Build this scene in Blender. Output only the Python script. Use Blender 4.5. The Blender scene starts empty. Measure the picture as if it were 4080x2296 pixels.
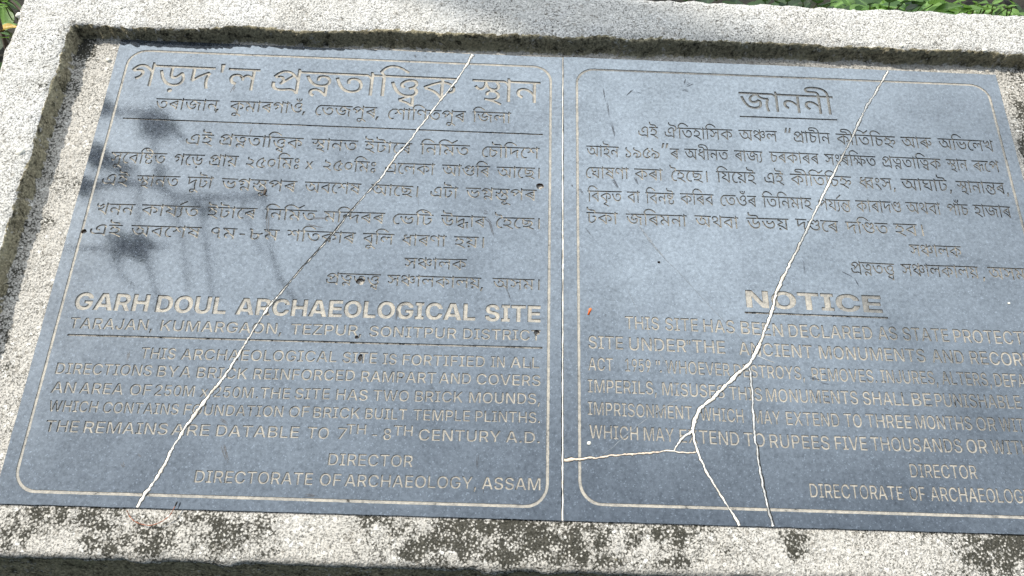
import bpy, bmesh, math, random, time
from mathutils import Vector, Matrix, noise
from mathutils.geometry import delaunay_2d_cdt

random.seed(7)
scene = bpy.context.scene
COL = scene.collection

# ------------------------------------------------------------------ camera
cam = bpy.data.cameras.new('camera')
cam.lens = 36.0 * 2968.0 / 4080.0
cam.sensor_width = 36.0
cam.clip_start = 0.01
cam.clip_end = 500.0
cam_ob = bpy.data.objects.new('camera', cam)
COL.objects.link(cam_ob)
cam_ob.matrix_world = Matrix(((0.999222, -0.035427, -0.017318, -0.07618),
                              (0.011524, 0.682342, -0.730942, -0.41135),
                              (0.037712, 0.730174, 0.682219, 1.33968),
                              (0, 0, 0, 1)))
scene.camera = cam_ob

# ------------------------------------------------------------------ sky and sun
SUN_DIR = Vector((-0.61922, 0.05219, 0.78348)).normalized()
SUN_ELEV = math.asin(SUN_DIR.z)
world = bpy.data.worlds.new('World')
scene.world = world
world.use_nodes = True
wt = world.node_tree
wt.nodes.clear()
w_out = wt.nodes.new('ShaderNodeOutputWorld')
w_bg = wt.nodes.new('ShaderNodeBackground')
w_bg.inputs['Strength'].default_value = 0.125
sky = wt.nodes.new('ShaderNodeTexSky')
sky.sky_type = 'NISHITA'
sky.sun_disc = False
sky.sun_elevation = SUN_ELEV
sky.sun_rotation = math.atan2(SUN_DIR.x, SUN_DIR.y)
sky.air_density = 1.3
sky.dust_density = 3.0
# bright summer cloud high over the far side of the monument, thinning to blue lower down
geo = wt.nodes.new('ShaderNodeTexCoord')
vm = wt.nodes.new('ShaderNodeVectorMath'); vm.operation = 'DOT_PRODUCT'
vm.inputs[1].default_value = (-0.2657, 0.392, 0.8808)
wt.links.new(geo.outputs['Generated'], vm.inputs[0])
glow = wt.nodes.new('ShaderNodeMapRange')
glow.inputs['From Min'].default_value = 0.48
glow.inputs['From Max'].default_value = 1.0
glow.inputs['To Min'].default_value = 0.0
glow.inputs['To Max'].default_value = 1.0
wt.links.new(vm.outputs['Value'], glow.inputs['Value'])
gp = wt.nodes.new('ShaderNodeMath'); gp.operation = 'POWER'
gp.inputs[1].default_value = 1.35
wt.links.new(glow.outputs[0], gp.inputs[0])
# a second, softer bank of bright cloud to the right
vm2 = wt.nodes.new('ShaderNodeVectorMath'); vm2.operation = 'DOT_PRODUCT'
vm2.inputs[1].default_value = (0.5569, 0.2442, 0.7939)
wt.links.new(geo.outputs['Generated'], vm2.inputs[0])
bank = wt.nodes.new('ShaderNodeMapRange'); bank.interpolation_type = 'SMOOTHSTEP'
bank.inputs['From Min'].default_value = 0.74
bank.inputs['From Max'].default_value = 1.0
bank.inputs['To Max'].default_value = 0.55
wt.links.new(vm2.outputs['Value'], bank.inputs['Value'])
cn = wt.nodes.new('ShaderNodeTexNoise')
cn.inputs['Scale'].default_value = 2.6
cn.inputs['Detail'].default_value = 6.0
cn.inputs['Roughness'].default_value = 0.55
wt.links.new(geo.outputs['Generated'], cn.inputs['Vector'])
cr = wt.nodes.new('ShaderNodeMapRange')
cr.inputs['From Min'].default_value = 0.30
cr.inputs['From Max'].default_value = 0.72
cr.inputs['To Min'].default_value = 0.72
cr.inputs['To Max'].default_value = 1.22
wt.links.new(cn.outputs['Fac'], cr.inputs['Value'])
gsum = wt.nodes.new('ShaderNodeMath'); gsum.operation = 'ADD'
wt.links.new(gp.outputs[0], gsum.inputs[0]); wt.links.new(bank.outputs[0], gsum.inputs[1])
gmul = wt.nodes.new('ShaderNodeMath'); gmul.operation = 'MULTIPLY'; gmul.use_clamp = True
wt.links.new(gsum.outputs[0], gmul.inputs[0]); wt.links.new(cr.outputs[0], gmul.inputs[1])
cloud_col = wt.nodes.new('ShaderNodeMix'); cloud_col.data_type = 'RGBA'
cloud_col.inputs[6].default_value = (1.5, 1.9, 2.4, 1)
cloud_col.inputs[7].default_value = (25.5, 27.0, 28.5, 1)
wt.links.new(gmul.outputs[0], cloud_col.inputs[0])
wmix = wt.nodes.new('ShaderNodeMix'); wmix.data_type = 'RGBA'
wmix.inputs[0].default_value = 0.8
wt.links.new(sky.outputs[0], wmix.inputs[6])
wt.links.new(cloud_col.outputs[2], wmix.inputs[7])
wt.links.new(wmix.outputs[2], w_bg.inputs['Color'])
wt.links.new(w_bg.outputs[0], w_out.inputs[0])

sun = bpy.data.lights.new('sun', 'SUN')
sun.energy = 4.4
sun.angle = math.radians(0.53)
sun.color = (1.0, 0.945, 0.85)
sun_ob = bpy.data.objects.new('sun', sun)
COL.objects.link(sun_ob)
sun_ob.rotation_mode = 'QUATERNION'
sun_ob.rotation_quaternion = SUN_DIR.to_track_quat('Z', 'Y')
sun_ob.location = SUN_DIR * 20

vs = scene.view_settings
vs.view_transform = 'Standard'
vs.look = 'None'
vs.exposure = 0.25
vs.gamma = 1.0
vs.use_curve_mapping = False

# ------------------------------------------------------------------ frames of reference
TILT = math.radians(25.0)
H0 = 0.62
CT, ST = math.cos(TILT), math.sin(TILT)
def W(x, y, z=0.0):
    """plaque plane (x right, y up the slope, z off the face) -> world"""
    return Vector((x, y * CT - z * ST, H0 + y * ST + z * CT))
FACE_N = Vector((0, -ST, CT))

def fbm(x, y, z=0.0, s=1.0, o=4):
    return noise.fractal(Vector((x * s, y * s, z * s)), 1.0, 2.1, o)
def nz(x, y, z=0.0, s=1.0):
    return noise.noise(Vector((x * s, y * s, z * s)))
def sstep(a, b, v):
    t = max(0.0, min(1.0, (v - a) / (b - a)))
    return t * t * (3 - 2 * t)

# ------------------------------------------------------------------ object helpers
def link(name, me, parent=None, mats=()):
    o = bpy.data.objects.new(name, me)
    COL.objects.link(o)
    for m in mats:
        me.materials.append(m)
    if parent is not None:
        o.parent = parent
        o.matrix_parent_inverse = parent.matrix_world.inverted()
    return o
def mesh_of(name, verts, faces, smooth=False, mat_idx=None):
    me = bpy.data.meshes.new(name)
    me.from_pydata([tuple(v) for v in verts], [], faces)
    if smooth:
        me.polygons.foreach_set('use_smooth', [True] * len(me.polygons))
    if mat_idx:
        me.polygons.foreach_set('material_index', mat_idx)
    me.update()
    return me
def empty(name, loc, label=None, cat=None, group=None):
    o = bpy.data.objects.new(name, None)
    o.empty_display_size = 0.05
    COL.objects.link(o)
    o.location = loc
    o.matrix_world = Matrix.Translation(loc)
    if label: o['label'] = label
    if cat: o['category'] = cat
    if group: o['group'] = group
    return o
def face_attr(me, name, vals):
    a = me.attributes.new(name, 'FLOAT', 'FACE')
    a.data.foreach_set('value', vals)
def vert_attr(me, name, vals):
    a = me.attributes.new(name, 'FLOAT', 'POINT')
    a.data.foreach_set('value', vals)

# ------------------------------------------------------------------ material helpers
class NT:
    def __init__(s, name):
        s.m = bpy.data.materials.new(name)
        s.m.use_nodes = True
        s.t = s.m.node_tree
        s.t.nodes.clear()
        s.out = s.n('ShaderNodeOutputMaterial')
        s.b = s.n('ShaderNodeBsdfPrincipled')
        s.l(s.b.outputs[0], s.out.inputs['Surface'])
        s.tc = s.n('ShaderNodeTexCoord').outputs['Object']
    def n(s, t): return s.t.nodes.new(t)
    def l(s, a, b): s.t.links.new(a, b)
    def val(s, v, sock):
        if isinstance(v, (int, float)): sock.default_value = v
        elif isinstance(v, tuple): sock.default_value = v if len(v) == 4 or len(sock.default_value) == 3 else v + (1,)
        else: s.l(v, sock)
    def noise(s, scale, detail=4, rough=0.55, vec=None, dist=0.0, out='Fac'):
        n = s.n('ShaderNodeTexNoise')
        n.inputs['Scale'].default_value = scale
        n.inputs['Detail'].default_value = detail
        n.inputs['Roughness'].default_value = rough
        n.inputs['Distortion'].default_value = dist
        s.l(vec or s.tc, n.inputs['Vector'])
        return n.outputs[out]
    def voro(s, scale, feature='F1', out='Distance', vec=None, rnd=1.0):
        n = s.n('ShaderNodeTexVoronoi')
        n.feature = feature
        n.inputs['Scale'].default_value = scale
        n.inputs['Randomness'].default_value = rnd
        s.l(vec or s.tc, n.inputs['Vector'])
        return n.outputs[out]
    def mr(s, v, a, b, c=0.0, d=1.0, smooth=False):
        n = s.n('ShaderNodeMapRange')
        if smooth: n.interpolation_type = 'SMOOTHSTEP'
        s.val(v, n.inputs[0])
        for i, q in enumerate((a, b, c, d)): s.val(q, n.inputs[1 + i])
        return n.outputs[0]
    def math(s, op, a, b=0.0, c=None, clamp=False):
        n = s.n('ShaderNodeMath'); n.operation = op; n.use_clamp = clamp
        s.val(a, n.inputs[0]); s.val(b, n.inputs[1])
        if c is not None: s.val(c, n.inputs[2])
        return n.outputs[0]
    def mix(s, f, a, b, blend='MIX'):
        n = s.n('ShaderNodeMix'); n.data_type = 'RGBA'; n.blend_type = blend
        s.val(f, n.inputs[0]); s.val(a, n.inputs[6]); s.val(b, n.inputs[7])
        return n.outputs[2]
    def attr(s, name, out='Fac'):
        n = s.n('ShaderNodeAttribute'); n.attribute_name = name
        return n.outputs[out]
    def scale_vec(s, v):
        n = s.n('ShaderNodeMapping'); n.inputs['Scale'].default_value = v
        s.l(s.tc, n.inputs['Vector'])
        return n.outputs[0]
    def bump(s, h, strength=1.0, dist=0.001, normal=None):
        n = s.n('ShaderNodeBump')
        n.inputs['Strength'].default_value = strength
        n.inputs['Distance'].default_value = dist
        s.l(h, n.inputs['Height'])
        if normal: s.l(normal, n.inputs['Normal'])
        return n.outputs[0]
    def set(s, **k):
        names = {'color': 'Base Color', 'rough': 'Roughness', 'spec': 'Specular IOR Level', 'normal': 'Normal',
                 'ior': 'IOR', 'trans': 'Transmission Weight', 'sss': 'Subsurface Weight', 'coat': 'Coat Weight', 'coat_rough': 'Coat Roughness'}
        for a, v in k.items(): s.val(v, s.b.inputs[names[a]])
        return s

def mat_concrete():
    m = NT('weathered_concrete')
    big = m.noise(8, 4)
    mid = m.noise(60, 4, 0.6)
    fine = m.noise(420, 3, 0.65)
    gr = m.n('ShaderNodeSeparateColor'); m.l(m.voro(420, out='Color'), gr.inputs[0])
    gr2 = m.n('ShaderNodeSeparateColor'); m.l(m.voro(260, out='Color'), gr2.inputs[0])
    sand = m.mix(gr.outputs[0], (0.38, 0.372, 0.345), (0.63, 0.622, 0.595))
    sand = m.mix(m.mr(mid, 0.3, 0.72, 0.2, 0.8), sand, (0.57, 0.562, 0.535))
    sand = m.mix(m.mr(big, 0.40, 0.62, 0, 0.7), sand, (0.49, 0.475, 0.435))        # warmer, sandier patches
    sand = m.mix(m.mr(m.noise(13, 3), 0.58, 0.75, 0, 0.5), sand, (0.62, 0.625, 0.62))  # pale lime bloom
    sand = m.mix(m.mr(m.attr('ledge'), 0, 1, 0, 0.7), sand, (0.42, 0.39, 0.34))   # pinkish mortar bed
    sand = m.mix(m.mr(gr2.outputs[1], 0.955, 0.965, 0, 0.8), sand, (0.68, 0.66, 0.61))   # larger pale grains
    sand = m.mix(m.mr(gr2.outputs[2], 0.95, 0.96, 0, 0.55), sand, (0.20, 0.18, 0.15))    # and brown ones
    # thread-like dark pits between the grains
    ws = m.noise(26, 4, 0.65)
    pn = m.mr(m.noise(460, 3, 0.7, dist=0.8), 0.38, 0.46, 1, 0)
    pits = m.math('MULTIPLY', pn, m.mr(ws, 0.34, 0.66, 0.45, 1.0))
    sand = m.mix(pits, sand, (0.085, 0.08, 0.064))
    # black algae crust, grain by grain
    lich = m.attr('lichen')
    brk = m.math('MULTIPLY', m.mr(m.voro(330), 0.08, 0.62, 1.0, 0.0), 0.40)     # grows in the pits between the grains
    brk = m.math('ADD', brk, m.math('MULTIPLY', m.mr(m.noise(430, 3, 0.75), 0.30, 0.70), 0.38))
    brk = m.math('ADD', brk, m.math('MULTIPLY', m.mr(m.noise(110, 3, 0.6, dist=0.5), 0.28, 0.72), 0.26))
    brk = m.math('ADD', brk, m.math('MULTIPLY', m.mr(m.noise(24, 3, 0.6), 0.25, 0.75), 0.18))
    crust = m.mr(m.math('SUBTRACT', lich, brk), -0.12, 0.08, 0, 0.95)
    crust_col = m.mix(m.noise(260, 3, 0.7), (0.010, 0.010, 0.007), (0.06, 0.057, 0.042))
    col = m.mix(crust, sand, crust_col)
    moss = m.attr('moss')
    mcol = m.mix(m.mr(m.noise(230, 4, 0.75), 0.3, 0.7), (0.030, 0.027, 0.016), (0.46, 0.41, 0.28))
    mcol = m.mix(m.mr(m.noise(30, 3), 0.45, 0.7, 0, 0.7), mcol, (0.32, 0.295, 0.20))
    mcol = m.mix(m.mr(m.noise(75, 4, 0.65), 0.55, 0.68, 0, 0.9), mcol, (0.018, 0.017, 0.011))
    mk = m.mr(m.math('SUBTRACT', moss, m.mr(m.noise(140, 4, 0.7), 0.28, 0.72)), -0.12, 0.12)
    col = m.mix(mk, col, mcol)
    h = m.math('ADD', m.math('MULTIPLY', fine, 0.7), m.math('MULTIPLY', m.voro(300), 0.5))
    h = m.math('ADD', h, m.math('MULTIPLY', mid, 1.5))
    h = m.math('SUBTRACT', h, m.math('MULTIPLY', pits, 0.8))
    return m.set(color=col, rough=0.94, spec=0.15, normal=m.bump(h, 0.75, 0.0026)).m

def mat_granite():
    m = NT('black_granite')
    fl = m.voro(800, out='Color')
    s = m.n('ShaderNodeSeparateColor'); m.l(fl, s.inputs[0])
    base = m.mix(m.noise(300, 3, 0.6), (0.010, 0.013, 0.018), (0.028, 0.034, 0.045))
    base = m.mix(m.mr(s.outputs[0], 0.93, 0.98, 0, 0.7), base, (0.12, 0.145, 0.18))       # pale feldspar flecks
    # film of grey dust, rain-streaked down the slope
    streak = m.noise(26, 5, 0.6, vec=m.scale_vec((1.0, 0.22, 0.22)))
    dust = m.mr(streak, 0.34, 0.62, 0.25, 1.0)
    dust = m.math('MULTIPLY', dust, m.mr(m.noise(5, 3), 0.3, 0.65, 0.6, 1.0))
    col = m.mix(m.math('MULTIPLY', dust, 0.22), base, (0.13, 0.15, 0.18))
    smear = m.mr(m.noise(40, 4, 0.6, vec=m.scale_vec((1.0, 0.3, 0.3)), dist=0.6), 0.66, 0.74)
    col = m.mix(m.math('MULTIPLY', smear, 0.5), col, (0.03, 0.036, 0.046))
    mott = m.noise(170, 3, 0.7)
    col = m.mix(m.mr(mott, 0.45, 0.75, 0, 0.22), col, (0.12, 0.14, 0.17))
    col = m.mix(m.mr(mott, 0.30, 0.46, 0.7, 0), col, (0.008, 0.010, 0.014))
    rough = m.mr(dust, 0, 1, 0.035, 0.06)
    rough = m.math('ADD', rough, m.mr(m.noise(420, 2), 0.3, 0.7, -0.01, 0.02))
    m.b.inputs['Specular Tint'].default_value = (0.85, 0.94, 1.0, 1)
    return m.set(color=col, rough=rough, ior=2.45, spec=m.math('ADD', m.mr(m.noise(260, 3, 0.7), 0.3, 0.7, 0.32, 0.56), m.mr(m.noise(16, 5, 0.62), 0.3, 0.7, -0.08, 0.06)), normal=m.bump(m.noise(330, 2, 0.5), 0.025, 0.0003)).m

def mat_engraved():
    m = NT('engraved_dirt')
    p = m.attr('paint')
    f = m.noise(420, 3, 0.7)
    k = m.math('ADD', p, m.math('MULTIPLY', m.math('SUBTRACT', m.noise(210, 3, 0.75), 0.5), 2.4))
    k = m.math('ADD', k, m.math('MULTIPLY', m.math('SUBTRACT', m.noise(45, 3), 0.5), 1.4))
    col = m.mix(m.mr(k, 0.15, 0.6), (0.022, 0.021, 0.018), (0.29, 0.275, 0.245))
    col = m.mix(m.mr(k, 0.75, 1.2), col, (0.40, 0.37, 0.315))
    return m.set(color=col, rough=0.9, spec=0.1, normal=m.bump(f, 0.8, 0.0012)).m

def mat_simple(name, c1, c2, sc=200, rough=0.85, bump=0.5, spec=0.3, dist=0.0008, c3=None, sc3=20):
    m = NT(name)
    n = m.noise(sc, 4, 0.65)
    col = m.mix(m.mr(n, 0.3, 0.7), c1, c2)
    if c3: col = m.mix(m.mr(m.noise(sc3, 3), 0.5, 0.68), col, c3)
    return m.set(color=col, rough=rough, spec=spec, normal=m.bump(n, bump, dist)).m

def mat_leaf(name, dark, light, dry=None):
    m = NT(name)
    v = m.attr('tone')
    col = m.mix(v, dark, light)
    col = m.mix(m.mr(m.noise(60, 3), 0.35, 0.7, 0, 0.35), col, tuple(x * 0.6 for x in dark))
    vein = m.attr('vein')
    col = m.mix(m.mr(vein, 0.6, 1.0, 0, 0.45), col, tuple(min(1, x * 1.5 + 0.03) for x in light))
    m.set(color=col, rough=0.42, spec=0.4, normal=m.bump(m.noise(150, 3), 0.3, 0.002))
    tr = m.n('ShaderNodeBsdfTranslucent'); m.l(m.mix(0.5, col, light), tr.inputs['Color'])
    mx = m.n('ShaderNodeMixShader'); mx.inputs[0].default_value = 0.38
    m.l(m.b.outputs[0], mx.inputs[1]); m.l(tr.outputs[0], mx.inputs[2]); m.l(mx.outputs[0], m.out.inputs['Surface'])
    return m.m

M_CONC = mat_concrete()
M_GRAN = mat_granite()
M_ENGR = mat_engraved()
M_CEMENT = mat_simple('cream_cement', (0.55, 0.525, 0.47), (0.78, 0.75, 0.68), 300, 0.9, 0.7, c3=(0.50, 0.45, 0.38), sc3=45)
M_CEMENT_GREY = mat_simple('grey_cement', (0.36, 0.365, 0.36), (0.60, 0.60, 0.585), 300, 0.9, 0.7, c3=(0.2, 0.2, 0.19), sc3=60)
M_CEMENT_CLAY = mat_simple('clay_stained_cement', (0.48, 0.40, 0.32), (0.68, 0.58, 0.47), 300, 0.9, 0.7, c3=(0.70, 0.67, 0.6), sc3=30)
M_GAP = mat_simple('dark_gap', (0.008, 0.008, 0.008), (0.03, 0.03, 0.028), 300, 0.9, 0.5)
M_HAIR = mat_simple('hairline_dirt', (0.10, 0.115, 0.13), (0.22, 0.24, 0.26), 300, 0.8, 0.5)
M_HOLE = mat_simple('clay_pit', (0.02, 0.013, 0.009), (0.20, 0.13, 0.08), 260, 0.95, 0.9)
M_SCUFF = mat_simple('scuffed_granite', (0.012, 0.016, 0.022), (0.06, 0.07, 0.085), 420, 0.5, 0.6, spec=0.5)
M_PEBBLE = mat_simple('white_quartz', (0.56, 0.54, 0.46), (0.72, 0.70, 0.62), 120, 0.5, 0.4)
M_TWIG = mat_simple('dry_red_brown_stalk', (0.16, 0.055, 0.03), (0.36, 0.15, 0.085), 300, 0.7, 0.4)
M_PETAL = mat_simple('orange_petal', (0.55, 0.09, 0.02), (0.75, 0.2, 0.04), 300, 0.5, 0.3)
M_BARK = mat_simple('grey_brown_bark', (0.06, 0.045, 0.035), (0.16, 0.125, 0.10), 40, 0.9, 1.0, dist=0.006)
M_STEM = mat_simple('green_stem', (0.06, 0.09, 0.025), (0.14, 0.17, 0.06), 100, 0.6, 0.3)
M_DEAD = mat_simple('dead_stick', (0.035, 0.026, 0.02), (0.11, 0.085, 0.065), 120, 0.85, 0.6)
M_SOIL = mat_simple('dark_soil', (0.006, 0.006, 0.004), (0.024, 0.021, 0.014), 9, 0.95, 1.0, dist=0.03, c3=(0.012, 0.016, 0.006), sc3=2)
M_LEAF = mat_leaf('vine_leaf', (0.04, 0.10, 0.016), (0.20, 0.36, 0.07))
M_LEAF_DARK = mat_leaf('painted_shade_leaf', (0.012, 0.03, 0.008), (0.04, 0.085, 0.02))  # darker copy of the vine leaf, with shade put into its colour
M_GRASS = mat_leaf('grass_blade', (0.03, 0.065, 0.012), (0.12, 0.19, 0.04))
M_YELLOW = mat_leaf('yellow_leaf', (0.45, 0.27, 0.03), (0.62, 0.42, 0.06))
M_TREE_LEAF = mat_leaf('tree_leaf', (0.025, 0.055, 0.014), (0.06, 0.11, 0.025))

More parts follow.
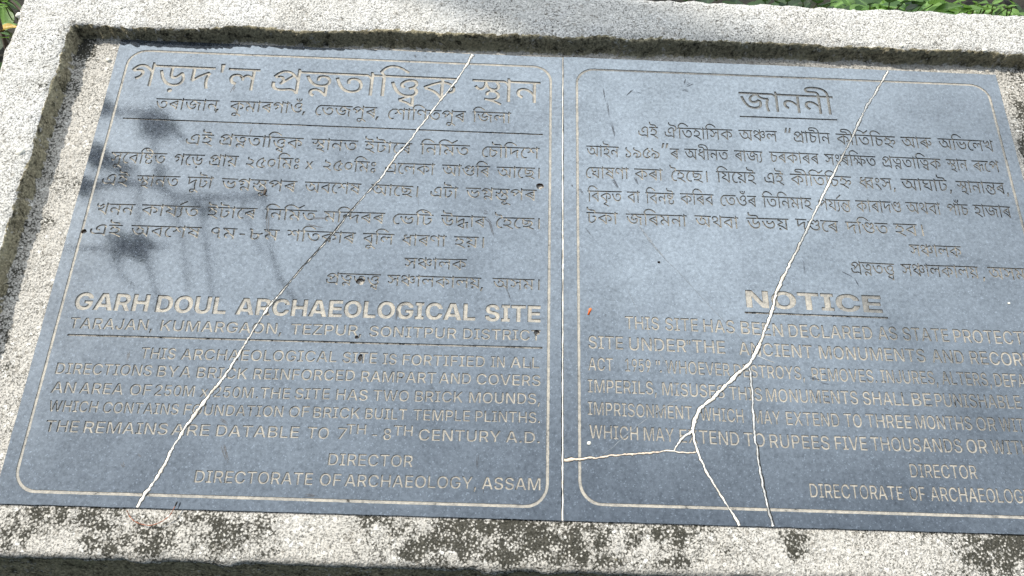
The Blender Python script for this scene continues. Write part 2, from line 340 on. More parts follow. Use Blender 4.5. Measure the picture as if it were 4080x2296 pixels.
GLYPHS = {
22: [[242,0,1,242,212,1,252,181,1,235,206,0,204,242,0,176,266,0,148,278,0,132,278,1,105,278,0,72,250,0,60,232,1,53,228,1,60,235,0,89,244,0,108,244,1,131,244,0,160,226,0,173,198,0,173,184,1,173,155,0,133,108,0,91,86,1,66,122,1,93,134,0,133,162,0,133,182,1,133,194,0,116,208,0,100,208,1,87,208,0,64,202,0,52,196,1,11,229,1,26,255,0,62,294,0,103,314,0,128,314,1,152,314,0,194,297,0,234,262,0,254,236,1,244,242,1,244,248,0,242,278,0,242,292,1,242,344,1,268,344,1,280,311,1,333,311,1,333,276,1,280,276,1,280,0,1]],
68: [[361,311,1,361,276,1,178,276,1,178,186,1,178,172,0,187,158,0,196,158,1,206,158,0,226,170,0,250,196,0,264,216,1,294,221,1,310,198,0,328,148,0,328,122,1,328,91,0,300,41,0,247,12,0,208,12,1,176,12,0,118,35,0,70,86,0,30,171,0,14,232,1,52,242,1,70,173,0,114,88,0,170,50,0,206,50,1,246,50,0,290,90,0,290,122,1,290,144,0,278,176,0,268,186,1,290,196,1,276,170,0,244,138,0,212,121,0,197,121,1,186,121,0,166,128,0,158,134,1,150,141,0,140,166,0,140,196,1,140,276,1,-5,276,1,-5,311,1], [182,-74,1,169,-74,0,152,-58,0,152,-46,1,152,-32,0,169,-16,0,182,-16,1,194,-16,0,212,-32,0,212,-46,1,212,-58,0,194,-74,0]],
37: [[306,311,1,306,276,1,80,276,1,80,126,1,72,136,1,92,159,0,144,198,0,204,230,0,238,243,1,270,211,1,260,194,0,249,160,0,244,124,0,244,102,1,244,78,0,252,33,0,261,5,1,224,-4,1,214,26,0,204,81,0,204,111,1,204,132,0,210,168,0,221,196,0,226,205,1,232,202,1,204,191,0,150,158,0,98,115,0,70,88,1,41,108,1,41,276,1,-5,276,1,-5,311,1]],
592: [[70,236,1,58,364,1,113,364,1,100,236,1]],
47: [[370,311,1,370,276,1,318,276,1,318,0,1,280,0,1,280,168,1,282,154,1,272,170,0,247,190,0,232,190,1,225,190,0,210,184,0,199,169,0,199,154,1,199,148,0,200,140,0,200,136,1,168,133,1,166,154,0,148,182,0,122,197,0,106,197,1,93,197,0,74,186,0,64,169,0,64,158,1,64,138,0,94,110,0,120,100,1,107,64,1,83,71,0,45,97,0,23,135,0,23,160,1,23,182,0,45,215,0,82,233,0,104,233,1,130,233,0,168,214,0,184,192,1,177,192,1,182,208,0,210,226,0,226,226,1,244,226,0,270,212,0,286,198,1,281,191,1,280,202,0,280,222,0,280,234,1,280,276,1,-5,276,1,-5,311,1]],
224: [[382,311,1,382,276,1,330,276,1,330,0,1,292,0,1,292,198,1,302,166,1,282,196,0,248,238,0,218,266,0,186,278,0,168,278,1,148,278,0,116,263,0,89,238,0,78,224,1,74,222,1,82,228,0,97,232,0,106,232,1,136,232,0,162,201,0,162,178,1,162,172,0,162,162,0,160,160,1,152,163,1,158,170,0,169,182,0,182,194,0,188,200,1,250,258,1,274,232,1,132,98,1,103,125,1,144,164,1,126,142,1,111,131,1,118,140,0,129,159,0,129,172,1,129,184,0,114,199,0,100,199,1,92,199,0,76,195,0,68,190,1,30,226,1,50,252,0,92,292,0,138,314,0,165,314,1,193,314,0,238,294,0,280,252,0,303,220,1,294,223,1,292,235,0,292,263,0,292,279,1,292,344,1,318,344,1,330,311,1], [330,-22,1,292,-22,1,288,-6,0,272,12,0,251,22,0,238,22,1,212,22,0,163,13,0,134,13,1,116,13,0,78,20,0,44,39,0,22,76,0,22,106,1,22,114,0,24,134,0,27,144,1,66,138,1,64,132,0,62,115,0,62,106,1,62,85,0,79,60,0,112,49,0,134,49,1,158,49,0,204,58,0,229,58,1,248,58,0,280,45,0,292,30,1,292,76,1,330,76,1]],
341: [[190,92,1,150,92,0,84,122,0,33,190,0,14,246,1,51,256,1,66,213,0,102,156,0,153,129,0,189,129,1,232,129,0,264,159,0,264,182,1,264,202,0,236,230,0,211,230,1,198,230,0,183,223,0,176,210,0,176,203,1,176,200,0,178,188,0,179,184,1,142,178,1,140,186,0,137,204,0,137,208,1,137,227,0,156,252,0,190,264,0,208,264,1,238,264,0,280,240,0,302,202,0,302,180,1,302,156,0,276,116,0,226,92,0], [335,311,1,335,276,1,-5,276,1,-5,311,1], [129,74,1,157,74,0,201,52,0,240,15,0,258,-9,1,240,-36,1,224,-16,0,191,18,0,155,38,0,135,38,1,120,38,0,104,26,0,104,15,1,104,5,0,120,-8,0,136,-14,1,119,-49,1,102,-43,0,78,-24,0,64,2,0,64,16,1,64,34,0,83,60,0,112,74,0], [272,-38,1,234,-38,1,234,-2,1,236,10,1,235,22,0,234,46,0,234,56,1,234,71,1,234,80,0,236,104,0,236,114,1,272,146,1]],
35: [[204,25,1,162,25,0,92,66,0,35,156,0,14,233,1,52,243,1,70,181,0,112,101,0,166,63,0,202,63,1,226,63,0,258,74,0,278,96,0,286,123,0,286,139,1,286,160,0,270,194,0,242,214,0,222,214,1,202,214,0,184,198,0,184,184,1,184,178,0,186,168,0,189,160,1,150,153,1,148,162,0,144,180,0,144,190,1,144,210,0,164,236,0,198,250,0,220,250,1,251,250,0,298,222,0,325,170,0,325,137,1,325,106,0,298,55,0,244,25,0], [358,311,1,358,276,1,-5,276,1,-5,311,1]],
54: [[138,311,1,138,276,1,86,276,1,86,0,1,47,0,1,47,234,1,41,252,0,18,276,0,-1,276,1,-5,276,1,-5,311,1,2,311,1,14,311,0,40,296,0,48,280,1,48,282,0,47,300,0,47,306,1,47,344,1,74,344,1,85,311,1]],
55: [[138,311,1,138,276,1,86,276,1,86,0,1,47,0,1,47,276,1,-5,276,1,-5,311,1,41,311,1,33,320,0,16,342,0,10,352,1,27,382,0,66,430,0,119,458,0,156,458,1,183,458,0,232,446,0,278,421,0,326,386,0,352,366,1,332,338,1,297,366,0,242,404,0,191,422,0,162,422,1,135,422,0,94,403,0,65,369,0,53,346,1,57,339,0,71,321,0,80,311,1]],
344: [[243,264,1,281,264,0,322,229,0,322,198,1,322,176,0,298,142,0,256,116,0,228,106,1,214,141,1,246,152,0,282,176,0,282,196,1,282,212,0,262,228,0,242,228,1,224,228,0,194,218,0,170,203,0,157,186,0,157,179,1,157,172,0,166,164,0,182,161,1,172,124,1,144,129,0,118,154,0,118,175,1,118,192,0,138,223,0,173,249,0,218,264,0], [327,85,1,327,44,0,266,3,0,216,3,1,181,3,0,122,24,0,70,72,0,30,150,0,14,208,1,52,220,1,70,156,0,116,76,0,176,38,0,216,38,1,247,38,0,286,61,0,286,86,1,286,103,0,262,127,0,242,134,1,282,152,1,304,140,0,327,106,0], [366,311,1,366,276,1,-5,276,1,-5,311,1], [290,39,1,290,-128,1,252,-128,1,233,-109,0,194,-85,0,150,-71,0,126,-67,1,108,-27,1,127,-16,0,158,0,0,194,13,0,216,20,1], [252,4,1,236,-2,0,196,-20,0,160,-37,0,148,-44,1,154,-40,1,182,-46,0,231,-68,0,253,-88,1,252,-80,0,252,-58,0,252,-51,1]],
20: [[408,311,1,408,276,1,246,276,1,246,244,1,246,236,1,246,0,1,208,0,1,193,30,0,141,82,0,74,117,0,38,122,1,18,170,1,67,198,0,164,242,0,218,258,1,208,238,1,208,276,1,-5,276,1,-5,311,1], [208,234,1,218,219,1,192,212,0,138,189,0,86,164,0,65,152,1,93,146,0,152,116,0,202,71,0,214,45,1,210,44,1,209,56,0,208,78,0,208,94,1], [380,144,1,380,128,0,368,98,0,338,79,0,312,79,1,304,79,0,290,80,0,283,82,1,286,118,1,289,117,0,298,116,0,303,116,1,327,116,0,342,135,0,342,148,1,342,174,0,290,212,0,240,219,1,241,256,1,280,252,0,342,222,0,380,174,0]],
437: [[250,152,1,215,152,0,168,186,0,156,218,1,162,220,1,158,204,0,143,172,0,118,150,0,98,150,1,84,150,0,58,160,0,33,186,0,18,208,1,49,226,1,64,202,0,82,188,0,93,188,1,105,188,0,124,204,0,134,242,0,136,276,1,170,276,1,174,257,0,187,224,0,206,200,0,233,186,0,250,186,1,268,186,0,286,204,0,286,221,1,286,240,0,266,274,0,252,288,1,292,296,1,300,288,0,315,266,0,325,238,0,325,221,1,325,186,0,285,152,0], [366,311,1,366,276,1,-5,276,1,-5,311,1], [228,160,1,254,160,0,292,146,0,316,123,0,326,97,0,326,84,1,326,68,0,314,42,0,289,23,0,255,12,0,233,9,1,234,22,1,254,17,0,292,2,0,332,-18,0,352,-30,1,334,-58,1,310,-42,0,264,-19,0,217,-2,0,168,10,0,141,15,1,148,50,1,164,45,0,194,40,0,212,40,1,254,40,0,288,64,0,288,84,1,288,105,0,257,128,0,232,128,1,210,128,0,192,113,0,192,100,1,192,96,0,194,88,0,196,84,1,159,77,1,157,84,0,154,100,0,154,106,1,154,124,0,172,147,0,206,160,0]],
39: [[307,311,1,307,276,1,254,276,1,254,0,1,216,0,1,216,122,1,224,94,1,208,116,0,168,154,0,128,176,0,108,176,1,90,176,0,64,156,0,64,137,1,64,122,0,85,100,0,107,92,1,88,56,1,58,69,0,23,112,0,23,138,1,23,163,0,46,196,0,83,212,0,102,212,1,128,212,0,171,194,0,208,162,0,226,142,1,218,140,1,217,152,0,216,174,0,216,186,1,216,276,1,-5,276,1,-5,311,1]],
85: [[303,311,1,303,276,1,250,276,1,250,0,1,212,0,1,196,30,0,144,80,0,76,116,0,38,122,1,18,170,1,66,198,0,169,246,0,224,262,1,212,241,1,212,276,1,-5,276,1,-5,311,1], [212,236,1,222,223,1,197,216,0,142,193,0,88,166,0,64,152,1,84,148,0,130,128,0,173,102,0,208,66,0,219,44,1,215,43,1,213,56,0,212,82,0,212,95,1], [246,62,1,230,94,0,178,143,0,112,176,0,72,182,1,97,203,1,125,198,0,179,176,0,226,140,0,244,111,1]],
27: [[200,32,1,171,32,0,117,52,0,70,99,0,30,176,0,14,232,1,52,242,1,70,181,0,112,104,0,166,70,0,202,70,1,239,70,0,277,102,0,277,134,1,277,150,0,269,172,0,265,179,1,295,179,1,281,164,0,250,142,0,216,128,0,196,128,1,176,128,0,146,144,0,129,172,0,129,192,1,129,214,0,160,260,0,197,276,1,187,276,0,162,276,0,149,276,1,-5,276,1,-5,311,1,464,311,1,464,276,1,307,276,1,295,276,0,276,276,0,268,277,1,226,258,0,182,227,0,168,202,0,168,190,1,168,176,0,184,164,0,194,164,1,212,164,0,242,182,0,262,198,1,304,182,1,309,172,0,315,143,0,315,127,1,315,102,0,292,58,0,242,32,0], [400,102,1,400,78,0,408,33,0,418,5,1,380,-4,1,372,26,0,362,81,0,362,111,1,362,138,0,371,180,0,378,194,1,340,194,0,286,213,0,250,248,0,238,272,1,276,280,1,284,265,0,308,242,0,347,230,0,376,230,1,382,230,0,396,230,0,403,231,1,422,196,1,410,174,0,400,130,0]],
597: [[95,58,1,98,52,1,94,35,0,80,-3,0,65,-41,0,56,-60,1,23,-60,1,30,-30,0,43,32,0,46,58,1]],
57: [[-143,-133,1,-156,-133,0,-188,-122,0,-211,-96,0,-211,-76,1,-211,-50,0,-172,-20,0,-137,-20,1,-106,-20,0,-48,-42,0,11,-82,0,44,-108,1,22,-136,1,-12,-108,0,-66,-70,0,-116,-52,0,-140,-52,1,-158,-52,0,-176,-66,0,-176,-76,1,-176,-90,0,-156,-102,0,-143,-102,1,-124,-102,0,-102,-86,0,-90,-64,0,-86,-39,0,-86,-30,1,-86,4,1,-48,4,1,-48,-22,1,-48,-36,0,-54,-74,0,-74,-110,0,-112,-133,0]],
44: [[316,311,1,316,276,1,264,276,1,264,0,1,225,0,1,225,68,1,234,41,1,216,68,0,181,112,0,142,140,0,118,140,1,100,140,0,74,122,0,74,102,1,74,86,0,98,64,0,122,56,1,109,17,1,82,26,0,48,54,0,33,86,0,33,104,1,33,128,0,56,160,0,93,176,0,112,176,1,142,176,0,187,154,0,222,118,0,236,94,1,227,93,1,226,104,0,225,128,0,225,140,1,225,276,1,-5,276,1,-5,311,1], [150,162,1,150,158,0,149,152,0,148,150,1,110,161,1,110,190,0,92,225,0,52,244,0,19,247,1,26,283,1,48,276,1,72,274,0,110,259,0,136,231,0,150,190,0]],
18: [[254,314,1,293,314,0,336,276,0,336,242,1,336,218,0,311,180,0,268,152,0,240,141,1,224,177,1,258,188,0,296,218,0,296,241,1,296,260,0,274,279,0,254,279,1,236,279,0,204,267,0,180,248,0,166,228,0,166,220,1,166,212,0,176,200,0,193,198,1,182,160,1,154,166,0,126,194,0,126,216,1,126,232,0,146,267,0,182,296,0,228,314,0], [340,112,1,340,71,0,279,21,0,226,21,1,192,21,0,128,46,0,75,101,0,30,190,0,14,254,1,52,264,1,72,193,0,121,102,0,186,59,0,228,59,1,259,59,0,300,86,0,300,114,1,300,134,0,274,160,0,254,169,1,294,186,1,316,174,0,340,136,0]],
5: [[21,430,1,19,406,0,0,366,0,-37,342,0,-66,342,1,-94,342,0,-132,366,0,-152,405,0,-155,430,1,-120,434,1,-118,407,0,-94,376,0,-68,376,1,-42,376,0,-16,406,0,-14,435,1], [-45,415,1,-45,405,0,-58,394,0,-67,394,1,-78,394,0,-89,406,0,-89,416,1,-89,424,0,-78,436,0,-68,436,1,-56,436,0,-45,426,0]],
450: [[178,311,1,178,276,1,168,276,1,152,272,0,116,248,0,84,211,0,64,161,0,64,131,1,64,95,0,86,52,0,118,34,0,134,34,1,146,34,0,163,40,0,174,46,1,192,16,1,178,6,0,148,-2,0,132,-2,1,100,-2,0,52,30,0,24,90,0,24,130,1,24,168,0,49,229,0,88,274,0,134,304,0,156,311,1]],
40: [[363,311,1,363,276,1,310,276,1,310,0,1,272,0,1,272,198,1,283,166,1,262,196,0,228,238,0,198,266,0,167,278,0,149,278,1,129,278,0,96,263,0,70,238,0,58,224,1,54,222,1,62,228,0,78,232,0,87,232,1,116,232,0,143,201,0,143,178,1,143,172,0,142,162,0,141,160,1,132,163,1,138,170,0,150,182,0,162,194,0,168,200,1,230,258,1,255,232,1,113,98,1,84,125,1,124,164,1,106,142,1,92,131,1,99,140,0,110,159,0,110,172,1,110,184,0,94,199,0,80,199,1,72,199,0,57,195,0,49,190,1,11,226,1,31,252,0,73,292,0,119,314,0,146,314,1,174,314,0,218,294,0,260,252,0,284,220,1,274,223,1,273,235,0,272,263,0,272,279,1,272,344,1,298,344,1,310,311,1]],
48: [[344,311,1,344,276,1,291,276,1,291,0,1,252,0,1,252,256,1,255,266,1,254,274,0,252,292,0,252,304,1,252,344,1,279,344,1,291,311,1], [180,314,1,200,314,0,233,300,0,259,272,0,267,254,1,265,202,1,250,238,0,208,278,0,182,278,1,162,278,0,138,256,0,138,236,1,138,216,0,170,190,0,206,188,1,203,150,1,170,152,0,128,175,0,108,212,0,108,237,1,108,264,0,128,298,0,162,314,0], [38,314,1,60,314,0,97,298,0,121,260,0,121,230,1,121,210,0,101,173,0,60,150,0,27,150,1,24,188,1,50,189,0,78,202,0,90,224,0,90,234,1,90,254,0,64,278,0,38,278,1,29,278,0,12,276,0,0,272,1,-4,310,1,8,312,0,28,314,0]],
34: [[315,311,1,315,276,1,262,276,1,262,0,1,224,0,1,224,212,1,234,182,1,211,215,0,170,258,0,131,278,0,111,278,1,96,278,0,73,266,0,61,246,0,61,232,1,61,216,0,76,194,0,110,180,0,138,178,1,134,136,1,102,139,0,50,162,0,20,202,0,20,231,1,20,258,0,44,296,0,83,314,0,106,314,1,132,314,0,174,296,0,214,262,0,235,236,1,227,238,1,226,247,0,224,276,0,224,288,1,224,344,1,250,344,1,262,311,1]],
16: [[256,314,1,276,314,0,304,306,0,313,297,1,322,289,0,334,266,0,334,245,1,334,0,1,296,0,1,292,15,0,277,34,0,256,44,0,240,44,1,222,44,0,192,40,0,158,35,0,136,35,1,119,35,0,80,42,0,45,64,0,23,105,0,23,139,1,23,151,0,27,178,0,29,188,1,68,183,1,66,176,0,62,154,0,62,140,1,62,118,0,75,91,0,97,77,0,124,72,0,138,72,1,163,72,0,204,80,0,230,80,1,252,80,0,284,68,0,295,53,1,295,232,1,295,250,0,290,266,0,284,271,1,276,278,0,257,278,1,239,278,0,206,262,0,181,238,0,166,209,0,166,196,1,166,192,0,170,180,0,184,172,0,196,172,1,202,172,0,212,174,0,217,174,1,220,139,1,216,137,0,199,135,0,188,135,1,164,135,0,127,165,0,127,196,1,127,216,0,148,258,0,184,292,0,230,314,0]],
10: [[179,311,1,178,332,0,160,350,0,139,350,1,103,350,1,70,350,0,34,358,0,22,368,1,8,378,0,-5,410,0,-5,430,1,-5,436,0,-4,449,0,-2,456,1,34,454,1,34,448,0,32,438,0,32,434,1,32,424,0,37,406,0,42,401,1,49,393,0,76,386,0,100,386,1,128,386,1,155,386,0,186,378,0,197,367,1,206,359,0,214,332,0,215,311,1], [121,250,1,160,250,0,209,224,0,232,183,0,232,162,1,232,122,0,174,74,0,118,70,1,123,76,1,146,70,0,196,46,0,246,14,0,270,-5,1,247,-32,1,216,-8,0,164,25,0,114,50,0,58,69,0,23,77,1,30,112,1,48,106,0,80,102,0,104,102,1,139,102,0,178,119,0,192,146,0,192,160,1,192,186,0,154,215,0,124,215,1,106,215,0,84,208,0,74,194,0,74,185,1,74,181,0,76,172,0,77,169,1,40,162,1,38,169,0,35,186,0,35,192,1,35,210,0,57,236,0,96,250,0], [88,232,1,85,248,0,60,273,0,36,278,1,48,300,1,72,294,1,100,284,0,125,256,0,127,234,1], [270,311,1,270,276,1,-5,276,1,-5,311,1]],
30: [[288,311,1,288,276,1,86,276,1,86,102,1,86,80,0,91,62,0,94,58,1,104,48,0,122,48,1,142,48,0,176,67,0,190,81,1,204,96,0,220,132,0,220,150,1,220,166,0,204,182,0,185,182,1,179,182,0,165,180,0,158,178,1,153,214,1,162,216,0,183,220,0,194,220,1,213,220,0,242,206,0,258,176,0,258,152,1,258,122,0,230,66,0,208,48,1,189,32,0,146,12,0,120,12,1,101,12,0,74,23,0,66,32,1,58,41,0,48,68,0,48,96,1,48,276,1,-5,276,1,-5,311,1], [198,311,1,197,332,0,178,350,0,158,350,1,110,350,1,78,350,0,42,358,0,30,368,1,16,378,0,3,410,0,3,430,1,3,436,0,4,448,0,6,456,1,42,454,1,42,448,0,40,440,0,40,434,1,40,424,0,45,406,0,50,401,1,57,393,0,84,386,0,108,386,1,147,386,1,174,386,0,204,378,0,216,367,1,224,359,0,233,332,0,234,311,1]],
61: [[178,311,1,178,276,1,168,276,1,152,272,0,116,248,0,84,211,0,64,161,0,64,131,1,64,95,0,86,52,0,118,34,0,134,34,1,146,34,0,163,40,0,174,46,1,192,16,1,178,6,0,148,-2,0,132,-2,1,100,-2,0,52,30,0,24,90,0,24,130,1,24,171,0,56,238,0,108,284,0,140,294,1,108,278,1,99,276,0,78,276,0,65,276,1,-5,276,1,-5,311,1]],
131: [[-127,354,1,36,458,1,55,430,1,-104,322,1]],
25: [[288,311,1,288,276,1,86,276,1,86,260,1,84,229,1,85,222,0,86,200,0,86,189,1,86,102,1,86,80,0,91,62,0,94,58,1,104,48,0,122,48,1,142,48,0,176,67,0,190,81,1,204,96,0,219,130,0,219,148,1,219,164,0,200,174,0,184,174,1,182,174,1,158,174,0,130,182,0,118,188,1,106,195,0,86,212,0,80,224,1,86,267,1,96,249,0,119,224,0,154,212,0,180,212,1,188,212,1,208,212,0,228,206,0,236,202,1,248,194,0,258,170,0,258,153,1,258,122,0,230,66,0,208,48,1,188,31,0,146,12,0,119,12,1,100,12,0,74,23,0,66,32,1,58,41,0,48,68,0,48,96,1,48,276,1,-5,276,1,-5,311,1]],
67: [[86,0,1,47,0,1,47,276,1,-5,276,1,-5,311,1,138,311,1,138,276,1,86,276,1], [50,311,1,49,332,0,30,350,0,10,350,1,-74,350,1,-107,350,0,-142,358,0,-155,368,1,-168,378,0,-182,410,0,-182,430,1,-182,436,0,-180,449,0,-180,456,1,-142,454,1,-144,448,0,-144,438,0,-144,434,1,-144,424,0,-140,406,0,-135,401,1,-128,393,0,-102,386,0,-77,386,1,-1,386,1,26,386,0,56,378,0,68,367,1,76,359,0,85,332,0,86,311,1]],
50: [[346,311,1,346,276,1,294,276,1,294,0,1,255,0,1,255,176,1,266,145,1,251,166,0,228,188,0,218,188,1,211,188,0,199,180,0,184,157,0,172,134,1,158,110,0,136,78,0,112,64,0,94,64,1,80,64,0,56,74,0,32,100,0,18,122,1,48,140,1,62,116,0,80,102,0,90,102,1,98,102,0,114,112,0,132,138,0,144,160,1,156,177,1,169,204,0,193,224,0,208,224,1,224,224,0,250,206,0,268,187,1,258,186,1,256,198,0,255,218,0,255,229,1,255,276,1,-5,276,1,-5,311,1], [136,136,1,130,170,0,120,210,0,107,220,1,94,232,0,52,244,0,19,248,1,26,286,1,54,276,1,82,271,0,120,257,0,144,234,0,156,202,0,158,178,1]],
42: [[303,311,1,303,276,1,250,276,1,250,0,1,212,0,1,197,30,0,144,80,0,76,116,0,38,122,1,18,170,1,66,198,0,169,246,0,224,262,1,212,241,1,212,276,1,-5,276,1,-5,311,1], [212,237,1,222,223,1,184,210,0,100,174,0,65,152,1,92,146,0,153,117,0,205,73,0,219,44,1,214,44,1,214,56,0,212,78,0,212,94,1]],
523: [[268,308,1,318,308,0,371,266,0,371,226,1,371,203,0,352,168,0,318,145,0,276,134,0,254,134,1,227,134,0,182,152,0,156,190,0,156,218,1,156,240,0,175,274,0,208,296,0,248,308,0], [270,277,1,248,277,0,214,263,0,194,237,0,194,218,1,194,195,0,227,168,0,257,168,1,278,168,0,312,182,0,333,210,0,333,228,1,333,252,0,301,277,0], [198,274,1,239,260,0,315,213,0,344,186,1,327,156,1,296,186,0,217,234,0,174,250,1], [420,311,1,420,276,1,335,276,1,270,284,1,220,278,1,204,277,0,169,276,0,152,276,1,128,276,1,128,311,1], [330,311,1,329,332,0,308,348,0,286,348,1,246,348,1,214,348,0,178,356,0,166,366,1,152,376,0,138,408,0,138,428,1,138,434,0,140,446,0,141,453,1,178,450,1,177,445,0,176,437,0,176,432,1,176,421,0,180,404,0,186,398,1,192,390,0,219,382,0,244,382,1,254,382,1,263,382,0,286,380,0,320,374,0,346,367,1,355,359,0,365,332,0,366,311,1], [284,-6,1,240,-6,0,192,34,0,192,70,1,192,88,0,214,120,0,253,146,0,280,158,1,326,152,1,293,134,0,250,107,0,231,83,0,231,68,1,231,52,0,246,36,0,271,30,0,286,30,1,306,30,0,337,41,0,354,60,0,354,70,1,354,78,0,344,88,0,334,95,1,359,123,1,379,112,0,394,88,0,394,74,1,394,52,0,368,16,0,318,-6,0], [138,311,1,138,276,1,86,276,1,86,0,1,47,0,1,47,276,1,-5,276,1,-5,311,1,41,311,1,33,320,0,16,342,0,10,352,1,27,382,0,66,430,0,119,458,0,156,458,1,192,458,0,252,436,0,312,396,0,346,367,1,326,344,1,300,364,0,258,394,0,220,414,0,182,423,0,162,423,1,135,423,0,94,404,0,65,369,0,53,346,1,57,339,0,71,321,0,80,311,1]],
70: [[318,311,1,318,276,1,266,276,1,266,0,1,227,0,1,206,28,0,155,70,0,88,100,0,42,106,1,24,152,1,40,162,0,74,181,0,109,199,0,126,207,1,107,222,0,58,244,0,24,251,1,40,285,1,40,276,1,-5,276,1,-5,311,1], [227,276,1,68,276,1,57,280,1,78,275,0,120,253,0,157,228,0,168,216,1,170,188,1,152,180,0,113,161,0,76,142,0,62,132,1,56,140,1,100,134,0,164,106,0,214,66,0,235,42,1,228,40,1,228,50,0,227,74,0,227,86,1], [90,-3,1,78,-3,0,60,13,0,60,26,1,60,39,0,78,56,0,90,56,1,102,56,0,120,39,0,120,26,1,120,13,0,102,-3,0]],
77: [[64,270,1,64,280,0,74,302,0,85,316,1,116,298,1,110,292,0,106,280,0,106,274,1,106,268,0,114,258,0,136,252,0,158,248,1,210,238,0,250,198,0,250,168,1,250,134,0,194,88,0,144,84,1,140,84,0,130,86,0,124,88,1,144,92,1,166,84,0,212,61,0,256,32,0,276,14,1,254,-13,1,224,12,0,174,45,0,124,68,0,68,84,0,32,92,1,40,128,1,58,123,0,94,116,0,120,116,1,171,116,0,210,144,0,210,166,1,210,178,0,199,196,0,171,208,0,145,214,1,116,220,0,80,234,0,64,256,0]],
80: [[156,0,1,118,0,0,58,29,0,24,84,0,24,124,1,24,164,0,69,230,0,151,288,0,207,314,1,226,288,1,222,281,0,217,267,0,217,260,1,217,245,0,240,228,0,259,228,1,260,228,0,264,228,0,266,228,1,283,200,1,255,184,0,216,156,0,196,128,0,196,110,1,196,96,0,217,72,0,246,72,1,251,72,0,260,72,0,264,73,1,280,30,1,256,16,0,192,0,0], [160,36,1,176,36,0,198,38,0,218,42,0,230,46,1,229,44,1,192,49,0,158,85,0,158,111,1,158,130,0,176,164,0,211,196,0,238,213,1,236,200,1,219,202,0,196,218,0,184,241,0,184,254,1,184,259,0,186,269,0,188,274,1,192,266,1,154,248,0,98,202,0,65,150,0,65,119,1,65,88,0,93,51,0,136,36,0]],
75: [[145,46,1,114,46,0,64,70,0,36,119,0,36,156,1,36,186,0,60,238,0,110,272,0,150,272,1,190,272,0,238,241,0,260,190,0,260,160,1,260,130,0,236,78,0,185,46,0], [150,236,1,130,236,0,96,218,0,76,181,0,76,156,1,76,135,0,90,101,0,120,81,0,146,81,1,168,81,0,202,102,0,220,138,0,220,162,1,220,185,0,204,218,0,174,236,0]],
7: [[39,243,1,39,264,0,58,294,0,90,311,0,110,311,1,130,311,0,162,294,0,180,264,0,180,243,1,180,222,0,162,192,0,130,174,0,110,174,1,90,174,0,58,192,0,39,222,0], [74,243,1,74,226,0,94,207,0,110,207,1,126,207,0,146,226,0,146,243,1,146,259,0,126,278,0,110,278,1,94,278,0,74,259,0], [39,68,1,39,89,0,58,120,0,90,136,0,110,136,1,130,136,0,162,120,0,180,90,0,180,68,1,180,48,0,162,17,0,130,0,0,110,0,1,90,0,0,58,17,0,39,48,0], [74,68,1,74,52,0,94,32,0,110,32,1,126,32,0,146,52,0,146,68,1,146,85,0,126,104,0,110,104,1,94,104,0,74,84,0]],
10993: [[11,0,1,117,158,1,117,117,1,16,268,1,81,268,1,110,222,1,122,203,0,141,167,0,151,149,1,127,149,1,137,166,0,155,203,0,167,222,1,197,268,1,261,268,1,159,116,1,159,157,1,265,0,1,200,0,1,166,54,1,154,73,0,135,108,0,125,125,1,149,125,1,140,108,0,122,73,0,110,54,1,75,0,1]],
9: [[449,311,1,449,276,1,399,276,1,399,0,1,360,0,1,346,30,0,303,74,0,278,90,1,291,123,1,310,112,0,351,74,0,362,54,1,362,62,0,361,75,0,360,89,0,360,97,1,360,276,1,-5,276,1,-5,311,1], [188,46,1,154,46,0,92,78,0,38,154,0,14,221,1,51,233,1,69,181,0,108,114,0,158,84,0,189,84,1,216,84,0,250,101,0,265,131,0,265,150,1,265,179,0,234,215,0,210,215,1,194,215,0,176,200,0,176,186,1,176,182,0,178,170,0,180,166,1,142,158,1,139,168,0,136,186,0,136,194,1,136,212,0,156,238,0,188,250,0,206,250,1,236,250,0,279,224,0,303,178,0,303,147,1,303,120,0,278,74,0,227,46,0], [172,232,1,170,248,0,145,273,0,122,278,1,134,300,1,156,294,1,184,284,0,210,256,0,212,234,1], [584,311,1,584,276,1,532,276,1,532,0,1,493,0,1,493,240,1,484,259,0,463,276,0,448,276,1,444,276,1,444,311,1,448,311,1,462,311,0,487,296,0,495,280,1,494,282,0,493,300,0,493,306,1,493,344,1,520,344,1,531,311,1]],
452: [[198,314,1,218,314,0,250,304,0,276,278,0,284,255,1,268,255,1,308,304,1,338,311,1,354,298,0,378,261,0,378,236,1,378,209,0,354,167,0,311,136,0,283,125,1,268,162,1,301,174,0,340,208,0,340,235,1,340,248,0,330,271,0,316,280,1,341,290,1,287,225,1,256,224,1,253,250,0,224,280,0,202,280,1,186,280,0,162,271,0,142,255,0,130,244,1,122,242,1,130,248,0,156,256,0,171,256,1,192,256,0,218,242,0,229,218,0,229,206,1,229,184,0,196,138,0,153,121,1,131,155,1,164,168,0,190,190,0,190,204,1,190,214,0,176,224,0,165,224,1,154,224,0,132,218,0,119,212,1,84,242,1,102,264,0,138,297,0,176,314,0], [260,16,1,205,16,0,111,58,0,38,154,0,14,232,1,51,244,1,73,176,0,132,93,0,210,54,0,258,54,1,297,54,0,344,80,0,344,109,1,344,130,0,318,157,0,298,165,1,339,182,1,361,170,0,384,132,0,384,106,1,384,79,0,354,38,0,298,16,0]],
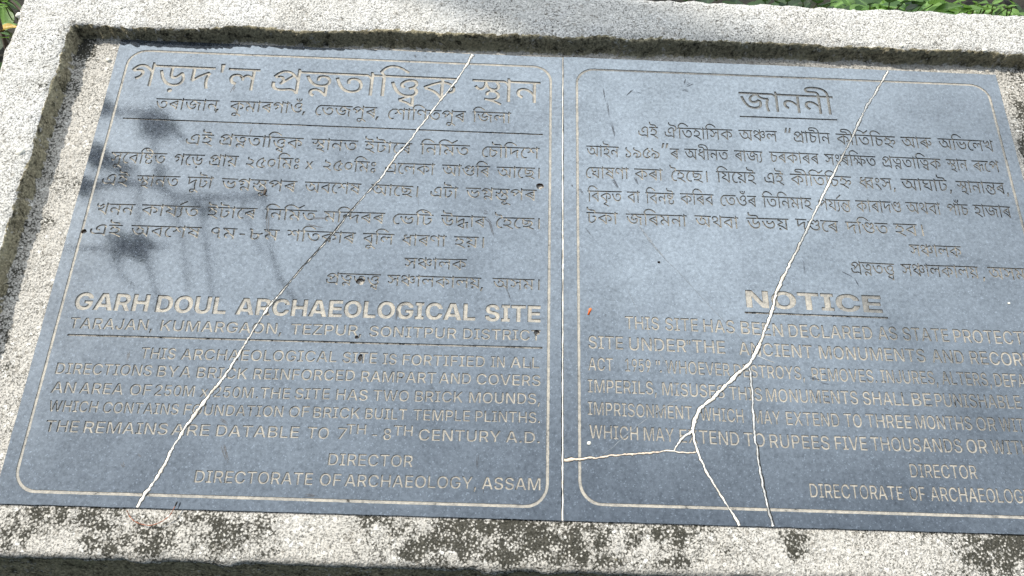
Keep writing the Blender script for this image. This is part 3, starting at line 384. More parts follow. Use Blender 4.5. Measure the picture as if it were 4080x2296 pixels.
26: [[308,155,1,308,128,0,286,89,0,252,64,0,211,50,0,190,48,1,180,60,1,207,56,0,258,42,0,312,21,0,342,6,1,324,-24,1,286,-4,0,204,25,0,118,42,0,72,47,1,76,83,1,90,80,0,123,76,0,145,76,1,190,76,0,244,99,0,269,136,0,269,155,1,269,182,0,236,210,0,206,210,1,202,210,0,195,209,0,191,208,1,186,240,1,191,241,0,206,242,0,212,242,1,240,242,0,278,224,0,299,197,0,308,167,0], [114,108,1,96,108,0,70,116,0,62,124,1,55,132,0,46,156,0,46,180,1,46,280,1,84,280,1,84,260,1,83,238,1,84,232,0,84,218,0,84,210,1,84,180,1,84,166,0,88,154,0,92,150,1,100,143,0,116,143,1,138,143,0,170,159,0,187,182,0,187,192,1,187,202,0,173,206,0,161,206,1,158,206,1,132,206,0,91,224,0,78,240,1,84,272,1,92,262,0,112,248,0,140,240,0,162,240,1,186,240,1,192,240,0,195,234,0,201,232,1,211,226,0,225,208,0,225,194,1,225,170,0,196,131,0,145,108,0], [-5,276,1,-5,311,1,348,311,1,348,276,1]],
641: [[97,0,1,97,311,1,138,311,1,138,0,1]],
43: [[211,22,1,178,22,0,122,42,0,72,92,0,31,172,0,14,232,1,52,242,1,70,176,0,116,96,0,174,60,0,210,60,1,236,60,0,274,78,0,294,112,0,294,134,1,294,148,0,288,172,0,278,192,0,271,199,1,295,238,1,314,210,0,332,158,0,332,133,1,332,102,0,304,51,0,250,22,0], [192,142,1,160,142,0,124,174,0,124,201,1,124,212,0,132,235,0,136,243,1,176,231,1,172,226,0,166,211,0,166,203,1,166,190,0,181,178,0,193,178,1,204,178,0,224,186,0,249,209,0,264,233,1,295,238,1,291,211,1,278,188,0,248,158,0,214,142,0], [366,311,1,366,276,1,-5,276,1,-5,311,1]],
299: [[333,311,1,333,276,1,280,276,1,280,116,1,242,108,1,242,212,1,252,182,1,234,206,0,204,243,0,176,266,0,147,278,0,130,278,1,103,278,0,72,254,0,58,240,1,48,238,1,55,242,0,82,254,0,102,254,1,124,254,0,150,238,0,162,214,0,162,202,1,162,178,0,128,138,0,84,114,1,62,150,1,81,158,0,108,174,0,122,190,0,122,200,1,122,210,0,108,220,0,95,220,1,82,220,0,60,214,0,46,208,1,11,236,1,34,272,0,92,314,0,128,314,1,152,314,0,194,297,0,234,262,0,254,236,1,244,242,1,244,246,0,242,274,0,242,292,1,242,344,1,268,344,1,280,311,1], [138,102,1,165,102,0,209,80,0,248,43,0,266,19,1,257,-21,1,240,2,0,204,42,0,164,66,0,143,66,1,128,66,0,112,54,0,112,43,1,112,33,0,128,20,0,144,14,1,127,-21,1,110,-15,0,86,4,0,72,30,0,72,44,1,72,62,0,91,88,0,121,102,0], [280,130,1,280,-22,1,242,-22,1,242,16,1,244,37,1,242,49,0,242,74,0,242,86,1,242,118,1]],
435: [[252,152,1,218,152,0,171,188,0,158,218,1,164,220,1,161,204,0,146,172,0,120,150,0,101,150,1,86,150,0,60,160,0,36,186,0,21,208,1,52,226,1,66,202,0,84,188,0,96,188,1,108,188,0,126,204,0,137,242,0,138,276,1,172,276,1,176,257,0,190,224,0,209,200,0,236,186,0,253,186,1,270,186,0,289,204,0,289,221,1,289,240,0,268,274,0,254,288,1,294,296,1,302,288,0,318,266,0,328,238,0,328,221,1,328,188,0,290,152,0], [369,311,1,369,276,1,-5,276,1,-5,311,1], [216,-28,1,174,-28,0,103,2,0,44,70,0,22,127,1,60,140,1,78,94,0,122,37,0,178,10,0,214,10,1,258,10,0,296,44,0,296,72,1,296,88,0,283,113,0,258,127,0,241,127,1,229,127,0,214,119,0,206,106,0,206,97,1,206,94,0,209,80,0,211,74,1,174,68,1,170,76,0,167,96,0,167,103,1,167,122,0,187,146,0,220,160,0,239,160,1,270,160,0,312,135,0,334,94,0,334,70,1,334,40,0,306,-4,0,254,-28,0]],
534: [[-88,-179,1,-104,-179,0,-134,-168,0,-154,-146,0,-154,-127,1,-154,-102,0,-114,-77,0,-86,-76,1,-86,-54,1,-48,-54,1,-48,-86,1,-64,-110,1,-68,-109,0,-77,-108,0,-82,-108,1,-100,-108,0,-118,-118,0,-118,-128,1,-118,-138,0,-102,-148,0,-90,-148,1,-68,-148,0,-34,-128,0,-19,-110,1,4,-120,0,59,-152,0,82,-168,1,60,-194,1,42,-180,0,4,-157,0,-11,-150,1,-21,-159,0,-45,-172,0,-72,-179,0]],
8: [[452,311,1,452,276,1,399,276,1,399,0,1,360,0,1,346,30,0,303,74,0,278,90,1,291,123,1,310,112,0,351,74,0,362,54,1,362,62,0,361,75,0,360,89,0,360,97,1,360,276,1,-5,276,1,-5,311,1], [188,46,1,154,46,0,92,78,0,38,154,0,14,221,1,51,233,1,69,181,0,108,114,0,158,84,0,189,84,1,216,84,0,250,101,0,265,132,0,265,150,1,265,179,0,234,215,0,210,215,1,194,215,0,176,200,0,176,186,1,176,182,0,178,170,0,180,166,1,142,158,1,139,168,0,136,186,0,136,194,1,136,212,0,156,238,0,188,250,0,206,250,1,236,250,0,279,224,0,303,178,0,303,147,1,303,120,0,278,74,0,227,46,0], [172,232,1,170,248,0,145,273,0,122,278,1,134,300,1,156,294,1,184,284,0,210,256,0,212,234,1]],
49: [[322,311,1,322,276,1,269,276,1,269,0,1,230,0,1,206,29,0,154,72,0,88,100,0,42,106,1,24,152,1,49,168,0,108,199,0,140,212,1,170,216,1,170,188,1,146,177,0,92,150,0,71,138,1,108,130,0,165,105,0,212,70,0,232,50,1,232,58,0,230,76,0,230,86,1,230,156,1,232,167,1,232,179,0,230,204,0,230,217,1,230,276,1,-5,276,1,-5,311,1], [38,284,1,59,278,1,90,269,0,154,238,0,212,199,0,234,178,1,234,132,1,214,153,0,165,191,0,109,222,0,51,246,0,24,251,1]],
21: [[353,311,1,353,276,1,300,276,1,300,0,1,262,0,1,248,20,0,212,58,0,168,90,0,115,114,0,83,119,1,71,166,1,95,148,1,142,140,0,206,108,0,250,68,0,263,48,1,262,60,0,262,83,0,262,96,1,262,344,1,288,344,1,300,311,1], [225,235,1,225,206,0,194,166,0,139,142,0,104,138,1,81,142,1,71,166,1,112,168,0,163,186,0,188,214,0,188,233,1,188,248,0,174,274,0,158,286,1,186,312,1,202,297,0,225,258,0], [91,215,1,60,215,0,24,246,0,24,274,1,24,286,0,31,306,0,36,314,1,74,304,1,70,298,0,65,284,0,65,276,1,65,263,0,80,250,0,91,250,1,101,250,0,123,258,0,146,282,0,158,306,1,186,312,1,186,288,1,176,266,0,148,233,0,113,215,0]],
45: [[318,311,1,318,276,1,266,276,1,266,0,1,227,0,1,206,28,0,155,70,0,88,100,0,42,106,1,24,152,1,40,162,0,74,181,0,109,199,0,126,207,1,107,222,0,58,244,0,24,251,1,40,285,1,40,276,1,-5,276,1,-5,311,1], [227,276,1,68,276,1,57,280,1,78,275,0,120,253,0,157,228,0,168,216,1,170,188,1,152,180,0,113,161,0,76,142,0,62,132,1,56,140,1,100,134,0,164,106,0,214,66,0,235,42,1,228,40,1,228,50,0,227,74,0,227,86,1]],
202: [[132,311,1,132,276,1,98,276,1,128,286,1,107,270,0,86,244,0,79,216,0,79,198,1,79,181,0,87,144,0,96,104,0,96,83,1,96,65,0,88,32,0,66,3,0,26,-19,0,-5,-26,1,-16,8,1,16,16,0,47,38,0,56,68,0,56,84,1,56,104,0,48,142,0,40,179,0,40,196,1,40,216,0,47,244,0,64,270,0,78,286,1,86,276,1,-5,276,1,-5,311,1]],
363: [[453,311,1,453,276,1,226,276,1,226,126,1,219,136,1,239,159,0,290,198,0,350,230,0,384,243,1,416,211,1,407,194,0,396,160,0,390,124,0,390,102,1,390,78,0,398,33,0,408,5,1,370,-4,1,361,26,0,351,81,0,351,111,1,351,132,0,357,168,0,368,196,0,373,205,1,379,202,1,350,191,0,297,158,0,244,115,0,217,88,1,188,108,1,188,180,1,190,185,1,188,195,0,188,215,0,188,225,1,188,276,1,-5,276,1,-5,311,1], [98,238,1,118,238,0,154,224,0,185,198,0,200,180,1,200,136,1,178,164,0,128,202,0,104,202,1,87,202,0,64,184,0,64,168,1,64,154,0,82,135,0,101,127,1,82,92,1,54,103,0,23,144,0,23,169,1,23,192,0,44,222,0,79,238,0]],
520: [[422,311,1,422,276,1,219,276,1,219,102,1,219,80,0,224,62,0,228,58,1,236,48,0,255,48,1,274,48,0,310,67,0,322,81,1,337,96,0,352,132,0,352,150,1,352,166,0,336,182,0,318,182,1,312,182,0,298,180,0,292,178,1,286,214,1,296,216,0,316,220,0,328,220,1,346,220,0,375,206,0,392,176,0,392,152,1,392,122,0,362,66,0,340,48,1,322,32,0,278,12,0,252,12,1,234,12,0,208,23,0,199,32,1,191,41,0,180,68,0,180,96,1,180,276,1,128,276,1,128,311,1], [330,311,1,330,332,0,308,348,0,286,348,1,244,348,1,211,348,0,176,356,0,163,366,1,150,376,0,136,408,0,136,428,1,136,434,0,138,447,0,138,454,1,176,452,1,174,446,0,174,437,0,174,432,1,174,421,0,178,404,0,183,398,1,190,390,0,216,382,0,241,382,1,255,382,1,264,382,0,286,380,0,322,374,0,348,367,1,356,359,0,366,332,0,366,311,1], [138,311,1,138,276,1,86,276,1,86,0,1,47,0,1,47,276,1,-5,276,1,-5,311,1,41,311,1,33,320,0,16,342,0,10,352,1,27,382,0,66,430,0,119,458,0,156,458,1,192,458,0,252,436,0,313,396,0,348,367,1,328,344,1,302,364,0,258,394,0,220,414,0,183,423,0,162,423,1,135,423,0,95,404,0,66,369,0,53,346,1,57,339,0,71,321,0,80,311,1]],
12: [[254,311,1,254,332,0,235,350,0,214,350,1,144,350,1,112,350,0,76,358,0,64,368,1,50,378,0,36,410,0,36,430,1,36,436,0,38,449,0,39,456,1,76,454,1,75,448,0,74,438,0,74,434,1,74,424,0,78,406,0,84,401,1,90,393,0,116,386,0,142,386,1,204,386,1,230,386,0,261,378,0,272,367,1,280,359,0,290,332,0,290,311,1], [361,311,1,361,276,1,178,276,1,178,186,1,178,172,0,187,158,0,196,158,1,206,158,0,226,170,0,250,196,0,264,216,1,294,221,1,310,198,0,328,148,0,328,122,1,328,91,0,300,41,0,247,12,0,208,12,1,176,12,0,118,35,0,70,86,0,30,171,0,14,232,1,52,242,1,70,173,0,114,88,0,170,50,0,206,50,1,246,50,0,290,90,0,290,122,1,290,144,0,278,176,0,268,186,1,290,196,1,276,170,0,244,138,0,212,121,0,197,121,1,186,121,0,166,128,0,158,134,1,150,141,0,140,166,0,140,196,1,140,276,1,-5,276,1,-5,311,1]],
350: [[394,311,1,394,276,1,80,276,1,80,126,1,72,136,1,102,170,0,186,224,0,238,243,1,261,220,1,261,114,1,222,98,1,222,216,1,232,202,1,204,191,0,150,158,0,98,115,0,70,88,1,41,108,1,41,276,1,-5,276,1,-5,311,1], [352,34,1,352,16,0,358,-20,0,364,-40,1,329,-49,1,322,-26,0,314,18,0,314,38,1,314,58,0,320,93,0,326,114,1,328,106,1,311,102,0,272,90,0,255,83,1,245,80,1,208,68,0,144,40,0,119,26,1,124,30,1,152,24,0,202,2,0,224,-18,1,224,-10,0,222,12,0,222,19,1,222,81,1,261,94,1,261,-58,1,222,-58,1,204,-39,0,164,-15,0,122,-1,0,98,3,1,80,42,1,102,56,0,152,80,0,208,104,0,237,114,1,250,118,1,273,126,0,320,141,0,340,146,1,368,118,1,358,97,0,352,54,0]],
451: [[142,302,1,142,308,1,142,330,0,124,350,0,102,350,1,92,350,1,59,350,0,24,358,0,11,368,1,-2,378,0,-16,410,0,-16,430,1,-16,436,0,-14,448,0,-14,456,1,24,454,1,22,448,0,22,440,0,22,434,1,22,424,0,26,406,0,31,401,1,38,393,0,64,386,0,89,386,1,91,386,1,118,386,0,148,378,0,160,367,1,168,359,0,177,332,0,178,311,1], [178,311,1,178,276,1,168,276,1,152,272,0,116,248,0,84,211,0,64,161,0,64,131,1,64,95,0,86,52,0,118,34,0,134,34,1,146,34,0,163,40,0,174,46,1,192,16,1,178,6,0,148,-2,0,132,-2,1,100,-2,0,52,30,0,24,90,0,24,130,1,24,168,0,49,229,0,88,274,0,134,304,0,156,311,1]],
51: [[121,250,1,160,250,0,209,224,0,232,183,0,232,162,1,232,122,0,174,74,0,118,70,1,123,76,1,146,70,0,196,46,0,246,14,0,270,-5,1,247,-32,1,216,-8,0,164,25,0,114,50,0,58,69,0,23,77,1,30,112,1,48,106,0,80,102,0,104,102,1,139,102,0,178,119,0,192,146,0,192,160,1,192,186,0,154,215,0,124,215,1,106,215,0,84,208,0,74,194,0,74,185,1,74,181,0,76,172,0,77,169,1,40,162,1,38,169,0,35,186,0,35,192,1,35,210,0,57,236,0,96,250,0], [88,232,1,85,248,0,60,273,0,36,278,1,48,300,1,72,294,1,100,284,0,125,256,0,127,234,1], [270,311,1,270,276,1,-5,276,1,-5,311,1]],
82: [[191,150,1,216,143,1,196,134,0,154,124,0,134,124,1,85,124,0,35,168,0,35,206,1,35,228,0,54,266,0,86,295,0,127,311,0,148,311,1,166,311,0,196,302,0,208,292,1,218,282,0,230,256,0,230,228,1,230,72,1,230,59,0,234,45,0,250,39,0,264,38,1,260,0,1,234,1,0,203,14,0,191,40,0,191,61,1], [133,161,1,154,161,0,185,170,0,202,178,1,191,169,1,191,220,1,191,238,0,188,258,0,180,265,1,176,270,0,160,276,0,148,276,1,136,276,0,110,264,0,88,245,0,76,218,0,76,203,1,76,179,0,107,161,0]],
598: [[24,169,1,146,169,1,146,128,1,24,128,1]],
83: [[118,0,1,99,0,0,74,11,0,66,19,1,57,28,0,46,55,0,46,82,1,46,240,1,46,253,0,40,267,0,26,273,0,11,274,1,16,312,1,34,312,0,60,304,0,68,298,1,76,290,0,84,266,0,84,250,1,84,178,1,99,183,0,126,188,0,134,188,1,140,188,0,154,186,0,159,185,1,174,182,0,193,180,0,204,180,1,223,180,0,248,191,0,257,209,1,293,192,1,286,175,0,264,155,0,236,146,0,221,146,1,216,146,0,205,147,0,199,148,1,209,156,1,216,146,0,224,120,0,224,106,1,224,74,0,196,26,0,148,0,0], [119,36,1,136,36,0,160,48,0,176,68,0,184,94,0,184,106,1,184,124,0,170,144,0,148,152,0,137,152,1,120,152,0,95,146,0,84,140,1,84,84,1,84,68,0,88,50,0,92,46,1,96,42,0,108,36,0]],
38: [[303,311,1,303,276,1,250,276,1,250,0,1,212,0,1,197,30,0,144,80,0,76,116,0,38,122,1,18,170,1,66,198,0,169,246,0,224,262,1,212,241,1,212,311,1], [212,237,1,222,223,1,184,210,0,100,174,0,65,152,1,92,146,0,153,117,0,205,73,0,219,44,1,214,44,1,214,56,0,212,78,0,212,94,1], [120,314,1,126,314,0,140,313,0,146,312,1,144,276,1,140,276,0,132,277,0,126,277,1,110,277,0,94,264,0,94,254,1,94,242,0,117,223,0,146,212,1,116,189,1,98,198,0,70,220,0,54,246,0,54,262,1,54,276,0,68,300,0,98,314,0]],
320: [[236,344,1,248,311,1,248,290,1,248,280,0,246,262,0,246,252,1,248,240,1,248,146,1,244,137,1,247,128,0,248,105,0,248,95,1,248,0,1,209,0,1,195,26,0,146,74,0,84,106,0,48,112,1,28,159,1,62,178,0,124,208,0,183,231,0,211,238,1,210,248,0,209,272,0,209,283,1,209,344,1], [209,218,1,219,204,1,196,198,0,146,178,0,98,155,0,75,142,1,94,138,0,135,120,0,175,95,0,207,63,0,216,45,1,212,44,1,210,56,0,209,78,0,209,94,1], [92,314,1,115,314,0,158,297,0,200,262,0,218,236,1,188,218,1,172,240,0,140,266,0,110,278,0,96,278,1,78,278,0,64,264,0,64,255,1,64,247,0,74,235,0,82,230,1,56,200,1,40,212,0,24,238,0,24,257,1,24,274,0,42,300,0,72,314,0], [326,304,1,357,304,0,394,272,0,394,246,1,394,234,0,382,204,0,349,179,0,315,172,1,306,206,1,333,210,0,356,230,0,356,242,1,356,256,0,336,269,0,324,269,1,300,269,0,261,235,0,245,208,1,242,260,1,260,280,0,300,304,0], [326,84,1,295,84,0,257,110,0,244,130,1,224,174,1,245,200,1,252,174,0,275,137,0,306,118,0,324,118,1,338,118,0,358,132,0,358,147,1,358,160,0,342,180,0,323,186,1,351,206,1,362,202,0,382,186,0,396,162,0,396,146,1,396,129,0,380,100,0,349,84,0]],
20141: [[188,-6,1,136,-6,0,57,41,0,13,125,0,13,182,1,13,241,0,59,325,0,138,370,0,187,370,1,219,370,0,276,351,0,320,317,0,347,269,0,350,240,1,261,240,1,259,253,0,247,272,0,229,286,0,205,293,0,190,293,1,162,293,0,122,267,0,101,217,0,101,182,1,101,147,0,122,97,0,162,70,0,191,70,1,215,70,0,249,87,0,268,116,0,268,135,1,287,134,1,194,134,1,194,198,1,353,198,1,353,149,1,353,102,0,311,33,0,237,-6,0]],
20002: [[1,0,1,126,364,1,241,364,1,367,0,1,270,0,1,220,161,1,208,201,0,185,282,0,172,329,1,196,329,1,183,282,0,160,201,0,147,161,1,96,0,1], [87,70,1,87,139,1,282,139,1,282,70,1]],
20384: [[24,0,1,24,364,1,173,364,1,215,364,0,277,334,0,310,279,0,310,241,1,310,204,0,275,150,0,212,121,0,168,121,1,77,121,1,77,190,1,167,190,1,185,190,0,211,203,0,225,226,0,225,241,1,225,257,0,211,279,0,185,292,0,167,292,1,111,292,1,111,0,1], [228,0,1,146,165,1,237,165,1,320,0,1]],
20161: [[24,0,1,24,364,1,111,364,1,111,222,1,250,222,1,250,364,1,337,364,1,337,0,1,250,0,1,250,148,1,111,148,1,111,0,1]],
20084: [[158,0,1,62,0,1,62,73,1,154,73,1,187,73,0,231,97,0,252,146,0,252,182,1,252,218,0,231,266,0,187,291,0,153,291,1,60,291,1,60,364,1,158,364,1,214,364,0,295,319,0,340,238,0,340,182,1,340,126,0,296,45,0,214,0,0], [111,364,1,111,0,1,24,0,1,24,364,1]],
20321: [[187,-6,1,138,-6,0,59,39,0,13,123,0,13,182,1,13,241,0,59,325,0,138,370,0,187,370,1,236,370,0,315,325,0,361,241,0,361,182,1,361,123,0,315,39,0,236,-6,0], [187,70,1,213,70,0,252,97,0,273,146,0,273,182,1,273,217,0,252,267,0,213,293,0,187,293,1,161,293,0,122,267,0,101,217,0,101,182,1,101,146,0,122,97,0,161,70,0]],
20424: [[176,-6,1,130,-6,0,61,28,0,23,88,0,23,128,1,23,364,1,108,364,1,108,135,1,108,116,0,125,86,0,156,68,0,176,68,1,197,68,0,227,86,0,244,116,0,244,135,1,244,364,1,329,364,1,329,128,1,329,88,0,291,28,0,223,-6,0]],
20281: [[24,0,1,24,364,1,111,364,1,111,74,1,272,74,1,272,0,1]],
20073: [[187,-6,1,138,-6,0,59,39,0,13,123,0,13,182,1,13,241,0,58,325,0,138,370,0,187,370,1,221,370,0,277,350,0,320,314,0,348,263,0,352,231,1,264,231,1,261,246,0,248,269,0,229,285,0,204,293,0,189,293,1,161,293,0,121,267,0,101,216,0,101,182,1,101,147,0,121,97,0,161,70,0,189,70,1,204,70,0,228,78,0,248,95,0,261,117,0,264,132,1,352,132,1,347,101,0,320,50,0,277,14,0,221,-6,0]],
20095: [[24,0,1,24,364,1,294,364,1,294,290,1,111,290,1,111,219,1,280,219,1,280,147,1,111,147,1,111,74,1,294,74,1,294,0,1]],
20234: [[14,0,1,14,69,1,59,69,1,59,294,1,14,294,1,14,364,1,192,364,1,192,294,1,147,294,1,147,69,1,192,69,1,192,0,1]],
20397: [[168,-6,1,120,-6,0,52,24,0,16,80,0,16,120,1,100,120,1,100,103,0,117,78,0,148,64,0,169,64,1,188,64,0,215,74,0,231,92,0,231,104,1,231,115,0,218,130,0,190,142,0,168,146,1,131,154,1,78,165,0,23,217,0,23,256,1,23,290,0,59,341,0,124,370,0,166,370,1,210,370,0,273,341,0,308,288,0,309,250,1,228,250,1,226,273,0,194,299,0,167,299,1,151,299,0,125,290,0,111,272,0,111,261,1,111,251,0,123,236,0,149,225,0,170,221,1,202,215,1,232,208,0,276,190,0,304,165,0,317,131,0,317,110,1,317,74,0,282,22,0,215,-6,0]],
20411: [[10,290,1,10,364,1,312,364,1,312,290,1,205,290,1,205,0,1,118,0,1,118,290,1]],
10411: [[18,312,1,18,364,1,305,364,1,305,312,1,192,312,1,192,0,1,132,0,1,132,312,1]],
10002: [[10,0,1,139,364,1,214,364,1,345,0,1,279,0,1,211,196,1,202,223,0,182,292,0,169,339,1,183,339,1,170,292,0,150,223,0,142,196,1,75,0,1], [83,92,1,83,142,1,272,142,1,272,92,1]],
10384: [[36,0,1,36,364,1,172,364,1,213,364,0,270,335,0,299,283,0,299,248,1,299,214,0,269,163,0,212,135,0,170,135,1,71,135,1,71,186,1,165,186,1,190,186,0,222,201,0,238,229,0,238,248,1,238,268,0,222,297,0,190,312,0,165,312,1,97,312,1,97,0,1], [243,0,1,155,164,1,222,164,1,311,0,1]],
10266: [[134,-5,1,82,-5,0,19,53,0,19,107,1,19,128,1,79,128,1,79,106,1,79,77,0,109,46,0,134,46,1,159,46,0,188,77,0,188,106,1,188,364,1,249,364,1,249,107,1,249,53,0,186,-5,0]],
10300: [[36,0,1,36,364,1,104,364,1,236,155,1,242,145,0,259,115,0,278,79,0,287,59,1,280,54,1,279,73,0,276,114,0,275,151,0,275,163,1,275,364,1,337,364,1,337,0,1,268,0,1,150,187,1,141,202,0,122,234,0,99,276,0,84,305,1,93,308,1,94,281,0,96,234,0,98,198,0,98,187,1,98,0,1]],
11375: [[22,-86,1,42,54,1,103,54,1,63,-86,1]],
10271: [[80,92,1,80,156,1,92,173,0,115,205,0,141,236,0,155,253,1,254,364,1,330,364,1,176,192,1,172,193,1], [36,0,1,36,364,1,97,364,1,97,252,1,96,166,1,97,137,1,97,0,1], [261,0,1,141,175,1,179,221,1,332,0,1]],
10424: [[182,-6,1,138,-6,0,72,28,0,36,87,0,36,126,1,36,364,1,96,364,1,96,130,1,96,107,0,117,70,0,156,49,0,182,49,1,208,49,0,247,70,0,268,107,0,268,130,1,268,364,1,328,364,1,328,126,1,328,87,0,292,28,0,226,-6,0]],
10292: [[36,0,1,36,364,1,126,364,1,200,166,1,203,156,0,212,126,0,222,91,0,230,59,0,233,46,1,220,46,1,223,58,0,232,90,0,241,125,0,250,156,0,254,166,1,327,364,1,417,364,1,417,0,1,356,0,1,356,190,1,356,201,0,357,233,0,358,269,0,359,305,0,359,322,1,364,322,1,359,303,0,347,265,0,336,229,0,327,200,0,323,190,1,252,0,1,201,0,1,129,190,1,125,199,0,116,229,0,104,264,0,92,303,0,87,322,1,93,322,1,93,306,0,94,270,0,95,234,0,96,202,0,96,190,1,96,0,1]],
10141: [[192,-5,1,142,-5,0,66,41,0,24,125,0,24,182,1,24,240,0,67,323,0,142,369,0,190,369,1,220,369,0,272,351,0,313,319,0,339,274,0,343,247,1,282,247,1,277,262,0,261,287,0,238,305,0,208,314,0,191,314,1,160,314,0,112,283,0,85,224,0,85,182,1,85,140,0,112,81,0,160,50,0,192,50,1,221,50,0,263,72,0,287,114,0,287,142,1,302,140,1,201,140,1,201,188,1,346,188,1,346,146,1,346,100,0,306,32,0,237,-5,0]],
10321: [[191,-5,1,143,-5,0,67,40,0,24,124,0,24,182,1,24,240,0,67,324,0,143,369,0,191,369,1,238,369,0,314,324,0,357,240,0,357,182,1,357,124,0,314,40,0,238,-5,0], [191,50,1,221,50,0,269,80,0,296,139,0,296,182,1,296,225,0,269,284,0,221,314,0,191,314,1,160,314,0,112,284,0,85,224,0,85,182,1,85,139,0,112,80,0,160,50,0]],
10095: [[36,0,1,36,364,1,274,364,1,274,312,1,97,312,1,97,210,1,261,210,1,261,158,1,97,158,1,97,52,1,275,52,1,275,0,1]],
10496: [[25,0,1,25,42,1,186,265,1,198,282,0,227,317,0,241,334,1,247,314,1,224,312,0,178,312,0,155,312,1,26,312,1,26,364,1,295,364,1,295,322,1,137,102,1,123,84,0,94,48,0,79,30,1,73,50,1,96,51,0,143,52,0,166,52,1,296,52,1,296,0,1]],
10375: [[36,0,1,36,364,1,171,364,1,212,364,0,269,333,0,298,280,0,298,246,1,298,211,0,269,158,0,211,128,0,170,128,1,76,128,1,76,179,1,164,179,1,189,179,0,221,196,0,237,226,0,237,246,1,237,266,0,221,295,0,189,312,0,164,312,1,97,312,1,97,0,1]],
10397: [[163,-6,1,120,-6,0,58,21,0,24,73,0,22,109,1,83,109,1,84,88,0,105,60,0,140,46,0,162,46,1,185,46,0,220,60,0,239,85,0,239,102,1,239,116,0,223,135,0,193,149,0,172,154,1,130,165,1,82,177,0,32,224,0,32,262,1,32,294,0,66,342,0,125,369,0,163,369,1,202,369,0,260,342,0,292,294,0,293,262,1,235,262,1,232,288,0,193,317,0,162,317,1,141,317,0,110,304,0,93,281,0,93,266,1,93,251,0,111,231,0,140,218,0,157,214,1,193,205,1,215,200,0,253,183,0,283,159,0,300,125,0,300,102,1,300,70,0,267,21,0,206,-6,0]],
10234: [[19,0,1,19,51,1,78,51,1,78,312,1,19,312,1,19,364,1,196,364,1,196,312,1,138,312,1,138,51,1,196,51,1,196,0,1]],
10084: [[157,0,1,66,0,1,66,53,1,154,53,1,194,53,0,247,82,0,273,140,0,273,182,1,273,224,0,247,282,0,195,311,0,156,311,1,64,311,1,64,364,1,160,364,1,214,364,0,291,320,0,333,239,0,333,182,1,333,126,0,291,44,0,213,0,0], [97,364,1,97,0,1,36,0,1,36,364,1]],
10073: [[191,-5,1,143,-5,0,67,40,0,24,124,0,24,182,1,24,240,0,67,324,0,143,369,0,191,369,1,220,369,0,272,352,0,313,319,0,339,273,0,344,243,1,282,243,1,279,260,0,263,287,0,239,305,0,209,314,0,192,314,1,160,314,0,112,283,0,85,223,0,85,182,1,85,140,0,112,81,0,160,50,0,191,50,1,208,50,0,238,59,0,262,77,0,279,104,0,283,121,1,344,121,1,340,93,0,314,47,0,274,13,0,222,-5,0]],
10161: [[36,0,1,36,364,1,97,364,1,97,212,1,271,212,1,271,364,1,332,364,1,332,0,1,271,0,1,271,160,1,97,160,1,97,0,1]],
10281: [[36,0,1,36,364,1,97,364,1,97,52,1,262,52,1,262,0,1]],
10137: [[36,0,1,36,364,1,270,364,1,270,312,1,97,312,1,97,202,1,254,202,1,254,151,1,97,151,1,97,0,1]],
10065: [[36,0,1,36,364,1,174,364,1,212,364,0,265,339,0,291,296,0,291,269,1,291,247,0,275,215,0,246,196,0,228,191,1,228,188,1,248,187,0,283,165,0,305,127,0,305,100,1,305,71,0,278,26,0,222,0,0,180,0,1], [97,51,1,173,51,1,209,51,0,244,79,0,244,103,1,244,120,0,227,147,0,196,162,0,175,162,1,97,162,1], [97,208,1,168,208,1,186,208,0,215,221,0,231,245,0,231,262,1,231,284,0,199,313,0,169,313,1,97,313,1]],
10472: [[144,0,1,144,143,1,10,364,1,80,364,1,147,249,1,157,231,0,174,197,0,183,175,1,166,175,1,175,198,0,192,232,0,202,249,1,267,364,1,337,364,1,204,143,1,204,0,1]],
10456: [[140,0,1,10,364,1,76,364,1,143,168,1,152,142,0,173,72,0,186,25,1,172,25,1,184,72,0,205,142,0,213,168,1,279,364,1,344,364,1,216,0,1]],
11361: [[39,0,1,39,45,1,166,168,1,185,186,0,210,215,0,223,243,0,223,260,1,223,278,0,207,304,0,179,319,0,160,319,1,140,319,0,111,302,0,96,273,0,96,252,1,38,252,1,38,287,0,69,340,0,124,369,0,161,369,1,196,369,0,251,341,0,281,293,0,281,262,1,281,241,0,265,201,0,228,156,0,196,125,1,123,53,1,123,51,1,286,51,1,286,0,1]],
11364: [[159,-5,1,124,-5,0,68,22,0,35,70,0,34,101,1,93,101,1,94,84,0,112,59,0,141,45,0,159,45,1,180,45,0,211,64,0,229,97,0,229,118,1,229,140,0,211,173,0,179,193,0,158,193,1,139,193,0,105,178,0,96,165,1,40,171,1,57,364,1,268,364,1,268,313,1,109,313,1,99,213,1,100,213,1,113,226,0,150,241,0,172,241,1,197,241,0,239,223,0,270,190,0,287,146,0,287,119,1,287,83,0,255,27,0,197,-5,0]],
11359: [[162,-5,1,118,-5,0,58,39,0,27,123,0,27,182,1,27,240,0,58,324,0,118,369,0,162,369,1,205,369,0,265,324,0,296,240,0,296,182,1,296,123,0,265,39,0,205,-5,0], [162,46,1,186,46,0,220,77,0,238,138,0,238,182,1,238,226,0,220,286,0,186,318,0,162,318,1,137,318,0,103,286,0,86,226,0,86,182,1,86,138,0,103,77,0,137,46,0]],
11376: [[68,-4,1,52,-4,0,31,18,0,31,33,1,31,49,0,52,70,0,68,70,1,84,70,0,105,49,0,105,33,1,105,18,0,84,-4,0]],
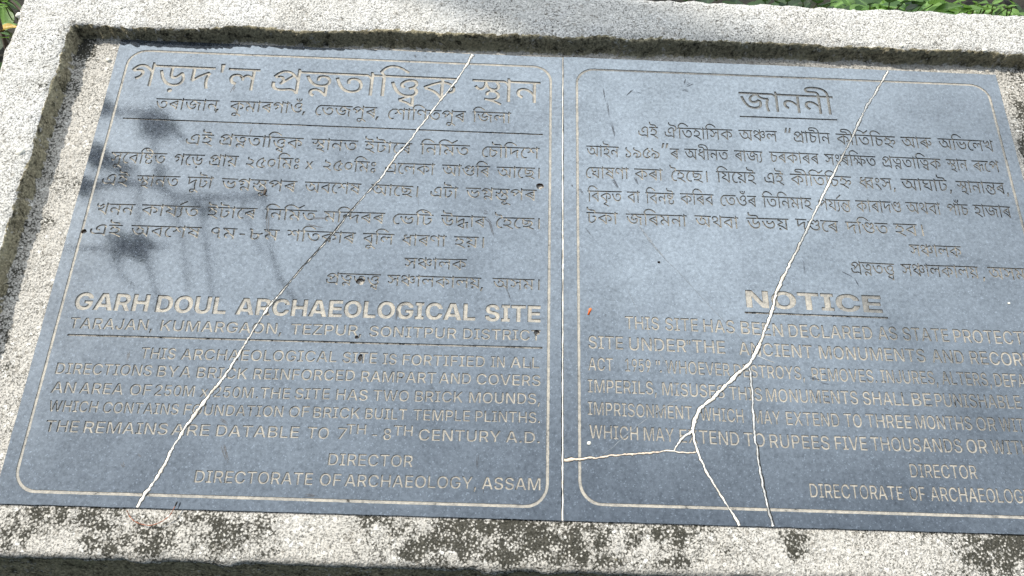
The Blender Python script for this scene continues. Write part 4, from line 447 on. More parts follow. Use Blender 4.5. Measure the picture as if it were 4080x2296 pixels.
10459: [[108,0,1,10,364,1,74,364,1,124,163,1,129,143,0,137,99,0,145,56,0,149,35,1,139,35,1,143,56,0,152,99,0,161,143,0,166,163,1,218,364,1,283,364,1,334,163,1,339,143,0,348,99,0,357,56,0,361,35,1,351,35,1,355,56,0,363,99,0,372,143,0,376,163,1,426,364,1,491,364,1,392,0,1,323,0,1,267,210,1,260,236,0,249,295,0,243,329,1,257,329,1,251,296,0,241,238,0,233,210,1,178,0,1]],
11366: [[64,0,1,221,310,1,221,312,1,39,312,1,39,364,1,284,364,1,284,311,1,127,0,1]],
11392: [[243,175,1,243,126,1,80,126,1,80,175,1]],
11367: [[161,-5,1,123,-5,0,63,21,0,29,68,0,29,97,1,29,121,0,50,160,0,85,185,0,107,189,1,107,190,1,78,196,0,42,241,0,42,271,1,42,300,0,73,344,0,127,369,0,161,369,1,196,369,0,250,344,0,280,300,0,280,271,1,280,241,0,245,196,0,216,190,1,216,189,1,238,185,0,273,159,0,294,121,0,294,97,1,294,68,0,260,21,0,200,-5,0], [161,43,1,183,43,0,214,57,0,232,84,0,232,101,1,232,119,0,214,147,0,182,163,0,161,163,1,141,163,0,109,147,0,91,119,0,91,101,1,91,84,0,108,57,0,140,43,0], [161,210,1,179,210,0,206,224,0,221,250,0,221,266,1,221,282,0,206,307,0,179,321,0,161,321,1,143,321,0,116,307,0,101,282,0,101,266,1,101,250,0,117,224,0,144,210,0]],
56: [[138,276,1,86,276,1,86,0,1,47,0,1,47,276,1,-5,276,1,-5,311,1,47,311,1,45,344,0,16,388,0,-32,413,0,-92,424,0,-126,424,1,-156,424,0,-198,418,0,-221,406,0,-221,396,1,-221,386,0,-197,382,0,-182,382,1,-134,382,1,-108,382,0,-77,372,0,-68,362,1,-58,353,0,-50,327,0,-50,308,1,-84,308,1,-84,320,0,-89,335,0,-94,339,1,-100,343,0,-114,346,0,-127,346,1,-176,346,1,-197,346,0,-228,352,0,-238,356,1,-250,364,0,-260,384,0,-260,394,1,-260,424,0,-196,458,0,-129,458,1,-28,458,0,82,387,0,87,311,1,138,311,1]],
17: [[256,314,1,276,314,0,304,306,0,313,297,1,322,289,0,334,266,0,334,245,1,334,0,1,296,0,1,292,15,0,277,34,0,256,44,0,240,44,1,222,44,0,192,40,0,158,35,0,136,35,1,119,35,0,80,42,0,45,64,0,23,105,0,23,139,1,23,151,0,27,178,0,29,188,1,68,183,1,66,176,0,62,154,0,62,140,1,62,118,0,75,91,0,97,77,0,124,72,0,138,72,1,163,72,0,204,80,0,230,80,1,252,80,0,284,68,0,295,53,1,295,232,1,295,250,0,290,266,0,284,271,1,276,278,0,257,278,1,239,278,0,206,262,0,181,238,0,166,209,0,166,196,1,166,192,0,170,180,0,184,172,0,196,172,1,202,172,0,212,174,0,217,174,1,220,139,1,216,137,0,199,135,0,188,135,1,164,135,0,127,165,0,127,196,1,127,216,0,148,258,0,184,292,0,230,314,0], [416,288,1,416,260,0,392,222,0,352,195,0,328,185,1,328,224,1,340,230,0,362,246,0,376,270,0,376,286,1,376,299,0,368,318,0,360,324,1,350,332,0,320,343,0,293,346,1,241,354,1,210,358,0,171,378,0,152,412,0,152,438,1,152,442,0,154,454,0,154,458,1,192,456,1,191,453,0,190,443,0,190,439,1,190,429,0,195,414,0,200,407,1,206,401,0,223,394,0,237,392,1,302,382,1,324,380,0,357,371,0,381,359,0,390,351,1,402,340,0,416,307,0]],
632: [[45,242,1,42,248,1,46,266,0,60,306,0,76,346,0,84,364,1,118,364,1,113,344,0,104,301,0,96,260,0,94,242,1], [139,242,1,136,248,1,140,266,0,154,306,0,170,346,0,178,364,1,212,364,1,207,344,0,198,301,0,190,260,0,188,242,1]],
447: [[121,250,1,160,250,0,209,224,0,232,183,0,232,162,1,232,122,0,174,73,0,118,70,1,123,76,1,146,70,0,196,46,0,246,14,0,270,-5,1,247,-32,1,216,-8,0,164,25,0,114,50,0,58,69,0,23,77,1,30,112,1,48,106,0,80,102,0,104,102,1,139,102,0,178,119,0,192,146,0,192,160,1,192,186,0,154,215,0,124,215,1,106,215,0,84,208,0,74,194,0,74,185,1,74,181,0,76,172,0,77,169,1,40,162,1,38,169,0,35,186,0,35,192,1,35,210,0,57,236,0,96,250,0], [88,232,1,85,248,0,60,273,0,36,278,1,48,300,1,72,294,1,100,284,0,125,256,0,127,234,1], [380,311,1,380,276,1,-5,276,1,-5,311,1], [290,212,1,320,212,0,358,178,0,358,150,1,358,135,0,345,104,0,311,77,0,280,68,1,268,104,1,292,110,0,320,131,0,320,146,1,320,164,0,300,178,0,287,178,1,275,178,0,252,164,0,232,140,0,223,123,1,199,140,1,212,164,0,239,196,0,271,212,0]],
455: [[406,311,1,406,276,1,250,276,1,250,144,1,249,137,1,250,128,0,250,108,0,250,98,1,250,0,1,212,0,1,196,30,0,144,80,0,76,116,0,38,122,1,18,170,1,66,198,0,169,246,0,224,262,1,212,241,1,212,276,1,-5,276,1,-5,311,1], [212,236,1,222,223,1,197,216,0,142,193,0,88,166,0,64,152,1,84,148,0,130,128,0,173,102,0,208,66,0,219,44,1,215,43,1,213,56,0,212,82,0,212,95,1], [246,62,1,230,94,0,178,143,0,112,176,0,72,182,1,97,203,1,125,198,0,179,176,0,226,140,0,244,111,1], [319,82,1,300,82,0,268,97,0,240,131,0,230,158,1,249,192,1,256,166,0,276,132,0,300,116,0,314,116,1,326,116,0,346,131,0,346,149,1,346,160,0,336,178,0,316,191,0,298,194,1,305,232,1,326,228,0,362,207,0,384,174,0,384,150,1,384,119,0,348,82,0]],
76: [[144,0,1,101,0,0,62,36,0,62,61,1,62,80,0,86,114,0,117,122,1,132,84,1,116,80,0,102,69,0,102,60,1,102,50,0,123,38,0,143,38,1,174,38,0,208,68,0,208,90,1,208,106,0,196,129,0,168,155,0,144,172,1,112,194,0,77,224,0,62,250,0,62,264,1,62,276,0,76,304,0,88,316,1,122,298,1,114,290,0,106,276,0,106,268,1,106,262,0,110,250,0,122,236,0,148,216,0,169,202,1,198,182,0,232,149,0,246,114,0,246,91,1,246,63,0,220,22,0,174,0,0]],
84: [[87,158,1,110,158,0,146,140,0,166,110,0,166,90,1,166,71,0,153,44,0,139,31,1,138,36,1,184,41,0,238,76,0,238,107,1,238,125,0,222,152,0,178,176,0,137,188,1,92,200,0,39,222,0,18,249,0,18,268,1,18,280,0,28,303,0,42,316,1,73,298,1,66,291,0,60,279,0,60,274,1,60,267,0,65,256,0,83,246,0,120,232,0,152,224,1,192,212,0,242,187,0,269,159,0,279,126,0,279,108,1,279,78,0,250,36,0,200,11,0,134,0,0,98,0,1,92,0,1,80,34,1,103,42,0,128,66,0,128,84,1,128,102,0,108,122,0,88,122,1,70,122,0,54,108,0,54,98,1,54,93,0,57,81,0,60,76,1,22,68,1,18,76,0,14,94,0,14,104,1,14,120,0,30,144,0,63,158,0]],
633: [[208,364,1,211,359,1,206,342,0,192,301,0,176,260,0,168,242,1,134,242,1,139,262,0,148,306,0,156,348,0,159,364,1], [114,364,1,117,359,1,112,342,0,98,301,0,82,260,0,74,242,1,40,242,1,45,262,0,54,306,0,62,348,0,65,364,1]],
6: [[62,157,1,93,138,0,150,86,0,196,26,0,212,-4,1,180,-20,1,159,11,0,118,62,0,70,104,0,36,125,1], [39,243,1,39,264,0,58,294,0,90,311,0,110,311,1,130,311,0,162,294,0,180,264,0,180,243,1,180,222,0,162,192,0,130,174,0,110,174,1,90,174,0,58,192,0,39,222,0], [74,243,1,74,226,0,94,207,0,110,207,1,126,207,0,146,226,0,146,243,1,146,260,0,126,278,0,110,278,1,94,278,0,74,259,0]],
129: [[464,311,1,464,276,1,307,276,1,307,0,1,268,0,1,268,42,1,271,55,1,270,61,0,268,88,0,268,101,1,268,210,1,268,216,1,268,276,1,-5,276,1,-5,311,1], [438,136,1,438,120,0,426,92,0,397,74,0,372,74,1,366,74,0,351,75,0,344,76,1,348,112,1,350,112,0,360,112,0,364,112,1,386,112,0,400,128,0,400,138,1,400,148,0,392,162,0,386,167,1,374,177,0,330,186,0,297,186,1,280,186,1,250,186,0,204,200,0,178,236,0,178,266,1,178,270,0,179,282,0,180,288,1,218,286,1,217,281,0,216,272,0,216,268,1,216,238,0,250,221,0,281,221,1,296,221,1,346,221,0,400,204,0,416,190,1,428,179,0,438,152,0], [174,132,1,195,132,0,232,114,0,264,82,0,276,63,1,277,28,1,272,17,1,256,42,0,224,78,0,193,97,0,176,97,1,167,97,0,156,92,0,150,82,0,150,74,1,150,66,0,154,54,0,156,50,1,117,42,1,114,48,0,108,66,0,108,75,1,108,89,0,118,110,0,136,125,0,160,132,0], [92,232,1,118,232,0,160,208,0,186,164,0,186,132,1,186,123,0,184,108,0,182,103,1,144,104,1,146,110,0,147,124,0,147,128,1,147,144,0,137,176,0,114,196,0,95,196,1,79,196,0,66,182,0,66,171,1,66,167,0,68,157,0,70,152,1,31,144,1,28,152,0,24,168,0,24,174,1,24,188,0,34,208,0,52,224,0,77,232,0], [62,202,1,62,206,0,63,218,0,63,224,1,63,245,0,43,284,0,21,291,1,68,301,1,84,287,0,101,252,0,101,225,1,101,218,0,100,206,0,98,200,1]],
260: [[192,95,1,151,95,0,84,124,0,33,190,0,14,246,1,51,256,1,66,213,0,102,156,0,153,129,0,189,129,1,232,129,0,264,159,0,264,182,1,264,202,0,236,230,0,211,230,1,198,230,0,183,223,0,176,210,0,176,203,1,176,200,0,178,188,0,179,184,1,142,178,1,140,186,0,137,204,0,137,208,1,137,227,0,156,252,0,190,264,0,208,264,1,238,264,0,280,240,0,302,202,0,302,180,1,302,156,0,276,117,0,228,95,0], [335,311,1,335,276,1,-5,276,1,-5,311,1], [264,128,1,264,-38,1,225,-38,1,206,-19,0,166,6,0,121,22,0,96,26,1,79,64,1,96,74,0,123,88,0,148,98,0,160,102,1], [225,98,1,209,92,0,170,74,0,133,57,0,121,50,1,119,54,1,150,47,0,204,22,0,226,2,1,226,10,0,225,32,0,225,38,1]],
479: [[390,311,1,390,276,1,250,276,1,250,0,1,212,0,1,196,30,0,144,80,0,76,116,0,38,122,1,18,170,1,66,198,0,169,246,0,224,262,1,212,241,1,212,276,1,-5,276,1,-5,311,1], [212,236,1,222,223,1,197,216,0,142,193,0,88,166,0,64,152,1,84,148,0,130,128,0,173,102,0,208,66,0,219,44,1,215,43,1,213,56,0,212,82,0,212,95,1], [246,62,1,230,94,0,178,143,0,112,176,0,72,182,1,97,203,1,125,198,0,179,176,0,226,140,0,244,111,1], [344,110,1,344,94,0,351,54,0,358,34,1,323,26,1,316,48,0,308,94,0,308,112,1,308,128,0,312,162,0,318,177,1,321,178,1,311,175,0,285,165,0,260,154,0,250,150,1,250,188,1,268,196,0,314,214,0,335,220,1,364,191,1,352,172,0,344,130,0]],
23: [[320,311,1,320,276,1,268,276,1,268,0,1,230,0,1,214,22,0,163,60,0,97,87,0,59,90,1,42,133,1,52,142,0,74,157,0,98,172,0,110,179,1,138,175,1,132,173,0,122,172,0,117,172,1,88,172,0,48,186,0,28,215,0,28,234,1,28,257,0,57,290,0,86,308,1,120,290,1,92,280,0,68,252,0,68,236,1,68,218,0,94,202,0,112,202,1,123,202,0,150,210,0,166,220,1,187,190,1,169,180,0,130,154,0,93,128,0,78,117,1,72,126,1,130,117,0,203,76,0,230,46,1,230,54,0,230,73,0,230,82,1,230,276,1,-5,276,1,-5,311,1]],
263: [[306,311,1,306,276,1,250,276,1,250,0,1,212,0,1,197,30,0,144,80,0,76,116,0,38,122,1,18,170,1,66,198,0,169,246,0,224,262,1,212,241,1,212,311,1], [212,237,1,222,223,1,184,210,0,100,174,0,65,152,1,92,146,0,153,117,0,205,73,0,219,44,1,214,44,1,214,56,0,212,78,0,212,94,1], [120,314,1,126,314,0,140,313,0,146,312,1,144,276,1,140,276,0,132,277,0,126,277,1,110,277,0,94,264,0,94,254,1,94,242,0,117,223,0,146,212,1,116,189,1,98,198,0,70,220,0,54,246,0,54,262,1,54,276,0,68,300,0,98,314,0], [494,311,1,494,276,1,441,276,1,441,0,1,402,0,1,388,30,0,335,80,0,267,116,0,228,122,1,220,176,1,266,202,0,362,246,0,414,262,1,402,241,1,402,276,1,292,276,1,292,311,1], [402,237,1,413,223,1,375,210,0,291,174,0,256,152,1,282,146,0,344,117,0,396,73,0,410,44,1,405,44,1,404,56,0,402,78,0,402,94,1]],
357: [[254,152,1,236,152,0,210,159,0,186,175,0,170,188,1,158,200,0,144,208,0,136,208,1,128,208,0,115,198,0,115,188,1,115,178,0,126,163,0,136,154,1,108,126,1,94,140,0,74,170,0,74,190,1,74,208,0,91,232,0,118,244,0,130,244,1,151,244,0,180,229,0,196,214,1,214,199,0,236,186,0,252,186,1,268,186,0,287,202,0,287,221,1,287,240,0,266,274,0,252,288,1,292,296,1,300,288,0,315,266,0,326,238,0,326,221,1,326,198,0,310,168,0,278,152,0], [366,311,1,366,276,1,-5,276,1,-5,311,1], [210,-28,1,167,-28,0,94,5,0,34,80,0,12,142,1,50,154,1,67,105,0,111,42,0,170,10,0,208,10,1,254,10,0,290,44,0,290,72,1,290,88,0,278,113,0,254,127,0,236,127,1,224,127,0,209,119,0,202,106,0,202,97,1,202,94,0,204,80,0,206,74,1,168,68,1,166,76,0,162,96,0,162,103,1,162,122,0,182,146,0,215,160,0,234,160,1,265,160,0,307,135,0,328,94,0,328,70,1,328,40,0,302,-4,0,249,-28,0]],
59: [[-178,-40,1,-158,-30,0,-117,-12,0,-74,5,0,-52,12,1,-40,-20,1,-57,-26,0,-93,-38,0,-126,-50,0,-138,-57,1,-145,-51,1,-106,-54,0,-48,-72,0,-2,-94,0,18,-107,1,0,-136,1,-26,-119,0,-76,-96,0,-130,-83,0,-160,-80,1]],
423: [[135,308,1,185,308,0,238,266,0,238,226,1,238,203,0,218,168,0,185,145,0,144,134,0,122,134,1,94,134,0,50,152,0,23,190,0,23,218,1,23,240,0,42,274,0,74,296,0,114,308,0], [137,277,1,116,277,0,81,263,0,61,237,0,61,218,1,61,195,0,94,168,0,124,168,1,144,168,0,179,182,0,200,210,0,200,228,1,200,252,0,168,277,0], [64,274,1,106,260,0,182,213,0,211,186,1,194,156,1,163,186,0,84,234,0,41,250,1], [288,311,1,288,276,1,202,276,1,138,284,1,88,278,1,70,277,0,36,276,0,18,276,1,-5,276,1,-5,311,1], [196,311,1,196,332,0,178,350,0,156,350,1,113,350,1,80,350,0,45,358,0,32,368,1,19,378,0,6,410,0,6,430,1,6,436,0,7,448,0,8,456,1,45,454,1,44,448,0,43,440,0,43,434,1,43,424,0,48,406,0,52,401,1,60,393,0,86,386,0,110,386,1,146,386,1,172,386,0,204,378,0,214,367,1,223,359,0,232,332,0,232,311,1], [150,-6,1,107,-6,0,60,34,0,60,70,1,60,88,0,81,120,0,120,146,0,148,158,1,194,152,1,160,134,0,118,107,0,98,83,0,98,68,1,98,52,0,113,36,0,138,30,0,152,30,1,174,30,0,204,41,0,220,60,0,220,70,1,220,78,0,212,88,0,202,95,1,226,123,1,246,112,0,261,88,0,261,74,1,261,52,0,234,16,0,186,-6,0]],
332: [[162,314,1,186,314,0,224,292,0,236,268,1,265,304,1,296,311,1,312,298,0,336,261,0,336,236,1,336,209,0,311,167,0,268,136,0,240,125,1,224,162,1,258,174,0,298,208,0,298,235,1,298,248,0,286,271,0,274,280,1,298,290,1,244,225,1,214,224,1,210,248,0,184,280,0,164,280,1,150,280,0,132,262,0,132,248,1,132,230,0,160,212,0,184,209,1,179,170,1,141,173,0,92,214,0,92,248,1,92,270,0,112,299,0,144,314,0], [226,16,1,192,16,0,128,41,0,74,96,0,30,188,0,14,254,1,52,264,1,71,190,0,120,97,0,186,54,0,228,54,1,258,54,0,300,80,0,300,109,1,300,128,0,274,156,0,254,164,1,294,182,1,316,170,0,340,132,0,340,108,1,340,80,0,312,38,0,262,16,0]],
36: [[328,311,1,328,276,1,275,276,1,275,0,1,236,0,1,218,28,0,166,76,0,99,112,0,58,119,1,46,166,1,72,148,1,114,140,0,178,108,0,224,69,0,238,48,1,237,60,0,236,83,0,236,96,1,236,344,1,263,344,1,274,311,1], [106,312,1,137,312,0,179,291,0,200,254,0,200,232,1,200,193,0,136,144,0,79,138,1,55,142,1,46,166,1,88,168,0,138,187,0,160,216,0,160,233,1,160,254,0,132,278,0,104,278,1,80,278,0,58,258,0,58,247,1,58,240,0,66,228,0,75,223,1,53,192,1,44,198,0,28,214,0,19,235,0,19,248,1,19,266,0,39,295,0,78,312,0]],
20300: [[24,0,1,24,364,1,114,364,1,218,197,1,224,189,0,241,158,0,260,124,0,268,108,1,258,85,1,257,103,0,255,149,0,255,192,0,255,205,1,255,364,1,342,364,1,342,0,1,252,0,1,156,152,1,149,163,0,128,199,0,104,243,0,91,267,1,107,275,1,109,248,0,111,200,0,111,163,0,111,152,1,111,0,1]],
11485: [[53,223,1,47,364,1,105,364,1,98,223,1], [146,223,1,140,364,1,198,364,1,191,223,1]],
11360: [[49,0,1,49,50,1,284,50,1,284,0,1], [204,364,1,204,0,1,145,0,1,145,308,1,143,308,1,56,248,1,56,306,1,139,364,1]],
11374: [[161,369,1,197,369,0,253,338,0,286,283,0,286,246,1,286,219,0,263,161,0,235,121,1,152,0,1,89,0,1,208,171,1,219,171,1,214,162,0,195,145,0,167,134,0,149,134,1,116,134,0,65,162,0,37,213,0,37,248,1,37,283,0,69,338,0,125,369,0], [161,319,1,142,319,0,112,301,0,94,269,0,94,248,1,94,228,0,112,196,0,142,177,0,161,177,1,181,177,0,211,196,0,229,228,0,229,248,1,229,268,0,211,301,0,181,319,0]],
10466: [[11,0,1,157,208,1,157,163,1,20,364,1,90,364,1,137,295,1,147,279,0,162,254,0,175,230,0,182,216,1,169,216,1,176,230,0,189,254,0,205,279,0,215,295,1,262,364,1,330,364,1,195,166,1,195,210,1,339,0,1,268,0,1,211,84,1,202,98,0,188,120,0,177,140,0,170,153,1,180,153,1,174,141,0,161,120,0,148,98,0,138,84,1,80,0,1]],
}
LINES = [
(0, 'title_line', 'large Assamese title lettering', 0, [
 ((-0.57573,0.56853,0.01127,-4e-05,0.01124), 11, 311, ((22,0,0),(68,328,0),(37,684,0),(592,985.5,0),(47,1148.5,0),)),
 ((-0.3883,0.56762,0.01195,-5e-05,0.01115), 22, 311, ((224,0,0),(341,377.5,0),(35,707.5,0),(54,1061,0),(55,1194,0),(344,1327,0),(20,1688.5,0),)),
 ((-0.12201,0.56589,0.01141,-4e-05,0.01112), -5, 311, ((437,0,0),(54,360.5,0),(39,493.5,0),)),
]),
(0, 'address_line', 'Assamese address lettering under the title', 0, [
 ((-0.53383,0.5151,0.00488,2e-05,0.00541), -5, 311, ((35,0,0),(85,353.5,0),(54,651.5,0),(27,784.5,0),(54,1243,0),(39,1376,0),)),
 ((-0.45467,0.51612,0.00592,8e-05,0.0054), 23, 311, ((597,0,0),)),
 ((-0.43713,0.51542,0.00484,7e-05,0.00538), -5, 311, ((20,0,0),(57,293.5,0),(44,403.5,0),(54,714.5,0),(85,847.5,0),(22,1145.5,0),(54,1473.5,0),(18,1606.5,0),(5,1905,0),)),
 ((-0.34204,0.51719,0.00559,0.00027,0.00538), 23, 311, ((597,0,0),)),
 ((-0.32515,0.51492,0.00496,-3e-05,0.00536), 24, 311, ((450,0,0),(35,173,0),(27,526.5,0),(40,985,0),(57,1343,0),(85,1343,0),)),
 ((-0.24596,0.51377,0.00561,0.00027,0.00535), 23, 311, ((597,0,0),)),
 ((-0.22993,0.51346,0.00491,1e-05,0.00535), 24, 311, ((450,0,0),(48,173,0),(54,511.5,0),(55,644.5,0),(34,777.5,0),(35,1087.5,0),(40,1441,0),(57,1799,0),(85,1799,0),)),
 ((-0.11962,0.51407,0.00468,1e-05,0.00535), -5, 311, ((55,0,0),(27,133,0),(47,591.5,0),(54,957,0),)),
]),
(0, 'text_line', None, 0, [
 ((-0.48389,0.46207,0.00555,9e-05,0.00531), 23, 311, ((16,0,0),(10,379,0),)),
 ((-0.44128,0.46403,0.00516,-7e-05,0.0053), 22, 311, ((224,0,0),(341,377.5,0),(35,707.5,0),(54,1061,0),(55,1194,0),(344,1327,0),(20,1688.5,0),)),
 ((-0.32426,0.46245,0.00518,-3e-05,0.00527), -5, 311, ((437,0,0),(54,360.5,0),(39,493.5,0),(35,795.5,0),)),
 ((-0.25611,0.46173,0.00529,-4e-05,0.00526), -5, 311, ((10,0,0),(30,265,0),(54,548.5,0),(61,681.5,0),(85,854.5,0),)),
 ((-0.18451,0.4613,0.00517,1e-05,0.00526), -5, 311, ((55,0,0),(39,133,0),(55,435,0),(44,568,0),(131,879,0),(35,879,0),)),
 ((-0.10456,0.46095,0.00491,5e-05,0.00526), 24, 311, ((450,0,0),(25,173,0),(67,456.5,0),(55,589.5,0),(37,722.5,0),(61,1024,0),(48,1197,0),)),
]),
(0, 'text_line', None, 0, [
 ((-0.57323,0.43151,0.00442,5e-05,0.00521), -5, 311, ((50,0,0),(57,341,0),(61,341,0),(42,514,0),(523,812,0),(35,1227.5,0),)),
 ((-0.49355,0.43178,0.00447,6e-05,0.00519), 11, 311, ((22,0,0),(61,328,0),(68,501,0),)),
 ((-0.44882,0.43263,0.00451,-1e-05,0.00518), 22, 311, ((224,0,0),(54,377.5,0),(70,510.5,0),)),
 ((-0.40251,0.43197,0.00454,3e-05,0.00517), 32, 311, ((77,0,0),(80,296,0),(75,592,0),(55,888,0),(44,1021,0),(7,1332,0),)),
 ((-0.3274,0.4287,0.00388,6e-05,0.00421), 11, 273, ((10993,0,0),)),
 ((-0.30498,0.43229,0.00451,-6e-05,0.00515), 32, 311, ((77,0,0),(80,296,0),(75,592,0),(55,888,0),(44,1021,0),(7,1332,0),)),
 ((-0.2264,0.43118,0.00441,2e-05,0.00514), 23, 311, ((16,0,0),(61,379,0),(47,552,0),(20,917.5,0),(54,1321,0),)),
 ((-0.15437,0.43135,0.0043,-0,0.00514), -5, 311, ((9,0,0),(452,579,0),(55,991.5,0),(85,1124.5,0),)),
 ((-0.08463,0.43127,0.00445,6e-05,0.00514), -5, 311, ((9,0,0),(61,579,0),(26,752,0),(641,1095.5,0),)),
]),
(0, 'text_line', None, 0, [
 ((-0.57562,0.39913,0.00521,5e-05,0.00508), 23, 311, ((16,0,0),(10,379,0),)),
 ((-0.53388,0.39914,0.00464,6e-05,0.00507), -5, 311, ((437,0,0),(54,360.5,0),(39,493.5,0),(35,795.5,0),)),
 ((-0.47097,0.39978,0.0045,2e-05,0.00506), -5, 311, ((37,0,0),(57,307.5,0),(30,301.5,0),(54,585,0),)),
 ((-0.42843,0.39967,0.0055,-3e-05,0.00504), -5, 311, ((43,0,0),(299,360.5,0),(435,688.5,0),(534,1011.5,31.5),(40,1052.5,0),(85,1410.5,0),)),
 ((-0.3247,0.39913,0.00448,-0,0.00502), -5, 311, ((8,0,0),(42,446.5,0),(61,744.5,0),(48,917.5,0),(49,1256,0),)),
 ((-0.24158,0.39895,0.0048,-5e-05,0.00501), -5, 311, ((9,0,0),(61,579,0),(26,752,0),(641,1095.5,0),)),
 ((-0.1668,0.39867,0.0045,1e-05,0.00501), 23, 311, ((16,0,0),(30,379,0),(54,662.5,0),)),
 ((-0.12261,0.39917,0.00523,3e-05,0.00501), -5, 311, ((43,0,0),(299,360.5,0),(435,688.5,0),(534,1011.5,31.5),(40,1052.5,0),(85,1410.5,0),)),
]),
(0, 'text_line', None, 0, [
 ((-0.57381,0.35757,0.00502,7e-05,0.00492), 24, 311, ((21,0,0),(39,348,0),(39,650,0),)),
 ((-0.51928,0.35852,0.00534,-1e-05,0.0049), -5, 311, ((20,0,0),(54,403.5,0),(45,536.5,0),(202,849.5,0),(131,977,0),(35,977,0),)),
 ((-0.43873,0.35852,0.00524,5e-05,0.00488), -5, 311, ((10,0,0),(30,265,0),(54,548.5,0),(61,681.5,0),(85,854.5,0),)),
 ((-0.3688,0.35902,0.00518,-2e-05,0.00487), -5, 311, ((55,0,0),(39,133,0),(55,435,0),(44,568,0),(131,879,0),(35,879,0),)),
 ((-0.29599,0.35841,0.00506,5e-05,0.00486), -5, 311, ((44,0,0),(55,311,0),(363,444,0),(85,892,0),(85,1190,0),)),
 ((-0.21059,0.35886,0.00538,1e-05,0.00485), 24, 311, ((450,0,0),(43,173,0),(520,533.5,0),)),
 ((-0.15146,0.35902,0.00474,-1e-05,0.00485), -5, 311, ((12,0,0),(350,356,0),(54,745.5,0),(85,878.5,0),)),
 ((-0.08491,0.35894,0.00509,6e-05,0.00485), -16, 311, ((451,0,0),(51,173,0),(61,438,0),(26,611,0),(641,954.5,0),)),
]),
(0, 'text_line', None, 0, [
 ((-0.57422,0.32901,0.00609,4e-05,0.00481), 23, 311, ((16,0,0),(10,379,0),)),
 ((-0.52616,0.32967,0.00539,4e-05,0.00479), -5, 311, ((8,0,0),(42,446.5,0),(61,744.5,0),(48,917.5,0),(49,1256,0),)),
 ((-0.42911,0.33101,0.00545,-0.00012,0.00477), 35, 311, ((82,0,0),(44,296,0),)),
 ((-0.39412,0.33046,0.00534,0,0.00477), 24, 311, ((598,0,0),)),
 ((-0.38295,0.33091,0.00612,-6e-05,0.00476), 11, 311, ((83,0,0),(44,296,0),)),
 ((-0.33731,0.3308,0.00503,-2e-05,0.00475), -4, 311, ((48,0,0),(55,338.5,0),(35,471.5,0),(20,825,0),(54,1228.5,0),(85,1361.5,0),)),
 ((-0.24507,0.33045,0.0048,-0,0.00474), -5, 311, ((42,0,0),(57,298,0),(55,298,0),(47,431,0),)),
 ((-0.19681,0.3303,0.00468,3e-05,0.00474), 18, 311, ((38,0,0),(54,298,0),(85,431,0),(34,729,0),(54,1039,0),)),
 ((-0.13356,0.33048,0.00514,6e-05,0.00474), -5, 311, ((51,0,0),(70,265,0),(641,578,0),)),
]),
(0, 'signature_line', 'Assamese signature lettering', 0, [
 ((-0.19194,0.29931,0.00453,5e-05,0.00462), -5, 311, ((50,0,0),(320,341,0),(54,764.5,0),(47,897.5,0),(20,1263,0),)),
]),
(0, 'signature_line', 'Assamese department lettering', 0, [
 ((-0.28258,0.2759,0.00459,3e-05,0.00454), 22, 311, ((224,0,0),(341,377.5,0),(35,707.5,0),(344,1061,0),)),
 ((-0.21048,0.27617,0.00453,2e-05,0.00453), -5, 311, ((50,0,0),(320,341,0),(54,764.5,0),(47,897.5,0),(20,1263,0),(54,1666.5,0),(47,1799.5,0),(70,2165,0),)),
 ((-0.09896,0.2758,0.00498,0.00019,0.00453), 23, 311, ((597,0,0),)),
 ((-0.08437,0.27687,0.00456,2e-05,0.00454), -5, 311, ((8,0,0),(50,446.5,0),(44,787.5,0),(641,1098.5,0),)),
]),
(0, 'heading_line', 'bold GARH DOUL ARCHAEOLOGICAL SITE lettering', 1, [
 ((-0.56996,0.21843,0.00617,5e-05,0.00591), 13, 0, ((20141,0,0),(20002,368.9,0),(20384,737.1,0),(20161,1065.7,0),)),
 ((-0.47599,0.21874,0.00616,3e-05,0.00588), 24, 0, ((20084,0,0),(20321,352.8,0),(20424,726.2,0),(20281,1078.5,0),)),
 ((-0.38339,0.21899,0.00596,6e-05,0.00584), 1, 0, ((20002,0,0),(20384,368.2,0),(20073,696.8,0),(20161,1060.7,0),(20002,1421.6,0),(20095,1789.9,0),(20321,2099.2,0),(20281,2472.7,0),(20321,2755.2,0),(20141,3128.7,0),(20234,3497.6,0),(20073,3703.6,0),(20002,4067.4,0),(20281,4435.7,0),)),
 ((-0.09173,0.22169,0.00575,6e-05,0.00584), 16, 0, ((20397,0,0),(20234,333.7,0),(20411,539.7,0),(20095,862.1,0),)),
]),
(0, 'address_line', 'English address lettering under the heading', 1, [
 ((-0.56925,0.19539,0.00388,3e-05,0.00367), 18, 0, ((10411,0,0),(10002,323.4,0),(10384,677.8,0),(10002,1001.7,0),(10266,1356.1,0),(10002,1640.7,0),(10300,1995.1,0),(11375,2368.1,0),)),
 ((-0.46536,0.19618,0.00412,3e-05,0.00364), 36, 0, ((10271,0,0),(10424,342.8,0),(10292,706.6,0),(10002,1159.4,0),(10384,1513.8,0),(10141,1837.7,0),(10002,2209.6,0),(10321,2564.1,0),(10300,2945,0),(11375,3317.9,0),)),
 ((-0.31595,0.19719,0.00404,6e-05,0.00363), 18, 0, ((10411,0,0),(10095,323.4,0),(10496,624.1,0),(10375,944.2,0),(10424,1262.8,0),(10384,1626.6,0),(11375,1950.5,0),)),
 ((-0.22507,0.19795,0.00391,3e-05,0.00362), 22, 0, ((10397,0,0),(10321,322.1,0),(10300,703,0),(10234,1075.9,0),(10411,1291.6,0),(10375,1615.1,0),(10424,1933.6,0),(10384,2297.4,0),)),
